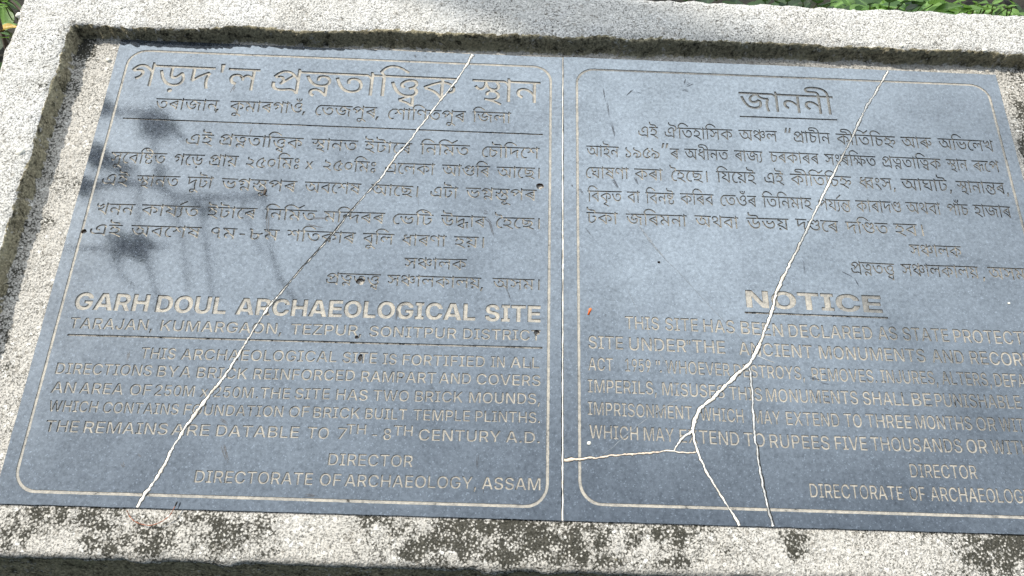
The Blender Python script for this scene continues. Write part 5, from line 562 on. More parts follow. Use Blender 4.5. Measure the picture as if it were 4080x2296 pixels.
 ((-0.11637,0.19873,0.00378,4e-05,0.00362), 36, 0, ((10084,0,0),(10234,357,0),(10397,572.7,0),(10411,894.8,0),(10384,1218.2,0),(10234,1542.1,0),(10073,1757.8,0),(10411,2123.8,0),)),
]),
(0, 'text_line', None, 1, [
 ((-0.48094,0.16246,0.00332,2e-05,0.00363), 18, 0, ((10411,0,0),(10161,323.4,0),(10234,691.2,0),(10397,906.9,0),)),
 ((-0.43549,0.16254,0.00378,7e-05,0.00361), 10, 0, ((10002,0,0),(10384,354.4,0),(10073,678.3,0),(10161,1044.3,0),(10002,1412,0),(10095,1766.5,0),(10321,2067.1,0),(10281,2448,0),(10321,2727.9,0),(10141,3108.8,0),(10234,3480.7,0),(10073,3696.4,0),(10002,4062.4,0),(10281,4416.8,0),)),
 ((-0.25242,0.16529,0.00351,3e-05,0.0036), 22, 0, ((10397,0,0),(10234,322.1,0),(10411,537.8,0),(10095,861.2,0),)),
 ((-0.20658,0.16524,0.0032,-2e-05,0.0036), 19, 0, ((10234,0,0),(10397,215.7,0),)),
 ((-0.18393,0.16514,0.00358,3e-05,0.0036), 36, 0, ((10137,0,0),(10321,291.3,0),(10384,672.2,0),(10411,996,0),(10234,1319.5,0),(10137,1535.2,0),(10234,1826.4,0),(10095,2042.2,0),(10084,2342.8,0),)),
 ((-0.08273,0.16599,0.003,3e-05,0.0036), 19, 0, ((10234,0,0),(10300,215.7,0),)),
 ((-0.06059,0.16612,0.00382,6e-05,0.0036), 10, 0, ((10002,0,0),(10281,354.4,0),(10281,634.3,0),)),
]),
(0, 'text_line', None, 1, [
 ((-0.57126,0.14143,0.00343,3e-05,0.00358), 36, 0, ((10084,0,0),(10234,357,0),(10384,572.7,0),(10095,896.6,0),(10073,1197.3,0),(10411,1563.2,0),(10234,1886.7,0),(10321,2102.4,0),(10300,2483.3,0),(10397,2856.2,0),)),
 ((-0.45835,0.14206,0.00385,2e-05,0.00356), 36, 0, ((10065,0,0),(10472,326.6,0),)),
 ((-0.43288,0.14212,0.0037,5e-05,0.00356), 10, 0, ((10002,0,0),)),
 ((-0.41394,0.14223,0.00373,1e-05,0.00355), 36, 0, ((10065,0,0),(10384,326.6,0),(10234,650.4,0),(10073,866.2,0),(10271,1232.1,0),)),
 ((-0.35047,0.14265,0.0036,6e-05,0.00354), 36, 0, ((10384,0,0),(10095,323.9,0),(10234,624.5,0),(10300,840.2,0),(10137,1213.2,0),(10321,1504.5,0),(10384,1885.4,0),(10073,2209.3,0),(10095,2575.2,0),(10084,2875.9,0),)),
 ((-0.22922,0.14395,0.00355,4e-05,0.00353), 36, 0, ((10384,0,0),(10002,323.9,0),(10292,678.3,0),(10375,1131.1,0),(10002,1449.6,0),(10384,1804,0),(10411,2127.9,0),)),
 ((-0.14098,0.14496,0.00347,4e-05,0.00353), 10, 0, ((10002,0,0),(10300,354.4,0),(10084,727.4,0),)),
 ((-0.09841,0.14528,0.00366,3e-05,0.00354), 24, 0, ((10073,0,0),(10321,366,0),(10456,746.9,0),(10095,1100.7,0),(10384,1401.4,0),(10397,1725.2,0),)),
]),
(0, 'text_line', None, 1, [
 ((-0.57053,0.11975,0.00386,3e-05,0.00352), 10, 0, ((10002,0,0),(10300,354.4,0),)),
 ((-0.53965,0.11986,0.00368,2e-05,0.00351), 10, 0, ((10002,0,0),(10384,354.4,0),(10095,678.3,0),(10002,979,0),)),
 ((-0.48422,0.12,0.0038,4e-05,0.0035), 24, 0, ((10321,0,0),(10137,380.9,0),)),
 ((-0.4565,0.12027,0.00326,2e-05,0.00349), 38, 0, ((11361,0,0),(11364,323.2,0),(11359,646.5,0),(10292,969.7,0),)),
 ((-0.40606,0.1205,0.00357,1e-05,0.00349), 11, 0, ((10993,0,0),)),
 ((-0.39119,0.12073,0.00327,2e-05,0.00348), 38, 0, ((11361,0,0),(11364,323.2,0),(11359,646.5,0),(10292,969.7,0),)),
 ((-0.34385,0.12098,0.00352,4e-05,0.00348), 31, 0, ((11376,0,0),(10411,134.3,0),(10161,457.7,0),(10095,825.5,0),)),
 ((-0.30099,0.12149,0.0035,9e-05,0.00347), 22, 0, ((10397,0,0),(10234,322.1,0),(10411,537.8,0),(10095,861.2,0),)),
 ((-0.2548,0.12222,0.00358,3e-05,0.00347), 36, 0, ((10161,0,0),(10002,367.8,0),(10397,722.2,0),)),
 ((-0.21349,0.12262,0.00346,4e-05,0.00347), 18, 0, ((10411,0,0),(10459,323.4,0),(10321,823.8,0),)),
 ((-0.16668,0.1232,0.00354,4e-05,0.00347), 36, 0, ((10065,0,0),(10384,326.6,0),(10234,650.4,0),(10073,866.2,0),(10271,1232.1,0),)),
 ((-0.1059,0.12376,0.00347,5e-05,0.00347), 36, 0, ((10292,0,0),(10321,452.8,0),(10424,833.7,0),(10300,1197.5,0),(10084,1570.4,0),(10397,1927.4,0),(11375,2249.5,0),)),
]),
(0, 'text_line', None, 1, [
 ((-0.56835,0.0988,0.00302,3e-05,0.00346), 10, 0, ((10459,0,0),(10161,500.4,0),(10234,868.2,0),(10073,1083.9,0),(10161,1449.9,0),)),
 ((-0.50911,0.09919,0.00312,2e-05,0.00344), 24, 0, ((10073,0,0),(10321,366,0),(10300,746.9,0),(10411,1119.8,0),(10002,1443.3,0),(10234,1797.7,0),(10300,2013.4,0),(10397,2386.4,0),)),
 ((-0.42027,0.09989,0.00327,3e-05,0.00342), 36, 0, ((10137,0,0),(10321,291.3,0),(10424,672.2,0),(10300,1036,0),(10084,1408.9,0),(10002,1765.9,0),(10411,2120.3,0),(10234,2443.8,0),(10321,2659.5,0),(10300,3040.4,0),)),
 ((-0.30466,0.10093,0.00359,0.00018,0.00341), 24, 0, ((10321,0,0),(10137,380.9,0),)),
 ((-0.27791,0.10136,0.00341,3e-05,0.00341), 36, 0, ((10065,0,0),(10384,326.6,0),(10234,650.4,0),(10073,866.2,0),(10271,1232.1,0),)),
 ((-0.2204,0.1018,0.00319,3e-05,0.0034), 36, 0, ((10065,0,0),(10424,326.6,0),(10234,690.4,0),(10281,906.1,0),(10411,1185.9,0),)),
 ((-0.16689,0.10222,0.00327,3e-05,0.0034), 18, 0, ((10411,0,0),(10095,323.4,0),(10292,624.1,0),(10375,1076.9,0),(10281,1395.4,0),(10095,1675.3,0),)),
 ((-0.09773,0.10291,0.00319,3e-05,0.0034), 36, 0, ((10375,0,0),(10281,318.5,0),(10234,598.4,0),(10300,814.1,0),(10411,1187.1,0),(10161,1510.5,0),(10397,1878.3,0),(11376,2200.3,0),)),
]),
(0, 'text_line', None, 1, [
 ((-0.56636,0.0765,0.00379,3e-05,0.00354), 18, 0, ((10411,0,0),(10161,323.4,0),(10095,691.2,0),)),
 ((-0.52474,0.07669,0.00399,3e-05,0.00353), 36, 0, ((10384,0,0),(10095,323.9,0),(10292,624.5,0),(10002,1077.3,0),(10234,1431.7,0),(10300,1647.4,0),(10397,2020.4,0),)),
 ((-0.42987,0.07718,0.00444,3e-05,0.00351), 10, 0, ((10002,0,0),(10384,354.4,0),(10095,678.3,0),)),
 ((-0.38101,0.07746,0.00405,4e-05,0.0035), 36, 0, ((10084,0,0),(10002,357,0),(10411,711.4,0),(10002,1034.9,0),(10065,1389.3,0),(10281,1715.8,0),(10095,1995.7,0),)),
 ((-0.28153,0.07833,0.00357,2e-05,0.00349), 18, 0, ((10411,0,0),(10321,323.4,0),)),
 ((-0.24833,0.07875,0.00418,3e-05,0.00349), 39, 0, ((11366,0,0),)),
 ((-0.23936,0.08456,0.00342,1e-05,0.00305), 18, 0, ((10411,0,0),(10161,323.4,0),)),
 ((-0.21056,0.07893,0.00354,3e-05,0.00349), 80, 0, ((11392,0,0),)),
 ((-0.19842,0.07944,0.00339,1e-05,0.00349), 29, 0, ((11367,0,0),)),
 ((-0.18729,0.08429,0.00333,3e-05,0.0032), 18, 0, ((10411,0,0),(10161,323.4,0),)),
 ((-0.1593,0.08004,0.00384,3e-05,0.00349), 24, 0, ((10073,0,0),(10095,366,0),(10300,666.6,0),(10411,1039.6,0),(10424,1363,0),(10384,1726.8,0),(10472,2050.7,0),)),
 ((-0.06337,0.08078,0.00405,3e-05,0.00349), 10, 0, ((10002,0,0),(11376,354.4,0),(10084,488.7,0),(11376,845.7,0),)),
]),
(0, 'signature_line', 'English signature lettering', 1, [
 ((-0.25518,0.05023,0.00361,3e-05,0.00354), 36, 0, ((10084,0,0),(10234,357,0),(10384,572.7,0),(10095,896.6,0),(10073,1197.3,0),(10411,1563.2,0),(10321,1886.7,0),(10384,2267.6,0),)),
]),
(0, 'signature_line', 'English department lettering', 1, [
 ((-0.39531,0.0277,0.00359,3e-05,0.00356), 36, 0, ((10084,0,0),(10234,357,0),(10384,572.7,0),(10095,896.6,0),(10073,1197.3,0),(10411,1563.2,0),(10321,1886.7,0),(10384,2267.6,0),(10002,2591.4,0),(10411,2945.9,0),(10095,3269.3,0),)),
 ((-0.262,0.02866,0.00369,-1e-05,0.00355), 24, 0, ((10321,0,0),(10137,380.9,0),)),
 ((-0.2351,0.02849,0.00362,4e-05,0.00354), 10, 0, ((10002,0,0),(10384,354.4,0),(10073,678.3,0),(10161,1044.3,0),(10002,1412,0),(10095,1766.5,0),(10321,2067.1,0),(10281,2448,0),(10321,2727.9,0),(10141,3108.8,0),(10472,3480.7,0),(11375,3827.8,0),)),
 ((-0.08769,0.02997,0.00362,4e-05,0.00355), 10, 0, ((10002,0,0),(10397,354.4,0),(10397,676.5,0),(10002,998.6,0),(10292,1353,0),)),
]),
(1, 'title_line', 'Assamese notice title lettering', 0, [
 ((0.23765,0.56258,0.00959,-0.0001,0.00962), -5, 311, ((27,0,0),(54,458.5,0),(39,591.5,0),(39,893.5,0),(56,1195.5,0),)),
]),
(1, 'text_line', None, 0, [
 ((0.09913,0.501,0.00422,-5e-05,0.00532), 23, 311, ((16,0,0),(10,379,0),)),
 ((0.13397,0.50109,0.00415,2e-05,0.00533), 23, 311, ((17,0,0),(55,436.5,0),(35,569.5,0),(51,923,0),(54,1188,0),(55,1321,0),(50,1454,0),(20,1795,0),)),
 ((0.2323,0.50169,0.00412,1e-05,0.00535), -5, 311, ((8,0,0),(320,446.5,0),(47,870,0),)),
 ((0.29355,0.50421,0.00536,7e-05,0.00666), 42, 311, ((632,0,0),)),
 ((0.30505,0.50246,0.00404,-5e-05,0.00538), 22, 311, ((224,0,0),(54,377.5,0),(25,510.5,0),(56,794,0),(39,927,0),)),
 ((0.36177,0.50172,0.00435,-6e-05,0.0054), -5, 311, ((20,0,0),(56,403.5,0),(55,536.5,0),(35,669.5,0),(131,944.5,0),(55,1023,0),(25,1156,0),(447,1439.5,0),)),
 ((0.44829,0.50067,0.00416,1e-05,0.00543), -5, 311, ((9,0,0),(455,579,0),)),
 ((0.49792,0.50067,0.00402,-5e-05,0.00546), -5, 311, ((8,0,0),(55,446.5,0),(43,579.5,0),(61,940,0),(47,1113,0),(21,1478.5,0),)),
]),
(1, 'text_line', None, 0, [
 ((0.03052,0.46816,0.00368,0,0.00517), -5, 311, ((9,0,0),(10,579,0),(39,844,0),)),
 ((0.08137,0.46823,0.00403,1e-05,0.00518), 62, 311, ((76,0,0),(84,296,0),(80,592,0),(84,888,0),)),
 ((0.12872,0.4729,0.00561,8e-05,0.00645), 40, 311, ((633,0,0),)),
 ((0.13935,0.46863,0.00394,3e-05,0.00519), -5, 311, ((85,0,0),)),
 ((0.15852,0.4692,0.00373,2e-05,0.0052), -5, 311, ((8,0,0),(38,446.5,0),(56,744.5,0),(39,877.5,0),(35,1179.5,0),)),
 ((0.22373,0.46962,0.00362,-3e-05,0.00522), -5, 311, ((85,0,0),(54,298,0),(27,431,0),(202,889.5,0),)),
 ((0.26983,0.46977,0.00377,-2e-05,0.00524), -5, 311, ((25,0,0),(85,283.5,0),(20,581.5,0),(54,985,0),(85,1118,0),(85,1416,0),)),
 ((0.34194,0.46959,0.00375,-5e-05,0.00526), -5, 311, ((50,0,0),(6,341,0),(85,560,0),(55,858,0),(129,991,0),(35,1450.5,0),)),
 ((0.41781,0.46928,0.00381,-3e-05,0.00529), 22, 311, ((224,0,0),(341,377.5,0),(35,707.5,0),(54,1061,0),(55,1194,0),(260,1327,0),(20,1657,0),)),
 ((0.50284,0.46863,0.00345,-1e-05,0.00532), -5, 311, ((437,0,0),(54,360.5,0),(39,493.5,0),)),
 ((0.53701,0.46823,0.00384,-2e-05,0.00534), -5, 311, ((479,0,0),(61,384.5,0),(40,557.5,0),)),
]),
(1, 'text_line', None, 0, [
 ((0.02954,0.43593,0.00406,3e-05,0.00529), 24, 311, ((450,0,0),(23,173,0),(54,488.5,0),(49,621.5,0),(34,938,0),(54,1248,0),)),
 ((0.09171,0.43651,0.00439,-1e-05,0.0053), -5, 311, ((20,0,0),(85,403.5,0),(54,701.5,0),)),
 ((0.13764,0.43636,0.00438,2e-05,0.00531), -16, 311, ((451,0,0),(51,173,0),(61,438,0),(26,611,0),(641,954.5,0),)),
 ((0.19758,0.43712,0.00424,1e-05,0.00533), -5, 311, ((55,0,0),(45,133,0),(61,446,0),(70,619,0),(10,932,0),)),
 ((0.25957,0.43767,0.00404,-3e-05,0.00534), 23, 311, ((16,0,0),(10,379,0),)),
 ((0.29337,0.4377,0.00437,-6e-05,0.00536), -5, 311, ((20,0,0),(56,403.5,0),(55,536.5,0),(35,669.5,0),(131,944.5,0),(55,1023,0),(25,1156,0),(447,1439.5,0),)),
 ((0.38268,0.43655,0.00411,-4e-05,0.00539), 18, 311, ((263,0,0),(6,488.5,0),(50,707.5,0),(597,1048.5,0),)),
 ((0.43736,0.43647,0.0046,2e-05,0.00542), -5, 311, ((9,0,0),(23,579,0),(54,894.5,0),(30,1027.5,0),(597,1311,0),)),
 ((0.50934,0.43628,0.00396,-3e-05,0.00545), -5, 311, ((437,0,0),(54,360.5,0),(39,493.5,0),(54,795.5,0),(357,928.5,0),(85,1289,0),(597,1587,0),)),
]),
(1, 'text_line', None, 0, [
 ((0.03103,0.40162,0.00367,5e-05,0.00515), -5, 311, ((55,0,0),(42,133,0),(20,431,0),(59,724.5,0),(35,834.5,0),)),
 ((0.08121,0.40237,0.0038,4e-05,0.00516), -5, 311, ((42,0,0),(54,298,0),)),
 ((0.10478,0.40226,0.00363,-1e-05,0.00516), -5, 311, ((55,0,0),(42,133,0),(39,431,0),(423,733,0),)),
 ((0.14891,0.40274,0.00376,0,0.00517), -5, 311, ((20,0,0),(55,403.5,0),(85,536.5,0),(42,834.5,0),)),
 ((0.19993,0.40267,0.00398,1e-05,0.00519), 24, 311, ((450,0,0),(35,173,0),(18,526.5,0),(5,825,0),(85,895.5,0),)),
 ((0.25357,0.40299,0.00386,-2e-05,0.0052), -5, 311, ((55,0,0),(35,133,0),(55,486.5,0),(39,619.5,0),(44,921.5,0),(54,1232.5,0),(51,1365.5,0),)),
 ((0.32495,0.40208,0.00363,-3e-05,0.00522), 11, 311, ((40,0,0),(45,358,0),(202,671,0),(131,798.5,0),(357,798.5,0),)),
 ((0.37315,0.40202,0.00358,0,0.00524), -5, 311, ((20,0,0),(54,403.5,0),(85,536.5,0),(54,834.5,0),(37,967.5,0),(332,1269,0),)),
 ((0.43783,0.40237,0.00368,-4e-05,0.00527), -5, 311, ((8,0,0),(36,446.5,0),(42,769,0),(54,1067,0),)),
 ((0.4906,0.40207,0.0036,-1e-05,0.00529), 11, 311, ((40,0,0),(54,358,0),(5,460.5,0),(25,491,0),)),
 ((0.52464,0.40224,0.00372,-8e-05,0.00531), -5, 311, ((51,0,0),(54,265,0),(27,398,0),(54,856.5,0),(85,989.5,0),)),
]),
(1, 'text_line', None, 0, [
 ((0.02945,0.37086,0.00479,0,0.00514), -5, 311, ((30,0,0),(20,283.5,0),(54,687,0),)),
 ((0.079,0.37088,0.00466,3e-05,0.00515), -5, 311, ((27,0,0),(55,458.5,0),(85,591.5,0),(44,889.5,0),(39,1200.5,0),(54,1502.5,0),)),
 ((0.16555,0.37202,0.00457,-8e-05,0.00517), -5, 311, ((8,0,0),(36,446.5,0),(42,769,0),(54,1067,0),)),
 ((0.23072,0.37144,0.00516,4e-05,0.00518), -5, 311, ((12,0,0),(43,356,0),(70,716.5,0),)),
 ((0.29251,0.37263,0.00473,-0.00014,0.00521), -5, 311, ((37,0,0),(332,301.5,0),(61,670.5,0),(85,843.5,0),)),
 ((0.35561,0.37112,0.00467,-4e-05,0.00523), -5, 311, ((37,0,0),(55,301.5,0),(332,434.5,0),(35,803.5,0),)),
 ((0.41689,0.37091,0.00527,-2e-05,0.00525), -5, 311, ((51,0,0),(42,265,0),(641,563,0),)),
]),
(1, 'signature_line', 'Assamese signature lettering', 0, [
 ((0.43173,0.3422,0.00392,-0,0.00503), -5, 311, ((50,0,0),(320,341,0),(54,764.5,0),(47,897.5,0),(20,1263,0),)),
]),
(1, 'signature_line', 'Assamese department lettering', 0, [
 ((0.35441,0.31576,0.00387,-6e-05,0.00511), 22, 311, ((224,0,0),(341,377.5,0),(35,707.5,0),(344,1061,0),)),
 ((0.41671,0.31519,0.00388,0,0.00515), -5, 311, ((50,0,0),(320,341,0),(54,764.5,0),(47,897.5,0),(20,1263,0),(54,1666.5,0),(47,1799.5,0),(70,2165,0),)),
 ((0.51619,0.3145,0.00487,2e-05,0.00517), 23, 311, ((597,0,0),)),
 ((0.52487,0.31524,0.00417,-1e-05,0.00519), -5, 311, ((8,0,0),(50,446.5,0),(44,787.5,0),(641,1098.5,0),)),
]),
(1, 'heading_line', 'bold underlined NOTICE lettering', 1, [
 ((0.22022,0.25055,0.00866,-6e-05,0.00616), 24, 0, ((20300,0,0),(20321,365.6,0),(20411,739,0),(20234,1061.4,0),(20073,1267.5,0),(20095,1631.3,0),)),
]),
(1, 'text_line', None, 1, [
 ((0.07371,0.21787,0.00339,1e-05,0.00447), 18, 0, ((10411,0,0),(10161,323.4,0),(10234,691.2,0),(10397,906.9,0),)),
 ((0.12087,0.21777,0.00352,-0,0.00447), 22, 0, ((10397,0,0),(10234,322.1,0),(10411,537.8,0),(10095,861.2,0),)),
 ((0.16638,0.2176,0.0038,-5e-05,0.00448), 36, 0, ((10161,0,0),(10002,367.8,0),(10397,722.2,0),)),
 ((0.21076,0.21679,0.00409,-0.00016,0.00449), 36, 0, ((10065,0,0),(10095,326.6,0),(10095,627.2,0),(10300,927.9,0),)),
 ((0.26742,0.21485,0.00389,2e-05,0.00451), 36, 0, ((10084,0,0),(10095,357,0),(10073,657.7,0),(10281,1023.6,0),(10002,1303.5,0),(10384,1657.9,0),(10095,1981.8,0),(10084,2282.4,0),)),
 ((0.37417,0.21556,0.00362,5e-05,0.00454), 10, 0, ((10002,0,0),(10397,354.4,0),)),
 ((0.40383,0.21565,0.00351,-0,0.00456), 22, 0, ((10397,0,0),(10411,322.1,0),(10002,645.5,0),(10411,999.9,0),(10095,1323.3,0),)),
 ((0.46496,0.21555,0.00366,-0,0.0046), 36, 0, ((10375,0,0),(10384,318.5,0),(10321,642.4,0),(10411,1023.3,0),(10095,1346.8,0),(10073,1647.4,0),(10411,2013.4,0),(10095,2336.8,0),(10084,2637.5,0),)),
]),
(1, 'text_line', None, 1, [
 ((0.02977,0.19261,0.00367,-1e-05,0.00436), 22, 0, ((10397,0,0),(10234,322.1,0),(10411,537.8,0),(10095,861.2,0),)),
 ((0.07747,0.19206,0.00402,-1e-05,0.00437), 36, 0, ((10424,0,0),(10300,363.8,0),(10084,736.8,0),(10095,1093.8,0),(10384,1394.4,0),)),
 ((0.14521,0.19209,0.00302,3e-05,0.00404), 47, 0, ((11485,0,0),)),
 ((0.15145,0.19172,0.00409,-2e-05,0.00438), 18, 0, ((10411,0,0),(10161,323.4,0),(10095,691.2,0),)),
 ((0.20617,0.19094,0.0038,-5e-05,0.0044), 10, 0, ((10002,0,0),(10300,354.4,0),(10073,727.4,0),(10234,1093.4,0),(10095,1309.1,0),(10300,1609.7,0),(10411,1982.7,0),)),
 ((0.30061,0.18953,0.00383,0,0.00443), 36, 0, ((10292,0,0),(10321,452.8,0),(10300,833.7,0),(10424,1206.6,0),(10292,1570.4,0),(10095,2023.2,0),(10300,2323.9,0),(10411,2696.8,0),(10397,3020.3,0),)),
 ((0.43389,0.18959,0.00362,-2e-05,0.00447), 10, 0, ((10002,0,0),(10300,354.4,0),(10084,727.4,0),)),
 ((0.47937,0.18929,0.00377,-1e-05,0.0045), 36, 0, ((10384,0,0),(10095,323.9,0),(10073,624.5,0),(10321,990.5,0),(10384,1371.4,0),(10084,1695.3,0),(10397,2052.3,0),)),
]),
(1, 'text_line', None, 1, [
 ((0.02946,0.16618,0.00282,2e-05,0.00426), 10, 0, ((10002,0,0),(10073,354.4,0),(10411,720.4,0),)),
 ((0.07213,0.16638,0.00247,-1e-05,0.00427), 49, 0, ((11360,0,0),(11374,323.2,0),(11364,646.5,0),(11374,969.7,0),)),
 ((0.10758,0.16668,0.00335,-4e-05,0.00395), 47, 0, ((11485,0,0),)),
 ((0.11207,0.16637,0.00351,0.00012,0.00427), 31, 0, ((11376,0,0),)),
 ((0.1188,0.16591,0.00299,-4e-05,0.00428), 10, 0, ((10459,0,0),(10161,500.4,0),(10321,868.2,0),(10095,1249.1,0),(10456,1549.7,0),(10095,1903.6,0),(10384,2204.2,0),)),
 ((0.19818,0.16437,0.00299,-3e-05,0.00429), 36, 0, ((10084,0,0),(10095,357,0),(10397,657.7,0),(10411,979.7,0),(10384,1303.2,0),(10321,1627,0),(10472,2007.9,0),(10397,2355,0),(11375,2677.1,0),)),
 ((0.28867,0.16285,0.00303,0,0.00432), 36, 0, ((10384,0,0),(10095,323.9,0),(10292,624.5,0),(10321,1077.3,0),(10456,1458.2,0),(10095,1812,0),(10397,2112.7,0),(11376,2434.8,0),)),
 ((0.36922,0.16306,0.00294,1e-05,0.00435), 19, 0, ((10234,0,0),(10300,215.7,0),(10266,588.7,0),(10424,873.2,0),(10384,1237,0),(10095,1560.9,0),(10397,1861.6,0),(11375,2183.6,0),)),
 ((0.4404,0.16352,0.00291,-1e-05,0.00438), 10, 0, ((10002,0,0),(10281,354.4,0),(10411,634.3,0),(10095,957.7,0),(10384,1258.4,0),(10397,1582.2,0),(11375,1904.3,0),)),
 ((0.50251,0.16321,0.00298,0,0.00441), 36, 0, ((10084,0,0),(10095,357,0),(10137,657.7,0),(10002,948.9,0),(10073,1303.3,0),(10095,1669.3,0),(10397,1970,0),(11375,2292,0),)),
]),
(1, 'text_line', None, 1, [
 ((0.02859,0.14032,0.00314,0,0.00425), 19, 0, ((10234,0,0),(10292,215.7,0),(10375,668.5,0),(10095,987,0),(10384,1287.7,0),(10234,1611.6,0),(10281,1827.3,0),(10397,2107.1,0),(11375,2429.2,0),)),
 ((0.11357,0.13979,0.0032,-4e-05,0.00426), 36, 0, ((10292,0,0),(10234,452.8,0),(10397,668.5,0),(10424,990.6,0),(10397,1354.4,0),(10095,1676.4,0),(10397,1977.1,0),)),
 ((0.19029,0.13751,0.00319,-4e-05,0.00427), 18, 0, ((10411,0,0),(10161,323.4,0),(10234,691.2,0),(10397,906.9,0),)),
 ((0.2326,0.13644,0.00323,1e-05,0.00429), 36, 0, ((10292,0,0),(10321,452.8,0),(10300,833.7,0),(10424,1206.6,0),(10292,1570.4,0),(10095,2023.2,0),(10300,2323.9,0),(10411,2696.8,0),(10397,3020.3,0),)),
 ((0.34419,0.13654,0.00338,4e-05,0.00432), 22, 0, ((10397,0,0),(10161,322.1,0),(10002,689.8,0),(10281,1044.2,0),(10281,1324.1,0),)),
 ((0.401,0.13707,0.00408,2e-05,0.00434), 36, 0, ((10065,0,0),(10095,326.6,0),)),
 ((0.42801,0.13706,0.00316,2e-05,0.00437), 36, 0, ((10375,0,0),(10424,318.5,0),(10300,682.3,0),(10234,1055.3,0),(10397,1271,0),(10161,1593.1,0),(10002,1960.8,0),(10065,2315.3,0),(10281,2641.8,0),(10095,2921.7,0),)),
]),
(1, 'text_line', None, 1, [
 ((0.02829,0.11462,0.00294,-4e-05,0.00423), 19, 0, ((10234,0,0),(10292,215.7,0),(10375,668.5,0),(10384,987,0),(10234,1310.9,0),(10397,1526.6,0),(10321,1848.7,0),(10300,2229.6,0),(10292,2602.6,0),(10095,3055.3,0),(10300,3356,0),(10411,3729,0),)),
 ((0.15514,0.11248,0.00279,-7e-05,0.00424), 10, 0, ((10459,0,0),(10161,500.4,0),(10234,868.2,0),(10073,1083.9,0),(10161,1449.9,0),)),
 ((0.21507,0.11068,0.00284,-1e-05,0.00425), 36, 0, ((10292,0,0),(10002,452.8,0),(10472,807.2,0),)),
 ((0.25278,0.11036,0.00313,-1e-05,0.00427), 36, 0, ((10095,0,0),(10466,300.7,0),(10411,650.4,0),(10095,973.9,0),(10300,1274.5,0),(10084,1647.5,0),)),
 ((0.31916,0.1103,0.00301,-0,0.00428), 18, 0, ((10411,0,0),(10321,323.4,0),)),
 ((0.34415,0.11067,0.00329,2e-05,0.0043), 18, 0, ((10411,0,0),(10161,323.4,0),(10384,691.2,0),(10095,1015.1,0),(10095,1315.7,0),)),
 ((0.40029,0.11105,0.00301,1e-05,0.00433), 36, 0, ((10292,0,0),(10321,452.8,0),(10300,833.7,0),(10411,1206.6,0),(10161,1530.1,0),(10397,1897.8,0),)),
 ((0.47045,0.1111,0.00342,-1e-05,0.00435), 24, 0, ((10321,0,0),(10384,380.9,0),)),
 ((0.49723,0.11108,0.00278,-3e-05,0.00437), 10, 0, ((10459,0,0),(10234,500.4,0),(10411,716.1,0),(10161,1039.6,0),)),
]),
(1, 'text_line', None, 1, [
 ((0.02961,0.08848,0.00309,-4e-05,0.00421), 10, 0, ((10459,0,0),(10161,500.4,0),(10234,868.2,0),(10073,1083.9,0),(10161,1449.9,0),)),
 ((0.09036,0.08771,0.00309,-3e-05,0.00421), 36, 0, ((10292,0,0),(10002,452.8,0),(10472,807.2,0),)),
 ((0.13053,0.08683,0.00344,-7e-05,0.00422), 36, 0, ((10095,0,0),(10466,300.7,0),(10411,650.4,0),(10095,973.9,0),(10300,1274.5,0),(10084,1647.5,0),)),
 ((0.20283,0.08524,0.00354,-3e-05,0.00423), 18, 0, ((10411,0,0),(10321,323.4,0),)),
 ((0.2314,0.08442,0.00361,-1e-05,0.00424), 36, 0, ((10384,0,0),(10424,323.9,0),(10375,687.7,0),(10095,1006.2,0),(10095,1306.9,0),(10397,1607.5,0),)),
 ((0.30485,0.08454,0.00329,1e-05,0.00426), 36, 0, ((10137,0,0),(10234,291.3,0),(10456,507,0),(10095,860.8,0),)),
 ((0.34564,0.08478,0.0033,2e-05,0.00429), 18, 0, ((10411,0,0),(10161,323.4,0),(10321,691.2,0),(10424,1072.1,0),(10397,1435.9,0),(10002,1758,0),(10300,2112.4,0),(10084,2485.3,0),(10397,2842.3,0),)),
 ((0.45392,0.08546,0.00356,-0,0.00432), 24, 0, ((10321,0,0),(10384,380.9,0),)),
 ((0.48236,0.08544,0.00321,-0,0.00434), 10, 0, ((10459,0,0),(10234,500.4,0),(10411,716.1,0),(10161,1039.6,0),)),
]),
(1, 'signature_line', 'English signature lettering', 1, [
 ((0.38483,0.05676,0.00295,2e-05,0.00412), 36, 0, ((10084,0,0),(10234,357,0),(10384,572.7,0),(10095,896.6,0),(10073,1197.3,0),(10411,1563.2,0),(10321,1886.7,0),(10384,2267.6,0),)),
]),
(1, 'signature_line', 'English department lettering', 1, [
 ((0.27009,0.03202,0.00293,-0,0.00414), 36, 0, ((10084,0,0),(10234,357,0),(10384,572.7,0),(10095,896.6,0),(10073,1197.3,0),(10411,1563.2,0),(10321,1886.7,0),(10384,2267.6,0),(10002,2591.4,0),(10411,2945.9,0),(10095,3269.3,0),)),
 ((0.37983,0.03193,0.00277,0,0.00416), 24, 0, ((10321,0,0),(10137,380.9,0),)),
 ((0.40303,0.03213,0.00298,1e-05,0.0042), 10, 0, ((10002,0,0),(10384,354.4,0),(10073,678.3,0),(10161,1044.3,0),(10002,1412,0),(10095,1766.5,0),(10321,2067.1,0),(10281,2448,0),(10321,2727.9,0),(10141,3108.8,0),(10472,3480.7,0),(11375,3827.8,0),)),
]),
]
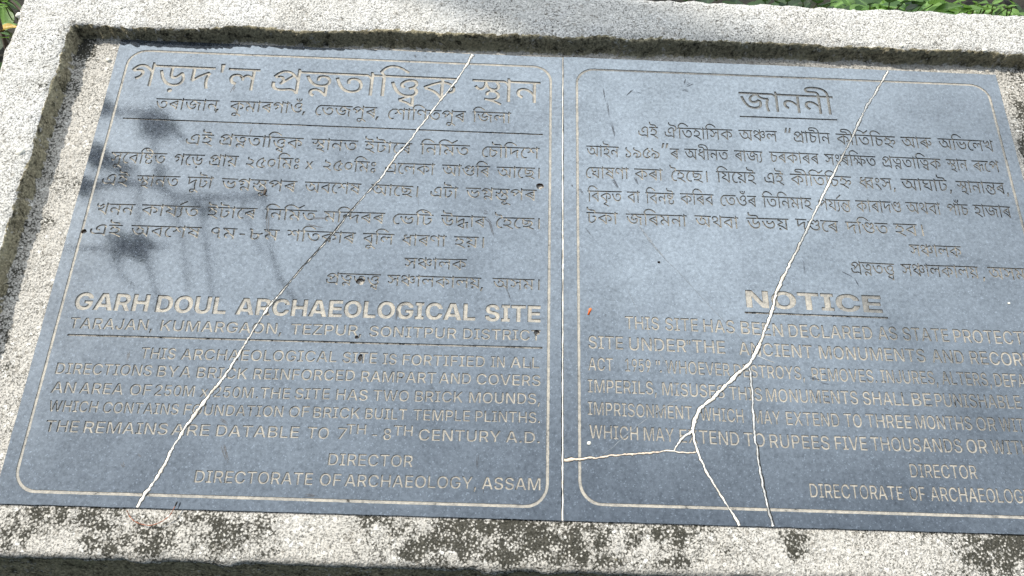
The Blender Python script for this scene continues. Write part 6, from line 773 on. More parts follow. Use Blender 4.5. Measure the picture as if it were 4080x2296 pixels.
TREE = {'a': [[-4.043, 1.409, 7.025, 0.0122], [-3.913, 1.424, 7.026, 0.0121], [-3.801, 1.428, 7.027, 0.012], [-3.653, 1.444, 7.028, 0.0119], [-3.503, 1.44, 7.028, 0.0118], [-3.354, 1.437, 7.027, 0.0117], [-3.259, 1.412, 7.026, 0.0116]], 'a2': [[-3.381, 1.437, 7.089, 0.0097], [-3.417, 1.169, 7.071, 0.0096], [-3.424, 1.093, 7.066, 0.0096], [-3.362, 0.963, 7.057, 0.0096], [-3.339, 0.869, 7.051, 0.0095]], 'a3': [[-3.264, 1.327, 7.081, 0.0096], [-3.205, 1.273, 7.078, 0.0095], [-3.137, 1.214, 7.074, 0.0095]], 'b': [[-4.295, 1.082, 7.311, 0.0126], [-4.178, 1.057, 7.31, 0.0126], [-4.021, 1.024, 7.308, 0.0124], [-3.864, 0.971, 7.304, 0.0123], [-3.686, 0.919, 7.301, 0.0122]], 'c': [[-4.022, 0.725, 6.672, 0.0126], [-3.898, 0.739, 6.673, 0.0126], [-3.684, 0.738, 6.673, 0.0124], [-3.471, 0.755, 6.674, 0.0122], [-3.256, 0.745, 6.673, 0.0121], [-3.093, 0.679, 6.669, 0.012], [-2.913, 0.641, 6.666, 0.0118], [-2.645, 0.651, 6.667, 0.0117], [-2.288, 0.683, 6.669, 0.0115], [-2.227, 0.73, 6.672, 0.0115]], 'd': [[-2.233, 0.676, 6.669, 0.0067], [-2.209, 0.514, 6.658, 0.0067], [-2.186, 0.371, 6.649, 0.0067], [-2.162, 0.21, 6.639, 0.0066], [-2.081, -0.021, 6.625, 0.0066], [-2.005, -0.145, 6.617, 0.0066], [-1.891, -0.303, 6.608, 0.0066]], 'e': [[-2.842, 0.641, 6.759, 0.006], [-2.847, 0.531, 6.752, 0.006], [-2.813, 0.368, 6.742, 0.0059], [-2.77, 0.188, 6.731, 0.0059], [-2.724, -0.084, 6.714, 0.0059], [-2.699, -0.265, 6.704, 0.0059]], 'f': [[-3.104, 0.635, 6.821, 0.0051], [-3.08, 0.471, 6.81, 0.0051], [-3.016, 0.234, 6.796, 0.005], [-2.967, -0.095, 6.776, 0.005], [-2.953, -0.223, 6.769, 0.005]], 'g': [[-3.408, 0.747, 6.766, 0.0062], [-3.401, 0.584, 6.755, 0.0061], [-3.395, 0.438, 6.746, 0.0061], [-3.406, 0.256, 6.735, 0.0061]], 'h': [[-4.583, 0.122, 7.41, 0.0082], [-4.445, 0.127, 7.41, 0.0082], [-4.01, 0.143, 7.411, 0.008], [-3.832, 0.169, 7.412, 0.0079], [-3.593, 0.158, 7.412, 0.0078], [-3.416, 0.204, 7.414, 0.0077]], 'i': [[-3.874, 0.128, 7.379, 0.0068], [-3.898, -0.052, 7.369, 0.0068], [-3.804, -0.188, 7.362, 0.0067], [-3.723, -0.225, 7.36, 0.0067]], 'j': [[-3.618, 0.137, 7.379, 0.0067], [-3.57, -0.1, 7.366, 0.0066], [-3.514, -0.258, 7.358, 0.0066], [-3.478, -0.456, 7.348, 0.0066]], 'k': [[-2.444, 0.656, 6.76, 0.0049], [-2.42, 0.511, 6.751, 0.0049], [-2.339, 0.295, 6.737, 0.0048], [-2.242, 0.134, 6.727, 0.0048]]}
CLUMPS = [[-3.366, 1.295, 7.018, 0.1274], [-3.426, 1.386, 7.024, 0.0854], [-3.841, 1.474, 7.03, 0.0831], [-4.12, 1.069, 7.311, 0.1024], [-3.826, 0.724, 6.672, 0.0937], [-3.824, 0.953, 7.303, 0.067], [-3.896, 0.177, 7.382, 0.1128], [-3.658, 0.165, 7.381, 0.1225], [-3.738, 0.172, 7.381, 0.1006], [-3.185, 0.748, 6.673, 0.0602], [-3.471, 0.755, 6.674, 0.051], [-2.858, 0.567, 6.754, 0.0497], [-3.36, 0.906, 7.054, 0.053], [-4.0, 0.985, 7.305, 0.079], [-2.747, 0.535, 6.752, 0.0593], [-3.073, 0.523, 6.752, 0.0603]]


# ------------------------------------------------------------------ ground
def build_ground():
    vs_, fs = [], []
    rings = [0, 0.4, 0.8, 1.2, 1.7, 2.3, 3.2, 4.5, 7, 12, 25, 60, 140, 300]
    seg = 48
    vs_.append((0, 0.3, 0))
    for r in rings[1:]:
        for k in range(seg):
            a = 2 * math.pi * k / seg
            x, y = r * math.cos(a), 0.3 + r * math.sin(a)
            vs_.append((x, y, 0.03 * fbm(x, y, 0, 1.3) * min(1, r) if r < 30 else 0.0))
    for k in range(seg): fs.append((0, 1 + k, 1 + (k + 1) % seg))
    for i in range(len(rings) - 2):
        for k in range(seg):
            a = 1 + i * seg + k; b = 1 + i * seg + (k + 1) % seg
            fs.append((a, a + seg, b + seg, b))
    o = link('ground', mesh_of('ground', vs_, fs, True), None, [M_SOIL])
    o['kind'] = 'structure'
build_ground()

# ------------------------------------------------------------------ the monument: a sloping concrete block with two inscribed slabs let into its top
monument = empty('inscription_plaque', (0, 0.32, 0), 'sloping grey concrete monument with two cracked black granite slabs let into its top', 'plaque')

RX0, RX1 = -0.656, 0.668          # recess sides
X0, X1, Y0, Y1 = -0.737, 0.752, -0.0515, 0.703
TOPW = [(-0.66, 0.6105), (-0.5, 0.611), (-0.29, 0.6135), (0.055, 0.619), (0.37, 0.6235), (0.68, 0.627)]     # foot of the head wall
BATT = [(-0.66, 0.003), (-0.5, 0.004), (-0.29, 0.008), (0.055, 0.010), (0.39, 0.006), (0.68, 0.004)]          # its batter
def lerp_tab(tab, x):
    for (a, va), (b, vb) in zip(tab, tab[1:]):
        if x <= b: return va + (vb - va) * max(0, (x - a)) / (b - a)
    return tab[-1][1]
LICH = [(-0.5197, -0.0125, .030), (-0.566, -0.030, .022), (-0.466, -0.018, .026), (-0.444, -0.034, .026), (-0.35, -0.025, .016), (-0.314, -0.034, .018),
        (-0.197, -0.008, .022), (-0.172, -0.031, .014), (-0.129, -0.019, .018), (-0.08, -0.0175, .028), (-0.031, -0.016, .030), (-0.127, -0.049, .018),
        (0.047, -0.0256, .022), (0.1, -0.0195, .020), (0.129, -0.0233, .026), (0.0186, -0.039, .022), (0.177, -0.03, .016), (0.251, -0.012, .012),
        (0.247, -0.025, .012), (0.392, -0.002, .014), (0.447, -0.0145, .020), (0.487, -0.005, .028), (0.474, -0.035, .026), (0.54, -0.01, .035), (0.60, -0.02, .04),
        (0.640, 0.56, .030), (0.645, 0.50, .034), (0.640, 0.44, .03), (0.64, 0.38, .03), (0.64, 0.30, .035), (0.64, 0.2, .03), (0.672, 0.667, .016), (0.70, 0.655, .03),
        (-0.690, 0.545, .012), (-0.670, 0.515, .008), (-0.715, 0.44, .010), (-0.62, 0.385, .014), (-0.615, 0.43, .006), (-0.635, 0.33, .014), (-0.63, 0.25, .018), (-0.625, 0.14, .02)]
def build_block():
    def axis(a, b, step, fine):
        pts = []
        x = a
        while x < b - 1e-6:
            pts.append(x)
            d = min(abs(x - f) for f in fine)
            x += step if d > 0.022 else step * 0.4
        pts.append(b)
        return pts
    xs = axis(X0, X1, 0.0045, [RX0, RX1])
    ys = axis(Y0, Y1, 0.0045, [0.618, 0.624])
    nx, ny = len(xs), len(ys)
    V, lich, moss, ledge = [], [], [], []
    for y in ys:
        for x in xs:
            e = 0.0045 * fbm(x, y, 3.0, 15) + 0.0022 * fbm(x, y, 7, 110, 3)
            yt = lerp_tab(TOPW, x)
            # wall runs from its foot to the lip: about 6 mm of batter at the sides and 8 mm at the head
            dx = max(RX0 - x, x - RX1)
            dy = y - yt
            tl = (dx + e + 0.002) / 0.005
            tt = (dy + e) / lerp_tab(BATT, x)
            t = max(tl, tt)
            up = sstep(0.0, 1.0, t)
            lw = 0.0008 * fbm(x, y, 0, 22) + 0.0007 * fbm(x, y, 5, 130, 2)
            zl = -0.004 + lw
            if y < 0.004: zl += sstep(0.004, -0.006, y) * 0.0028
            zr = 0.0205 + 0.0022 * fbm(x, y, 1, 9) + 0.0009 * fbm(x, y, 2, 120, 2)
            if t > 1: zr -= 0.0035 * math.exp(-(t - 1) * 1.4)
            z = zl + (zr - zl) * up
            # worn arrises
            d_out = min(x - X0, X1 - x, Y1 - y) + 0.006 * fbm(x, y, 8, 30)
            if d_out < 0.012: z -= 0.010 * (1 - sstep(0.0, 0.012, d_out)) ** 2
            d_fr = y - Y0
            if d_fr < 0.006: z -= 0.004 * (1 - d_fr / 0.006) ** 2
            px, py = x, y
            if y == ys[0]: py += 0.0026 * fbm(x, 0, 4, 18) + 0.0012 * nz(x, 1, 4, 100)
            if y == ys[-1]: py += 0.0035 * fbm(x, 0, 6, 22) + 0.002 * nz(x, 1, 9, 90)
            if x == xs[0]: px += 0.004 * fbm(0, y, 6, 22)
            V.append(W(px, py, z))
            L = 0.17 + 0.18 * fbm(x, y, 2, 9)
            L += 0.40 * math.exp(-((x + 0.648) ** 2 + (y - 0.60) ** 2) / 0.0007)
            bl = 0.0
            for cx, cy, r in LICH:
                ddx, ddy = (x - cx) / r, (y - cy) * 1.2 / r
                d2 = ddx * ddx + ddy * ddy
                if d2 < 7: bl += math.exp(-d2 * 0.55)
            L += 0.30 * min(1.0, bl) * (0.8 + 0.9 * fbm(x, y, 5, 60))
            if up < 0.5 and dx > -0.035 and x < 0: L += 0.26 * sstep(-0.034, -0.002, dx) + 0.16 * fbm(x, y, 1, 30)
            if up < 0.5 and x > 0.605: L += 0.24 + 0.2 * fbm(x, y, 1, 20)
            if y < 0 and x > -0.56: L += 0.09 + 0.26 * fbm(x, y, 11, 17) + 0.06 * sstep(-0.03, -0.002, y)
            if y < -0.043: L -= 0.10
            lich.append(L)
            mo = 0.0
            if 0.0 < up < 0.995 or (0 < t < 1.25): mo = 0.86 + 0.2 * fbm(x, y, 4, 30)
            elif -1.6 < tt <= 0.0 and x < RX1 and x > RX0: mo = 0.02 + 0.55 * max(0.0, (0.7 + tt) / 0.7) + 0.2 * fbm(x, y, 4, 40)
            moss.append(mo)
            ledge.append(1.0 if up < 0.5 and y > 0.003 else (0.9 if y <= 0.003 else max(0.0, 0.5 * fbm(x, y, 3, 7))))
    F = [(j * nx + i, j * nx + i + 1, (j + 1) * nx + i + 1, (j + 1) * nx + i) for j in range(ny - 1) for i in range(nx - 1)]
    # skirt down to the ground
    ring = [i for i in range(nx)] + [j * nx + nx - 1 for j in range(1, ny)] + [(ny - 1) * nx + i for i in range(nx - 2, -1, -1)] + [j * nx for j in range(ny - 2, 0, -1)]
    depth = [0.003, 0.007, 0.012, 0.018, 0.024, 0.03, 0.036, 0.044, 0.052, 0.06, 0.07, 0.08, 0.095, 0.12, 0.17, 0.25, 0.4, 2.0]
    cx, cy = 0.0, 0.29
    prev = ring
    for di, d in enumerate(depth):
        cur = []
        for k in ring:
            p = V[k]
            q = Vector((p.x, p.y, max(-0.03, p.z - d)))
            n = Vector((0, -1, 0)) if k < nx else Vector((p.x - cx, p.y - cy, 0)).normalized()
            q += n * (0.0028 * fbm(q.x, q.y, q.z, 22) + 0.001 * nz(q.x, q.y, q.z, 120) - 0.001)
            cur.append(len(V)); V.append(q)
            lich.append(0.45); moss.append(0.0 if d < 0.004 else 0.78 + 0.25 * fbm(q.x, q.y, q.z, 12)); ledge.append(0.0)
        n_ = len(ring)
        for i in range(n_):
            F.append((prev[i], cur[i], cur[(i + 1) % n_], prev[(i + 1) % n_]))
        prev = cur
    me = mesh_of('concrete_block', V, F, True)
    vert_attr(me, 'lichen', lich); vert_attr(me, 'moss', moss); vert_attr(me, 'ledge', ledge)
    return link('concrete_block', me, monument, [M_CONC])
block = build_block()

# ------------------------------------------------------------------ lettering: glyph contours, flattened
_cache = {}
def glyph(k, seg):
    if (k, seg) in _cache: return _cache[(k, seg)]
    out = []
    for s in GLYPHS[k]:
        pts = [(s[i], s[i + 1], s[i + 2]) for i in range(0, len(s), 3)]
        P = []
        n = len(pts)
        for i in range(n):
            a, b = pts[i], pts[(i + 1) % n]
            P.append(a)
            if not a[2] and not b[2]: P.append(((a[0] + b[0]) / 2, (a[1] + b[1]) / 2, 1))
        st = next(i for i, p in enumerate(P) if p[2])
        P = P[st:] + P[:st]; P.append(P[0])
        poly, i = [], 0
        while i < len(P) - 1:
            poly.append((P[i][0], P[i][1]))
            if P[i + 1][2]: i += 1
            else:
                for q in range(1, seg):
                    t = q / seg
                    poly.append(tuple((1 - t) ** 2 * P[i][j] + 2 * t * (1 - t) * P[i + 1][j] + t * t * P[i + 2][j] for j in (0, 1)))
                i += 2
        out.append(poly)
    _cache[(k, seg)] = out
    return out

def rounded_ring(x0, y0, x1, y1, r, w):
    """a groove in the shape of a rounded rectangle: outer and inner contour"""
    res = []
    for off, sgn in ((w / 2, 1), (-w / 2, -1)):
        pts = []
        rr = r + off
        for cx, cy, a0 in ((x1 - r, y1 - r, 0), (x0 + r, y1 - r, 90), (x0 + r, y0 + r, 180), (x1 - r, y0 + r, 270)):
            for k in range(9):
                a = math.radians(a0 + k * 90 / 8)
                pts.append((cx + rr * math.cos(a), cy + rr * math.sin(a)))
        # fill in the long sides and let the chisel wander
        dense = []
        for p, q in zip(pts, pts[1:] + pts[:1]):
            L = math.hypot(q[0] - p[0], q[1] - p[1])
            m = max(1, int(L / 0.006))
            for k in range(m):
                t = k / m
                dense.append((p[0] + (q[0] - p[0]) * t, p[1] + (q[1] - p[1]) * t))
        dense = [(x + 0.00028 * nz(x, y, off * 900, 180), y + 0.00028 * nz(x, y, 50 + off * 900, 180)) for x, y in dense]
        res.append(dense if sgn > 0 else dense[::-1])
    return res
def bar(x0, y0, x1, y1, w):
    n = max(2, int(math.hypot(x1 - x0, y1 - y0) / 0.006))
    up = [(x0 + (x1 - x0) * k / n, y0 + (y1 - y0) * k / n + w / 2 + 0.0002 * nz(k, 1, 1, 0.7)) for k in range(n + 1)]
    dn = [(x0 + (x1 - x0) * k / n, y0 + (y1 - y0) * k / n - w / 2 + 0.0002 * nz(k, 9, 1, 0.7)) for k in range(n + 1)]
    return [up[::-1] + dn][0]
def blob(cx, cy, rx, ry, seed, n=14):
    return [(cx + rx * math.cos(2 * math.pi * k / n) * (1 + 0.35 * nz(k, seed, 0, 0.9)), cy + ry * math.sin(2 * math.pi * k / n) * (1 + 0.35 * nz(k, seed, 4, 0.9))) for k in range(n)]

def area(p):
    return 0.5 * sum(a[0] * b[1] - b[0] * a[1] for a, b in zip(p, p[1:] + p[:1]))

SLABS = [dict(x0=-0.600, x1=-0.00135, y0=0.0, y1=0.6075), dict(x0=0.00135, x1=0.600, y0=0.0, y1=0.6085)]
def build_slab(pi, slab_label):
    S = SLABS[pi]
    items = []       # (name, label, depth, [contours], [paint])
    for p, name, label, latin, words in LINES:
        if p != pi: continue
        big = name in ('title_line', 'heading_line')
        conts, paint = [], []
        rnd = random.Random(hash((pi, len(items))) & 0xffff)
        word_tone = 0.5
        for (ax, ay, ux, uy, em), lo, yr, gs in words:
            word_tone = 0.5 if big else (rnd.uniform(0.15, 0.5) - (0.22 if pi else 0.0) if latin else rnd.uniform(-0.15, 0.22))
            ux /= 100; uy /= 100; em /= 100
            for k, gx, gy in gs:
                tone = min(1.1, max(-0.3, word_tone + rnd.uniform(-0.3, 0.3) + 0.45 * fbm(ax, ay, 5, 5) + (0.28 * sstep(-0.25, -0.5, ax) if latin else 0.0)))
                for c in glyph(k, 4 if big else 2):
                    pts = []
                    for x, y in c:
                        a = x + gx - lo; b = y + gy - yr
                        X = ax + ux * a; Y = ay + uy * a + em * b
                        j = 0.00016
                        X += j * nz(X, Y, 1, 700); Y += j * nz(X, Y, 9, 700)
                        pts.append((X, Y))
                    # drop near-duplicate points
                    q = [pts[0]]
                    for s in pts[1:]:
                        if abs(s[0] - q[-1][0]) + abs(s[1] - q[-1][1]) > 1e-5: q.append(s)
                    if len(q) > 2: conts.append((q, -1 if True else 1)); paint.append(tone)
        items.append([name, label, (0.0012 if big else 0.0010) if latin else (0.0015 if big else 0.0016), conts, paint])
    if pi == 0:
        br = rounded_ring(-0.5835, 0.0135, -0.0165, 0.5905, 0.024, 0.0034)
        rules = [bar(-0.5703, 0.4821, -0.0259, 0.4821, 0.0020), bar(-0.5684, 0.1875, -0.0233, 0.1912, 0.0024)]
        holes = [(-0.0291, 0.4053, .0048, .0046), (-0.2420, 0.2661, .0052, .0040), (-0.5812, 0.3188, .0032, .0030), (-0.0304, 0.2093, .0036, .0032), (-0.2391, 0.1963, .0022, .0022), (-0.2323, 0.1720, .0024, .0042)]
    else:
        br = rounded_ring(0.0188, 0.0178, 0.5835, 0.5895, 0.024, 0.0034)
        rules = [bar(0.2361, 0.5227, 0.3674, 0.5233, 0.0022), bar(0.2173, 0.2438, 0.3898, 0.2433, 0.0024)]
        holes = [(0.1176, 0.3054, .0018, .0018)]
    items.append(['border_groove', 'engraved border line with rounded corners', 0.0007, [(br[0], 0), (br[1], 0)], [0.9, 0.9]])
    for r in rules: items.append(['rule_line', 'engraved straight rule', 0.0013, [(r, 0)], [0.55]])
    hole_item = len(items)
    for k, h in enumerate(holes): items.append(['clay_hole', 'small dark hole plugged with brown clay', 0.0045, [(blob(*h, seed=k * 3 + pi), 0)], [0.5]])
    # slab outline with slightly nibbled arrises
    out = []
    c4 = [(S['x0'], S['y0']), (S['x1'], S['y0']), (S['x1'], S['y1']), (S['x0'], S['y1'])]
    for (xa, ya), (xb, yb) in zip(c4, c4[1:] + c4[:1]):
        n = 60
        for k in range(n):
            t = k / n
            x = xa + (xb - xa) * t; y = ya + (yb - ya) * t
            w = 0.0 if k == 0 else 1.0
            out.append((x + w * (0.0005 if ya != yb else 0) * fbm(x, y, 2, 60), y + w * (0.0006 if ya == yb else 0) * fbm(x, y, 3, 60)))
    verts = [Vector(p) for p in out]
    faces = [list(range(len(out)))]
    finfo = [(-1, 1, 0)]
    for ii, it in enumerate(items):
        for (c, _), tone in zip(it[3], it[4]):
            b = len(verts)
            verts += [Vector(p) for p in c]
            faces.append(list(range(b, b + len(c))))
            finfo.append((ii, 1, tone))
    segs = []
    for f in faces: segs += [(a, b) for a, b in zip(f, f[1:] + f[:1])]
    cv, ce, cf, ov, oe, of = delaunay_2d_cdt(verts, segs, [], 0, 1e-7, False)
    CELL = 0.01
    grid = {}
    polys = []
    for fi, f in enumerate(faces):
        P = [tuple(verts[i]) for i in f]
        polys.append(P)
        if fi == 0: continue
        xs_ = [p[0] for p in P]; ys_ = [p[1] for p in P]
        bb = (min(xs_), max(xs_), min(ys_), max(ys_))
        for gx in range(int(bb[0] // CELL), int(bb[1] // CELL) + 1):
            for gy in range(int(bb[2] // CELL), int(bb[3] // CELL) + 1):
                grid.setdefault((gx, gy), []).append((fi, bb))
    def wn(P, x, y):
        w = 0
        x0, y0 = P[-1]
        for x1, y1 in P:
            if y0 <= y:
                if y1 > y and (x1 - x0) * (y - y0) - (x - x0) * (y1 - y0) > 0: w += 1
            elif y1 <= y and (x1 - x0) * (y - y0) - (x - x0) * (y1 - y0) < 0: w -= 1
            x0, y0 = x1, y1
        return w
    owner, tones = [], []
    for f in cf:
        x = sum(cv[i][0] for i in f) / len(f); y = sum(cv[i][1] for i in f) / len(f)
        if wn(polys[0], x, y) == 0: owner.append(-2); tones.append(0); continue
        wind, tn = {}, 0
        for fi, bb in grid.get((int(x // CELL), int(y // CELL)), ()):
            if bb[0] <= x <= bb[1] and bb[2] <= y <= bb[3]:
                w = wn(polys[fi], x, y)
                if w:
                    it, sg, tone = finfo[fi]
                    wind[it] = wind.get(it, 0) + w
                    tn = tone
        hit = [i for i, w in wind.items() if w != 0]
        owner.append(max(hit) if hit else -1); tones.append(tn)
    def h(i): return 0.0
    # edge -> triangles
    emap = {}
    for fi, f in enumerate(cf):
        for a, b in zip(f, list(f[1:]) + [f[0]]):
            emap.setdefault((min(a, b), max(a, b)), []).append((fi, a, b))
    # slab top + sides
    V, F, vid = [], [], {}
    def tv(i):
        if i not in vid: vid[i] = len(V); V.append(W(cv[i][0], cv[i][1], 0))
        return vid[i]
    for fi, f in enumerate(cf):
        if owner[fi] == -1: F.append(tuple(tv(i) for i in f))
    base = {}
    for (a, b), L in emap.items():
        ins = [x for x in L if owner[x[0]] != -2]
        if len(ins) == 1:
            fi, p, q = ins[0]
            for i in (p, q):
                if i not in base:
                    base[i] = len(V); V.append(W(cv[i][0], cv[i][1], -0.016))
            F.append((tv(p), base[p], base[q], tv(q)))
    me = mesh_of('granite_slab', V, F)
    slab = link('granite_slab', me, monument, [M_GRAN])
    slab['label'] = slab_label
    # engraved pieces: sunken floor and cut walls
    tris_of, edges_of = {}, {}
    for fi in range(len(cf)): tris_of.setdefault(owner[fi], []).append(fi)
    for L in emap.values():
        for x in L:
            if owner[x[0]] >= 0 and sum(1 for y in L if owner[y[0]] == owner[x[0]]) == 1: edges_of.setdefault(owner[x[0]], []).append(x)
    for ii, (name, label, depth, conts, paint) in enumerate(items):
        V, F, vid, wv, P = [], [], {}, {}, []
        def fv(i):
            if i not in vid: vid[i] = len(V); V.append(W(cv[i][0], cv[i][1], -depth))
            return vid[i]
        def uv(i):
            if i not in wv: wv[i] = len(V); V.append(W(cv[i][0], cv[i][1], 0))
            return wv[i]
        for fi in tris_of.get(ii, ()):
            F.append(tuple(fv(i) for i in cf[fi])); P.append(tones[fi])
        for fi, p, q in edges_of.get(ii, ()):
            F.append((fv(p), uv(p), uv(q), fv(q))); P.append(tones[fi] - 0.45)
        if not F: continue
        me = mesh_of(name, V, F)
        face_attr(me, 'paint', P)
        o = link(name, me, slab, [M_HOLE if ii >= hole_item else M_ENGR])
        if label: o['label'] = label
    return slab
slab_a = build_slab(0, 'left slab headed GARH DOUL ARCHAEOLOGICAL SITE with one long diagonal crack')
slab_b = build_slab(1, 'right slab headed NOTICE with forked white cracks and a hairline')

# ------------------------------------------------------------------ cracks filled with cement
def densify(pts, step, amp, seed):
    out = []
    for p, q in zip(pts, pts[1:]):
        L = math.hypot(q[0] - p[0], q[1] - p[1])
        n = max(1, int(L / step))
        for k in range(n):
            t = k / n
            out.append([p[0] + (q[0] - p[0]) * t, p[1] + (q[1] - p[1]) * t])
    out.append(list(pts[-1]))
    for i, p in enumerate(out):
        p[0] += amp * nz(i, seed, 0, 0.3) + amp * 0.8 * nz(i, seed, 3, 0.9)
        p[1] += amp * nz(i, seed, 5, 0.3) + amp * 0.8 * nz(i, seed, 8, 0.9)
    return out
def crack(parent, pts, wfun, mat, seed, label=None, amp=0.0009):
    o = ribbon('crack_filling', parent, pts, lambda t: wfun(t) * 0.8, mat, seed=seed, label=label, amp=amp)
    ribbon('crack_edge', o, pts, lambda t: wfun(t) * 1.15 + 0.0004, M_GAP, seed=seed, zmid=0.0001, zedge=0.00005, amp=amp)
    return o
def ribbon(name, parent, pts, wfun, mat, amp=0.0004, zmid=0.0007, zedge=0.00015, seed=1, step=0.0019, label=None, off=0.0):
    P = densify(pts, step, amp, seed)
    V, F = [], []
    n = len(P)
    for i, p in enumerate(P):
        a, b = P[max(0, i - 1)], P[min(n - 1, i + 1)]
        dx, dy = b[0] - a[0], b[1] - a[1]
        L = math.hypot(dx, dy) or 1
        nxn, nyn = -dy / L, dx / L
        w = wfun(i / (n - 1)) * (1 + 0.6 * nz(i, seed, 2, 0.21) + 0.75 * nz(i, seed, 6, 0.83))
        w = max(w, 0.0002)
        for s, z in ((-0.5, zedge), (-0.2, zmid), (0.22, zmid * 0.9), (0.5, zedge)):
            jj = 0.08 * nz(i, seed + s, 1, 1.3)
            V.append(W(p[0] + nxn * (w * (s + jj) + off), p[1] + nyn * (w * (s + jj) + off), z * (1 + 0.4 * nz(i, seed, s * 9, 0.7))))
        if i:
            for k in range(3): F.append((4 * i - 4 + k, 4 * i - 3 + k, 4 * i + 1 + k, 4 * i + k))
    o = link(name, mesh_of(name, V, F, True), parent, [mat])
    if label: o['label'] = label
    return o
CR_L = [(-0.12384, 0.6065), (-0.12977, 0.59046), (-0.1428, 0.56248), (-0.15353, 0.54457), (-0.17102, 0.51425), (-0.18241, 0.49392), (-0.18925, 0.48307), (-0.19518, 0.46939), (-0.21255, 0.44365), (-0.2304, 0.40734), (-0.24097, 0.39268), (-0.25158, 0.37697), (-0.26612, 0.35451), (-0.28008, 0.32982), (-0.2961, 0.30554), (-0.31385, 0.27976), (-0.34556, 0.22913), (-0.35871, 0.19977), (-0.36735, 0.17828), (-0.38271, 0.1433), (-0.39396, 0.12543), (-0.40848, 0.09858), (-0.41632, 0.08273), (-0.42578, 0.05957), (-0.42831, 0.047), (-0.43675, 0.02705), (-0.44408, 0.01472), (-0.44935, 0.0005)]
CR_R = [(0.44975, 0.6075), (0.43849, 0.58969), (0.42406, 0.56646), (0.41218, 0.55004), (0.39952, 0.52756), (0.39015, 0.50866), (0.37765, 0.48538), (0.36429, 0.46393), (0.35223, 0.44144), (0.34058, 0.42078), (0.32894, 0.39905), (0.28213, 0.31448), (0.27026, 0.2945), (0.25819, 0.27104), (0.25276, 0.25332), (0.24637, 0.23699), (0.23457, 0.21223), (0.22589, 0.194), (0.21653, 0.17954), (0.20183, 0.16739), (0.18954, 0.15545), (0.17748, 0.14477), (0.17025, 0.13774), (0.15607, 0.12605), (0.14854, 0.11248), (0.14548, 0.09923)]
CR_RA = [(0.14624, 0.10083), (0.1318, 0.08994), (0.12324, 0.07678)]
CR_RB = [(0.14624, 0.10083), (0.14736, 0.08784), (0.15042, 0.07507), (0.15696, 0.0575), (0.16716, 0.03908), (0.18061, 0.01619), (0.1899, 0.0005)]
CR_RC = [(0.0016, 0.063), (0.02075, 0.0653), (0.05303, 0.06948), (0.09456, 0.07396), (0.11547, 0.07718), (0.12454, 0.07682), (0.13744, 0.0753), (0.14985, 0.07633)]
CR_RD = [(0.21723, 0.17489), (0.2174, 0.15869), (0.21723, 0.14498), (0.21617, 0.12803), (0.21571, 0.10586), (0.21557, 0.08953), (0.21655, 0.08615), (0.21703, 0.0644), (0.22023, 0.03202), (0.22256, 0.01742), (0.2264, 0.0005)]
HAIR1 = [(0.07923, 0.37818), (0.09148, 0.36019), (0.09723, 0.35094), (0.11313, 0.32619), (0.12893, 0.30582), (0.138, 0.2971), (0.1524, 0.27969), (0.17413, 0.25281), (0.18698, 0.23744), (0.19124, 0.2325), (0.20397, 0.21836), (0.22048, 0.19737)]
HAIR1B = [(0.22784, 0.19052), (0.23768, 0.18615), (0.24647, 0.18293)]
HAIR2 = [(0.07763, 0.26922), (0.08521, 0.25072), (0.09273, 0.23396), (0.10112, 0.21343), (0.11155, 0.19114), (0.11786, 0.18077), (0.12694, 0.1602), (0.13264, 0.14213), (0.13572, 0.13771)]
HAIR3 = [(0.14583, 0.13918), (0.13572, 0.13771), (0.12199, 0.13051), (0.09916, 0.11529), (0.08334, 0.10378), (0.071, 0.09358), (0.05542, 0.0793), (0.04533, 0.07178)]
def wl(t):
    if t < 0.05: return 0.0042 - t * 30 * 0.0012
    if 0.36 < t < 0.60: return 0.0016
    return 0.0022 + 0.0014 * max(0, t - 0.55) / 0.45
crack(slab_a, CR_L, wl, M_CEMENT, 3, 'long diagonal crack filled with white cement')
ribbon('open_crack_and_shadow', slab_a, CR_L[9:17], lambda t: 0.0011 * math.sin(math.pi * min(1, max(0, t))) + 0.0003, M_GAP, seed=3, zmid=0.0010, zedge=0.0009, off=-0.0006, label='dark unfilled stretch of the diagonal crack')
crack(slab_b, CR_R, lambda t: 0.0026 + 0.0012 * sstep(0.5, 0.8, t), M_CEMENT, 11, 'broad white cement crack running down to a fork')
crack(slab_b, CR_RA, lambda t: 0.0028 - 0.001 * t, M_CEMENT, 12)
crack(slab_b, CR_RB, lambda t: 0.0022 + 0.0006 * t, M_CEMENT, 13)
crack(slab_b, CR_RC, lambda t: 0.0022 + 0.0018 * math.exp(-t * 18), M_CEMENT_CLAY, 14, 'crack filled with clay stained cement')
crack(slab_b, CR_RD, lambda t: 0.0019 + 0.0013 * t, M_CEMENT_GREY, 15, 'narrow crack filled with grey cement')
ribbon('open_crack_and_shadow', slab_b, CR_RD[5:], lambda t: 0.0009, M_GAP, seed=15, zmid=0.0009, zedge=0.0008, off=0.0012)  # dark strip painting the raised grey filling's shadow along its right side
def wh(t): return 0.0006 + 0.0028 * math.exp(-((t - 0.23) / 0.09) ** 2)
ribbon('hairline_crack', slab_b, HAIR1, wh, M_GAP if False else M_HAIR, seed=21, zmid=0.00012, zedge=0.0001, amp=0.0002)
ribbon('hairline_crack', slab_b, HAIR1B, lambda t: 0.0009, M_CEMENT_GREY, seed=22, zmid=0.0002, amp=0.0003)
ribbon('hairline_crack', slab_b, HAIR2, lambda t: 0.0004 + 0.0008 * t, M_HAIR, seed=23, zmid=0.00012, zedge=0.0001, amp=0.0003)
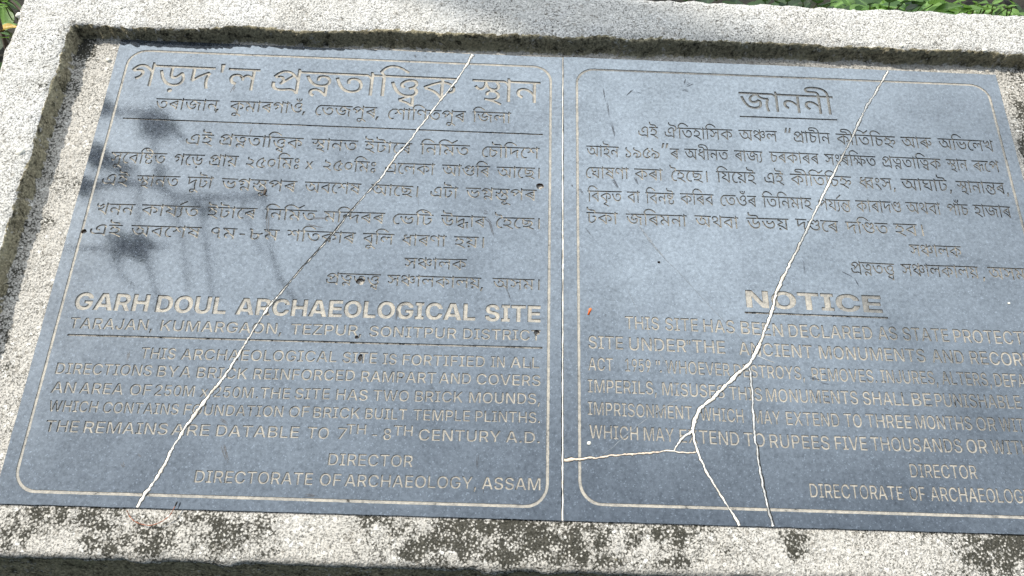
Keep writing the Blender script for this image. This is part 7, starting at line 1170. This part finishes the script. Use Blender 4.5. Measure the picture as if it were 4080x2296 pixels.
ribbon('hairline_crack', slab_b, HAIR3, lambda t: 0.0012 - 0.0007 * t, M_HAIR, seed=24, zmid=0.00012, zedge=0.0001, amp=0.0004)
# the joint between the slabs
JP = [(0.0, 0.6075), (-0.0004, 0.45), (0.0003, 0.3), (0.0, 0.15), (0.0001, 0.0)]
ribbon('joint_filler', monument, JP, lambda t: 0.0016, M_CEMENT, amp=0.00025, zmid=0.0004, zedge=-0.0006, seed=31, step=0.005, label='white cement joint between the two slabs', off=0.0002)
ribbon('joint_bed', monument, [(0.0, 0.6075), (0.0, 0.0)], lambda t: 0.004, M_GAP, amp=0, zmid=-0.003, zedge=-0.003, seed=32, step=0.02)

# scuffs and scratches where the dusty film is rubbed through
SCUFFS = [(0.1667, 0.5828, 0.1631, 0.5666, 0.003, 2), (0.1761, 0.5737, 0.1678, 0.5684, 0.004, 3), (0.1582, 0.5632, 0.1725, 0.5591, 0.003, 2), (0.096, 0.5602, 0.0851, 0.5478, 0.003, 3), (0.0998, 0.5556, 0.1057, 0.5535, 0.002, 2), (0.0587, 0.5379, 0.062, 0.5133, 0.0025, 3), (0.0644, 0.5043, 0.069, 0.4833, 0.003, 3), (0.0539, 0.5597, 0.0567, 0.5378, 0.002, 2), (0.0637, 0.4217, 0.072, 0.4051, 0.005, 4), (0.0919, 0.4244, 0.0958, 0.4118, 0.003, 3), (0.0113, 0.4095, 0.0137, 0.4068, 0.003, 2), (0.0211, 0.4043, 0.0272, 0.3947, 0.003, 3), (-0.1003, 0.3655, -0.0917, 0.3631, 0.006, 3), (-0.0927, 0.3577, -0.0839, 0.3298, 0.003, 4), (-0.0976, 0.3588, -0.0876, 0.3484, 0.004, 3), (-0.1114, 0.3434, -0.1087, 0.3368, 0.0015, 2), (-0.3155, 0.3471, -0.2871, 0.3496, 0.003, 3), (-0.3145, 0.3391, -0.2925, 0.3346, 0.003, 3), (-0.1818, 0.3855, -0.1804, 0.3663, 0.0025, 1), (-0.4341, 0.5419, -0.4394, 0.5277, 0.0035, 4), (-0.4022, 0.4777, -0.405, 0.4635, 0.003, 2), (-0.5002, 0.5832, -0.5037, 0.5847, 0.002, 2), (-0.2034, 0.6031, -0.1989, 0.596, 0.003, 3), (-0.1901, 0.6021, -0.1858, 0.5974, 0.002, 2), (-0.3723, 0.0714, -0.3614, 0.0478, 0.005, 3), (-0.3795, 0.0982, -0.3682, 0.092, 0.006, 3), (-0.0931, 0.0675, -0.0936, 0.0498, 0.003, 2), (-0.0858, 0.0303, -0.0856, 0.0242, 0.004, 2), (-0.2763, 0.0185, -0.2624, 0.0171, 0.004, 3), (0.2819, 0.1678, 0.2994, 0.1626, 0.004, 3), (0.2971, 0.1626, 0.308, 0.1595, 0.003, 2), (0.3662, 0.1341, 0.3751, 0.1299, 0.0015, 1), (0.2968, 0.319, 0.2957, 0.2903, 0.002, 2), (0.3404, 0.3024, 0.3561, 0.294, 0.0025, 2), (0.3561, 0.294, 0.3626, 0.2814, 0.002, 2), (-0.4962, 0.1723, -0.4943, 0.1572, 0.004, 3), (-0.0685, 0.2675, -0.0609, 0.2471, 0.0025, 4), (-0.1959, 0.2353, -0.1958, 0.2192, 0.004, 3), (-0.038, 0.1765, -0.0365, 0.1638, 0.004, 3), (-0.3657, 0.3585, -0.3598, 0.3187, 0.003, 2), (0.0499, 0.2359, 0.0522, 0.2335, 0.004, 2), (0.0268, 0.3507, 0.0351, 0.3377, 0.0025, 2), (-0.4758, 0.0468, -0.4719, 0.0407, 0.004, 2), (-0.4593, 0.0573, -0.4551, 0.0524, 0.004, 2), (-0.1492, 0.1411, -0.1472, 0.1374, 0.003, 2), (0.33, 0.4668, 0.3315, 0.4581, 0.001, 1)]
rs = random.Random(40)
for x0, y0, x1, y1, w, n in SCUFFS:
    V, F = [], []
    dx, dy = x1 - x0, y1 - y0
    L = math.hypot(dx, dy); ux, uy = dx / L, dy / L
    for s in range(n + 1):
        o_ = rs.uniform(-.5, .5) * w
        a0, a1 = rs.uniform(0, .3), rs.uniform(.7, 1.05)
        ww = w * rs.uniform(.12, .38)
        mm = max(5, int(L * (a1 - a0) / 0.0012))
        b = len(V)
        for k in range(mm + 1):
            t = k / mm
            q = a0 + (a1 - a0) * t
            half = ww * (math.sin(math.pi * min(1, t + .02)) ** .6) * (0.75 + 0.7 * nz(k, s, x0 * 99, .8)) * .5 + 0.00005
            c = o_ * (1 - .3 * t) + 0.0004 * nz(k, s, y0 * 99, .5)
            for sg in (-1, 1):
                V.append(W(x0 + ux * L * q - uy * (c + sg * half), y0 + uy * L * q + ux * (c + sg * half), 0.00006 + 0.00001 * s))
            if k: F.append((b + 2 * k - 2, b + 2 * k - 1, b + 2 * k + 1, b + 2 * k))
    link('scuff_mark', mesh_of('scuff_mark', V, F), slab_a if x0 < 0 else slab_b, [M_SCUFF])

# ------------------------------------------------------------------ white quartz pebbles set in the concrete, loose litter on top
def pebble_mesh(name, r, seed, flat=0.75):
    bm = bmesh.new()
    bmesh.ops.create_icosphere(bm, subdivisions=3, radius=1.0)
    for v in bm.verts:
        d = 1 + 0.22 * nz(v.co.x, v.co.y, v.co.z + seed, 1.3) + 0.08 * nz(v.co.x, v.co.y, v.co.z + seed, 4)
        v.co = Vector((v.co.x * r * d, v.co.y * r * d * 0.9, v.co.z * r * d * flat))
    me = bpy.data.meshes.new(name)
    bm.to_mesh(me); bm.free()
    me.polygons.foreach_set('use_smooth', [True] * len(me.polygons))
    return me
ROT = Matrix.Rotation(TILT, 4, 'X')
def set_on(o, p, spin=0.0, parent=None):
    mw = Matrix.Translation(p) @ ROT @ Matrix.Rotation(spin, 4, 'Z')
    o.matrix_world = mw
    if parent is not None:
        o.parent = parent
        o.matrix_parent_inverse = parent.matrix_world.inverted()
        o.matrix_world = mw
for k, (x, y, z, r) in enumerate([(-0.7325, 0.627, 0.016, 0.0046), (-0.673, 0.592, 0.0185, 0.0030), (-0.6115, 0.575, -0.003, 0.0036), (-0.671, 0.414, 0.0195, 0.0058),
                                  (0.462, 0.634, 0.0205, 0.0032), (0.577, 0.632, 0.0205, 0.0036), (-0.35, 0.66, 0.0185, 0.0022), (-0.60, 0.645, 0.019, 0.002), (0.62, 0.655, 0.0185, 0.002)]):
    o = link('quartz_pebble', pebble_mesh('quartz_pebble', r, k * 5.1), None, [M_PEBBLE])
    set_on(o, W(x, y, z), k * 1.3, monument)

def tube(pts, radii, seg=7, closed_tip=True):
    V, F = [], []
    n = len(pts)
    up = Vector((0.13, 0.21, 0.97))
    for i, p in enumerate(pts):
        t = (pts[min(n - 1, i + 1)] - pts[max(0, i - 1)]).normalized()
        a = t.cross(up)
        if a.length < 1e-3: a = t.cross(Vector((1, 0, 0)))
        a.normalize(); b = t.cross(a)
        for k in range(seg):
            an = 2 * math.pi * k / seg
            V.append(p + (a * math.cos(an) + b * math.sin(an)) * radii[i])
        if i:
            for k in range(seg):
                F.append(((i - 1) * seg + k, (i - 1) * seg + (k + 1) % seg, i * seg + (k + 1) % seg, i * seg + k))
    F.append(tuple(range(seg))[::-1]); F.append(tuple((n - 1) * seg + k for k in range(seg)))
    return V, F
def smooth_path(pts, sub=4):
    out = []
    n = len(pts)
    for i in range(n - 1):
        p0, p1, p2, p3 = pts[max(0, i - 1)], pts[i], pts[i + 1], pts[min(n - 1, i + 2)]
        for k in range(sub):
            t = k / sub
            out.append(0.5 * ((2 * p1) + (p2 - p0) * t + (2 * p0 - 5 * p1 + 4 * p2 - p3) * t * t + (3 * p1 - p0 - 3 * p2 + p3) * t ** 3))
    out.append(pts[-1])
    return out
class MB:
    def __init__(s): s.V, s.F, s.tone, s.vein = [], [], [], []
    def add(s, V, F, tone=0.5, vein=None):
        b = len(s.V)
        s.V += list(V); s.F += [tuple(b + i for i in f) for f in F]
        s.tone += [tone] * len(V); s.vein += vein if vein else [0.0] * len(V)
    def build(s, name, parent, mat, smooth=True):
        me = mesh_of(name, s.V, s.F, smooth)
        vert_attr(me, 'tone', s.tone); vert_attr(me, 'vein', s.vein)
        return link(name, me, parent, [mat])

# arched dry flower stalk resting against the lower edge of the left slab
pts = [W(x, y, z) for x, y, z in ((-0.45637, -0.0036, 0.006), (-0.4558, -0.0062, 0.003), (-0.45511, -0.00825, 0.0018), (-0.4506, -0.01224, 0.0018), (-0.44648, -0.01446, 0.002), (-0.43995, -0.01662, 0.0026), (-0.43247, -0.01757, 0.003),
                                  (-0.42661, -0.01659, 0.0034), (-0.42099, -0.01432, 0.0036), (-0.41559, -0.01087, 0.0042), (-0.41148, -0.00699, 0.005), (-0.40898, -0.00099, 0.0052), (-0.4072, 0.0056, 0.0045))]
pp = smooth_path(pts, 3)
stalk = MB(); V, F = tube(pp, [0.00048 + 0.00018 * math.sin(i * 2.1) for i in range(len(pp))], 6); stalk.add(V, F)
o = stalk.build('dry_stalk', None, M_TWIG)
o['label'] = 'thin curved reddish brown dry stalk lying across the lower edge of the left slab'; o['category'] = 'stalk'
tip = MB(); V, F = tube([pp[-3], pp[-2], pp[-1], pp[-1] + (pp[-1] - pp[-3]) * 0.4], [0.0004, 0.0009, 0.001, 0.0004], 6); tip.add(V, F)
tip.build('dark_tip', o, M_GAP)

# orange petal by the border of the right slab
petal = MB()
pv = [(-0.0022, -0.004, 0.0006), (0.0, -0.0046, 0.0002), (-0.001, 0.0, 0.0018), (0.0016, -0.0004, 0.0012), (-0.0006, 0.003, 0.002), (0.003, 0.0024, 0.0028), (0.0016, 0.0046, 0.0012)]
petal.add([W(0.0315 + a, 0.238 + b, c) for a, b, c in pv], [(0, 1, 3, 2), (2, 3, 5, 4), (4, 5, 6)])
o = petal.build('fallen_petal', None, M_PETAL)
sm = o.modifiers.new('thickness', 'SOLIDIFY'); sm.thickness = 0.0004
o['label'] = 'tiny orange petal lying on the right slab beside its border line'; o['category'] = 'petal'

# curled scrap of dry leaf under the third line of the left slab
scrap = MB()
sv = [(-0.002, -0.006, 0.0008), (0.0012, -0.0065, 0.001), (-0.003, -0.001, 0.003), (0.0025, -0.0015, 0.0022), (0.0, 0.004, 0.0036), (0.0034, 0.0044, 0.0012), (0.0026, 0.0085, 0.001)]
scrap.add([W(-0.3722 + a * 0.55, 0.3815 + b * 0.6, c * 0.5) for a, b, c in sv], [(0, 1, 3, 2), (2, 3, 5, 4), (4, 5, 6)])
o = scrap.build('dry_leaf_scrap', None, M_DEAD)
sm = o.modifiers.new('thickness', 'SOLIDIFY'); sm.thickness = 0.0004
o['label'] = 'curled brown scrap of dry leaf on the Assamese text of the left slab'; o['category'] = 'leaf scrap'

# two white grains on the right slab
for (x, y, r, lab) in ((0.5415, 0.2676, 0.0016, 'white grain lying on the bare upper right of the NOTICE heading'), (0.0293, 0.0826, 0.0024, 'white dropping spot beside the border near the lower left of the right slab')):
    o = link('white_grain', pebble_mesh('white_grain', r, x * 40, 0.5), None, [M_PEBBLE])
    set_on(o, W(x, y, r * 0.3), 0.4)
    o['label'] = lab; o['category'] = 'grain'; o['group'] = 'white grains on the slab'

# ------------------------------------------------------------------ plants behind the monument
def heart_leaf(L, Wd, lobed=False):
    """a cupped leaf with a notched base: stalk end at the origin, tip at +y"""
    rows = [(-0.10, 0.30), (0.02, 0.62), (0.14, 0.86), (0.28, 0.98), (0.42, 0.94), (0.56, 0.78), (0.70, 0.56), (0.84, 0.30), (0.94, 0.12), (1.0, 0.02)]
    V, F, vein = [], [], []
    for i, (t, w) in enumerate(rows):
        if lobed and i in (4, 5): w *= 0.66
        for s in (-1, -0.55, 0, 0.55, 1):
            x = s * w * Wd / 2
            y = t * L if not (i == 0 and s == 0) else 0.02 * L
            z = 0.16 * L * (abs(s) ** 1.5) * w * 0.7 - 0.10 * L * t * t + 0.012 * L * math.sin(9 * t + 3 * s)
            V.append(Vector((x, y, z))); vein.append(1.0 if s == 0 else 0.0)
    for i in range(len(rows) - 1):
        for k in range(4):
            a = i * 5 + k
            F.append((a, a + 1, a + 6, a + 5))
    return V, F, vein
def place_leaf(mb, pos, L, yaw, pitch, roll, tone, lobed=False, ratio=0.85):
    V, F, vein = heart_leaf(L, L * ratio, lobed)
    R = Matrix.Translation(pos) @ Matrix.Rotation(yaw, 4, 'Z') @ Matrix.Rotation(pitch, 4, 'X') @ Matrix.Rotation(roll, 4, 'Y')
    mb.add([R @ v for v in V], F, tone, vein)
CM = cam_ob.matrix_world.copy()
def seen(px, py, Y):
    """the point at world depth Y that shows at photo position (px, py)"""
    d = (CM.to_3x3() @ Vector(((px - 2040) / 2968, -(py - 1148) / 2968, -1))).normalized()
    o = CM.translation
    return o + d * ((Y - o.y) / d.y)
def vine(name, label, base, spread, top, n_leaf, rnd, mat, extra=(), size=(0.025, 0.05), group='creepers behind the monument'):
    root = empty(name, base, label, 'plant', group)
    st, fo = MB(), MB()
    for s in range(7):
        a = rnd.uniform(0, 6.28)
        end = Vector((base[0] + spread * math.cos(a) * rnd.uniform(0.3, 1), base[1] + spread * 0.6 * math.sin(a) * rnd.uniform(0.3, 1), 0))
        end.z = max(0.15, min(top, top * rnd.uniform(0.7, 1.0)))
        lim = 0.90 - 0.40 * max(0, (end.y - 0.63))
        end.z = min(end.z, lim)
        midp = Vector((base[0], base[1], 0)).lerp(end, 0.5) + Vector((rnd.uniform(-.08, .08), rnd.uniform(-.05, .08), 0.06))
        path = smooth_path([Vector(base), midp, end], 6)
        V, F = tube(path, [0.0035 * (1 - 0.6 * i / len(path)) for i in range(len(path))], 5)
        st.add(V, F)
        for q in range(n_leaf // 7):
            t = rnd.uniform(0.1, 1)
            p = path[min(len(path) - 1, int(t * len(path)))] + Vector((rnd.gauss(0, .05), rnd.gauss(0, .05), rnd.gauss(0, .04)))
            if p.y < 0.655 and abs(p.x) < 0.78: p.y = 0.655 + rnd.uniform(0, .04)
            lim = 0.938 - 0.388 * max(0, p.y - 0.63) if p.x > -0.8 else 0.84
            if p.z > lim or (rnd.random() < 0.45 and p.x > 0.52): p.z = lim - (0.004 if p.x > 0.52 else 0.03) - abs(rnd.gauss(0, 0.03))
            place_leaf(fo, p, rnd.uniform(*size), rnd.uniform(0, 6.28), rnd.uniform(-0.9, 0.5), rnd.uniform(-.5, .5), rnd.random() ** 1.3, rnd.random() < 0.2)
    for (px, py, wpx, Y, yaw, pitch, roll, tone, lob, ratio) in extra:
        p = seen(px, py, Y)
        L = wpx / 2968 * (p - CM.translation).length / ratio * 1.05
        # the leaf's middle sits at the point
        off = Matrix.Rotation(yaw, 4, 'Z') @ Matrix.Rotation(pitch, 4, 'X') @ Matrix.Rotation(roll, 4, 'Y') @ Vector((0, L * 0.42, 0))
        place_leaf(fo, p - off, L, yaw, pitch, roll, tone, lob, ratio)
        # its leafstalk runs down to the plant
        q = p - off
        V, F = tube(smooth_path([q, q + Vector((rnd.uniform(-.02, .02), 0.02, -0.06)), Vector((q.x + rnd.uniform(-.05, .05), q.y + 0.05, max(0.2, q.z - 0.3)))], 4), [0.0009] * 9, 5)
        st.add(V, F)
    st.build('stem', root, M_STEM)
    fo.build('foliage', root, mat)
    return root
rv = random.Random(21)
PI = math.pi
near = [(3737, 6, 54, .70, PI, 0.75, 0.15, 0.95, False, .95), (3770, 10, 30, .73, PI * .8, 0.6, -0.2, 0.75, False, .8), (3806, 12, 56, .72, PI * 1.15, 0.75, 0.1, 1.0, True, .95),
        (3778, 33, 44, .69, PI * 1.42, 0.5, 0.2, 0.45, False, .6), (3842, 26, 46, .70, PI * .62, 0.6, 0.0, 0.9, False, .6), (3866, 38, 44, .69, PI * 1.3, 0.5, 0.1, 0.8, False, .7),
        (3886, 36, 26, .70, PI * .9, 0.6, 0.0, 0.6, False, .8)]
right_small = [(3917, 12, 26, .74, PI * 1.1, 0.5, 0.3, 0.25, False, .8), (3925, 33, 34, .70, PI * .8, 0.6, 0.1, 0.6, True, .85), (3945, 20, 20, .72, PI, .6, 0, .5, False, .8), (3990, 25, 22, .70, PI * 1.2, 0.6, 0.2, 0.7, False, .8),
               (4012, 29, 24, .69, PI * .7, 0.6, 0.0, 0.85, False, .75), (4031, 26, 20, .69, PI * 1.3, 0.6, 0.0, 0.9, False, .7), (4030, 9, 18, .71, PI * .6, 0.6, 0.0, 0.8, False, .7), (3965, 36, 20, .69, PI, .5, 0, .55, False, .8),
               (3905, 25, 18, .71, PI * .5, .6, .2, .9, False, .8), (3975, 8, 22, .75, PI * 1.5, .5, .1, .5, False, .8), (3890, 8, 22, .74, PI * .9, .5, .1, .85, False, .8)]
left_of = [(3478, 14, 32, .70, PI * 1.05, 0.7, 0.2, 0.4, False, .9), (3550, 2, 40, .72, PI * .9, 0.7, 0.1, 0.6, False, .9), (3619, 8, 38, .71, PI * 1.2, 0.6, -0.2, 0.45, False, .8), (3663, 14, 44, .70, PI * .95, 0.7, 0.0, 0.35, False, .85),
           (3640, 30, 36, .69, PI * 1.5, .5, 0, .15, False, .8), (3590, 22, 24, .72, PI, .6, 0, .3, False, .8), (3690, 5, 16, .71, PI, .6, 0, .95, False, .8)]
far_left = [(3053, 2, 26, .69, PI, 0.7, 0.1, 0.85, False, .85), (3148, 2, 30, .69, PI * 1.1, 0.7, 0.0, 0.8, False, .9), (3256, 6, 40, .73, PI * .8, 0.6, 0.2, 0.2, False, .8), (3322, 11, 22, .69, PI * 1.2, 0.6, 0.0, 0.7, False, .75), (3205, 4, 24, .76, PI, .6, 0, .1, False, .8)]
vine('creeper_plant', 'pale green heart leaved creeper rising behind the upper right rim', (0.58, 0.86, 0), 0.22, 0.86, 420, rv, M_LEAF, near, (0.03, 0.055))
vine('creeper_plant', 'creeper with small bright leaves at the far upper right corner', (0.80, 0.92, 0), 0.22, 0.84, 420, rv, M_LEAF, right_small, (0.015, 0.03))
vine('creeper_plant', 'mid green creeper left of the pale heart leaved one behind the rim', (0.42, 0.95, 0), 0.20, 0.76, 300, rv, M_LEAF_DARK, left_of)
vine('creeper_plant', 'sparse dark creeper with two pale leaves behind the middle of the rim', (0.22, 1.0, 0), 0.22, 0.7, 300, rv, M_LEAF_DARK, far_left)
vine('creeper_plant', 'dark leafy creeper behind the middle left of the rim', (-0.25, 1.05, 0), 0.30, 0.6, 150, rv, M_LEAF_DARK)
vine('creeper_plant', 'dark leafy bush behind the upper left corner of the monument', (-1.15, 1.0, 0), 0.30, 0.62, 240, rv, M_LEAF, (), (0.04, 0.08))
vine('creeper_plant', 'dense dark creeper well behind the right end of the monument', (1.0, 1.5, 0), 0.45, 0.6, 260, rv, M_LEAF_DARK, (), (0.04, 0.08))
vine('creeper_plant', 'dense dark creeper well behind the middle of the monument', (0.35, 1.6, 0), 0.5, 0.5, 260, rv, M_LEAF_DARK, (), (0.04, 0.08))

def grass(label, base, n, h, rnd, lean, group='grass tufts at the left end'):
    root = empty('grass_tuft', base, label, 'grass', group)
    mb = MB()
    for k in range(n):
        a = rnd.uniform(0, 6.28); r = rnd.uniform(0, 0.09)
        p = Vector((base[0] + r * math.cos(a), base[1] + r * math.sin(a), 0))
        hh = h * rnd.uniform(0.55, 1.1); out = Vector((math.cos(a), math.sin(a), 0)) * rnd.uniform(0.1, 0.4) * hh + Vector(lean) * hh
        w = rnd.uniform(0.005, 0.011)
        side = Vector((-math.sin(a), math.cos(a), 0))
        V, F = [], []
        for i in range(8):
            t = i / 7
            q = p + out * t ** 1.8 + Vector((0, 0, hh * (t - 0.22 * t ** 3)))
            ww = w * (1 - t ** 2.2) * 0.5 + 0.0004
            V += [q - side * ww, q + Vector((0, 0, -ww * 0.5)), q + side * ww]
            if i:
                b = 3 * i
                F += [(b - 3, b - 2, b + 1, b), (b - 2, b - 1, b + 2, b + 1)]
        mb.add(V, F, rnd.random())
    mb.build('blades', root, M_GRASS)
rg = random.Random(5)
grass('tall grass tuft beside the upper left corner of the monument', (-0.98, 0.72, 0), 60, 0.78, rg, (0.02, 0.0, 0))
grass('shorter grass tuft in front of the bush at the left end', (-1.12, 0.62, 0), 50, 0.55, rg, (0.05, 0.02, 0))
grass('wispy yellowish grass tuft behind the upper right corner', (0.88, 0.80, 0), 26, 0.86, rg, (-0.05, -0.02, 0), 'grass tufts at the right end')

# dead sticks leaning in the grass at the left end
def stick(label, a, b, r):
    mb = MB()
    a, b = Vector(a), Vector(b)
    m = a.lerp(b, 0.5) + Vector((0.008, 0.004, 0.012))
    path = smooth_path([a, m, b], 5)
    V, F = tube(path, [r * (1 - 0.45 * i / len(path)) for i in range(len(path))], 6)
    mb.add(V, F)
    d = (b - a)
    s = a + d * 0.55
    V, F = tube([s, s + d * 0.12 + Vector((0.03, -0.01, 0.03)), s + d * 0.2 + Vector((0.06, -0.01, 0.05))], [r * .6, r * .5, r * .3], 5)
    mb.add(V, F)
    o = mb.build('dead_stick', None, M_DEAD)
    o['label'] = label; o['category'] = 'stick'; o['group'] = 'dead sticks at the left end'
P = lambda x, y, Y: tuple(seen(x, y, Y))
stick('dark dead stick slanting up to the right past the upper left corner', (-1.10, 0.60, 0.03), P(110, -30, .66), 0.0036)
stick('thin dead stick slanting down to the right behind the upper left corner', (-1.05, .95, .1), P(-60, -10, .70), 0.003)
stick('thick brown dead stick lowest beside the left rim', (-0.90, 0.50, 0.02), P(-10, 60, .60), 0.0045)
stick('thin dead stick crossing behind the slanting ones', P(100, 60, .66), P(-80, -5, .70), 0.0024)

yl = MB()
p = seen(33, 122, .60)
place_leaf(yl, p - Vector((0.012, 0, 0)), 0.03, -PI / 2, 0.3, 0.2, 0.8, False, 0.5)
o = yl.build('yellow_leaf', None, M_YELLOW)
o['label'] = 'small yellow fallen leaf caught beside the left rim'; o['category'] = 'leaf'
wl_ = vine('creeper_plant', 'small leafy weed beside the left rim below the yellow leaf', (-0.86, 0.56, 0), 0.06, 0.74, 60, random.Random(9), M_LEAF,
           [(14, 28, 20, .64, PI, .4, .1, .9, False, .8), (6, 20, 22, .66, PI * .8, .4, .1, .8, False, .8), (12, 66, 60, .66, PI * .1, .4, .3, .5, False, .55), (31, 102, 22, .61, PI * 1.6, .2, .1, 1.0, False, .45), (16, 150, 26, .58, PI, .5, 0, .1, False, .8), (20, 135, 18, .58, PI * .6, .5, 0, .15, False, .8), (40, 14, 34, .68, PI * .4, .5, 0, .2, False, .5), (20, 5, 22, .67, PI * 1.2, .5, 0, .7, False, .6)],
           (0.02, 0.04), 'weeds at the left end')

# ------------------------------------------------------------------ the thin tree overhead at the left, seen mirrored in the left slab
tree = empty('small_tree', (-6.3, 2.3, 0), 'thin bare branched tree leaning over from the left, mirrored in the left slab', 'tree')
tb = MB()
trunk = smooth_path([Vector((-6.3, 2.3, -0.05)), Vector((-6.15, 2.2, 1.6)), Vector((-5.8, 1.95, 3.4)), Vector((-5.35, 1.6, 5.0)), Vector((-4.95, 1.25, 6.3)), Vector((-4.7, 0.95, 7.2)), Vector((-4.6, 0.8, 8.0))], 6)
V, F = tube(trunk, [0.11 * (1 - 0.75 * i / len(trunk)) for i in range(len(trunk))], 12)
tb.add(V, F)
tb.build('trunk', tree, M_BARK)
join = {'a': 6.4, 'b': 6.7, 'c': 6.0, 'h': 6.9}
for k, L in TREE.items():
    b = MB()
    pts = [Vector(p[:3]) + Vector((0, 0, 0.02 * nz(p[0], p[1], 3, 9))) for p in L]
    rad = [p[3] for p in L]
    if k in join:
        src = min(trunk, key=lambda q: abs(q.z - join[k]))
        pts = [src, src.lerp(pts[0], 0.5) + Vector((0, 0, 0.03))] + pts
        rad = [rad[0] * 2.0, rad[0] * 1.4] + rad
    path = smooth_path(pts, 4)
    rr = []
    for i in range(len(path)):
        f = i / (len(path) - 1) * (len(rad) - 1); a = int(f); c = min(len(rad) - 1, a + 1)
        rr.append((rad[a] + (rad[c] - rad[a]) * (f - a)) * 2.4)
    V, F = tube(path, rr, 7)
    b.add(V, F)
    b.build('branch', tree, M_BARK)
fo = MB()
rt = random.Random(4)
for x, y, z, r in CLUMPS:
    for q in range(26):
        d = Vector((rt.gauss(0, 1), rt.gauss(0, 1), rt.gauss(0, 0.8)))
        d = d.normalized() * r * rt.uniform(0.1, 0.95)
        place_leaf(fo, Vector((x, y, z)) + d, rt.uniform(0.7, 1.1) * max(0.035, r * 1.15), rt.uniform(0, 6.28), rt.uniform(-1.2, 0.3), rt.uniform(-.5, .5), rt.random(), False, 0.6)
fo.build('foliage', tree, M_TREE_LEAF)

# a low scatter of weeds on the bare ground round the monument
wm = MB()
rw = random.Random(77)
for q in range(5200):
    a = rw.uniform(0, 6.28); r = 0.75 + abs(rw.gauss(0, 1.5))
    x, y = r * math.cos(a), 0.3 + r * math.sin(a) * 0.95
    if -0.8 < x < 0.8 and -0.12 < y < 0.7: continue
    place_leaf(wm, Vector((x, y, rw.uniform(0.01, 0.16))), rw.uniform(0.04, 0.09), rw.uniform(0, 6.28), rw.uniform(-0.4, 0.7), rw.uniform(-.4, .4), rw.random())
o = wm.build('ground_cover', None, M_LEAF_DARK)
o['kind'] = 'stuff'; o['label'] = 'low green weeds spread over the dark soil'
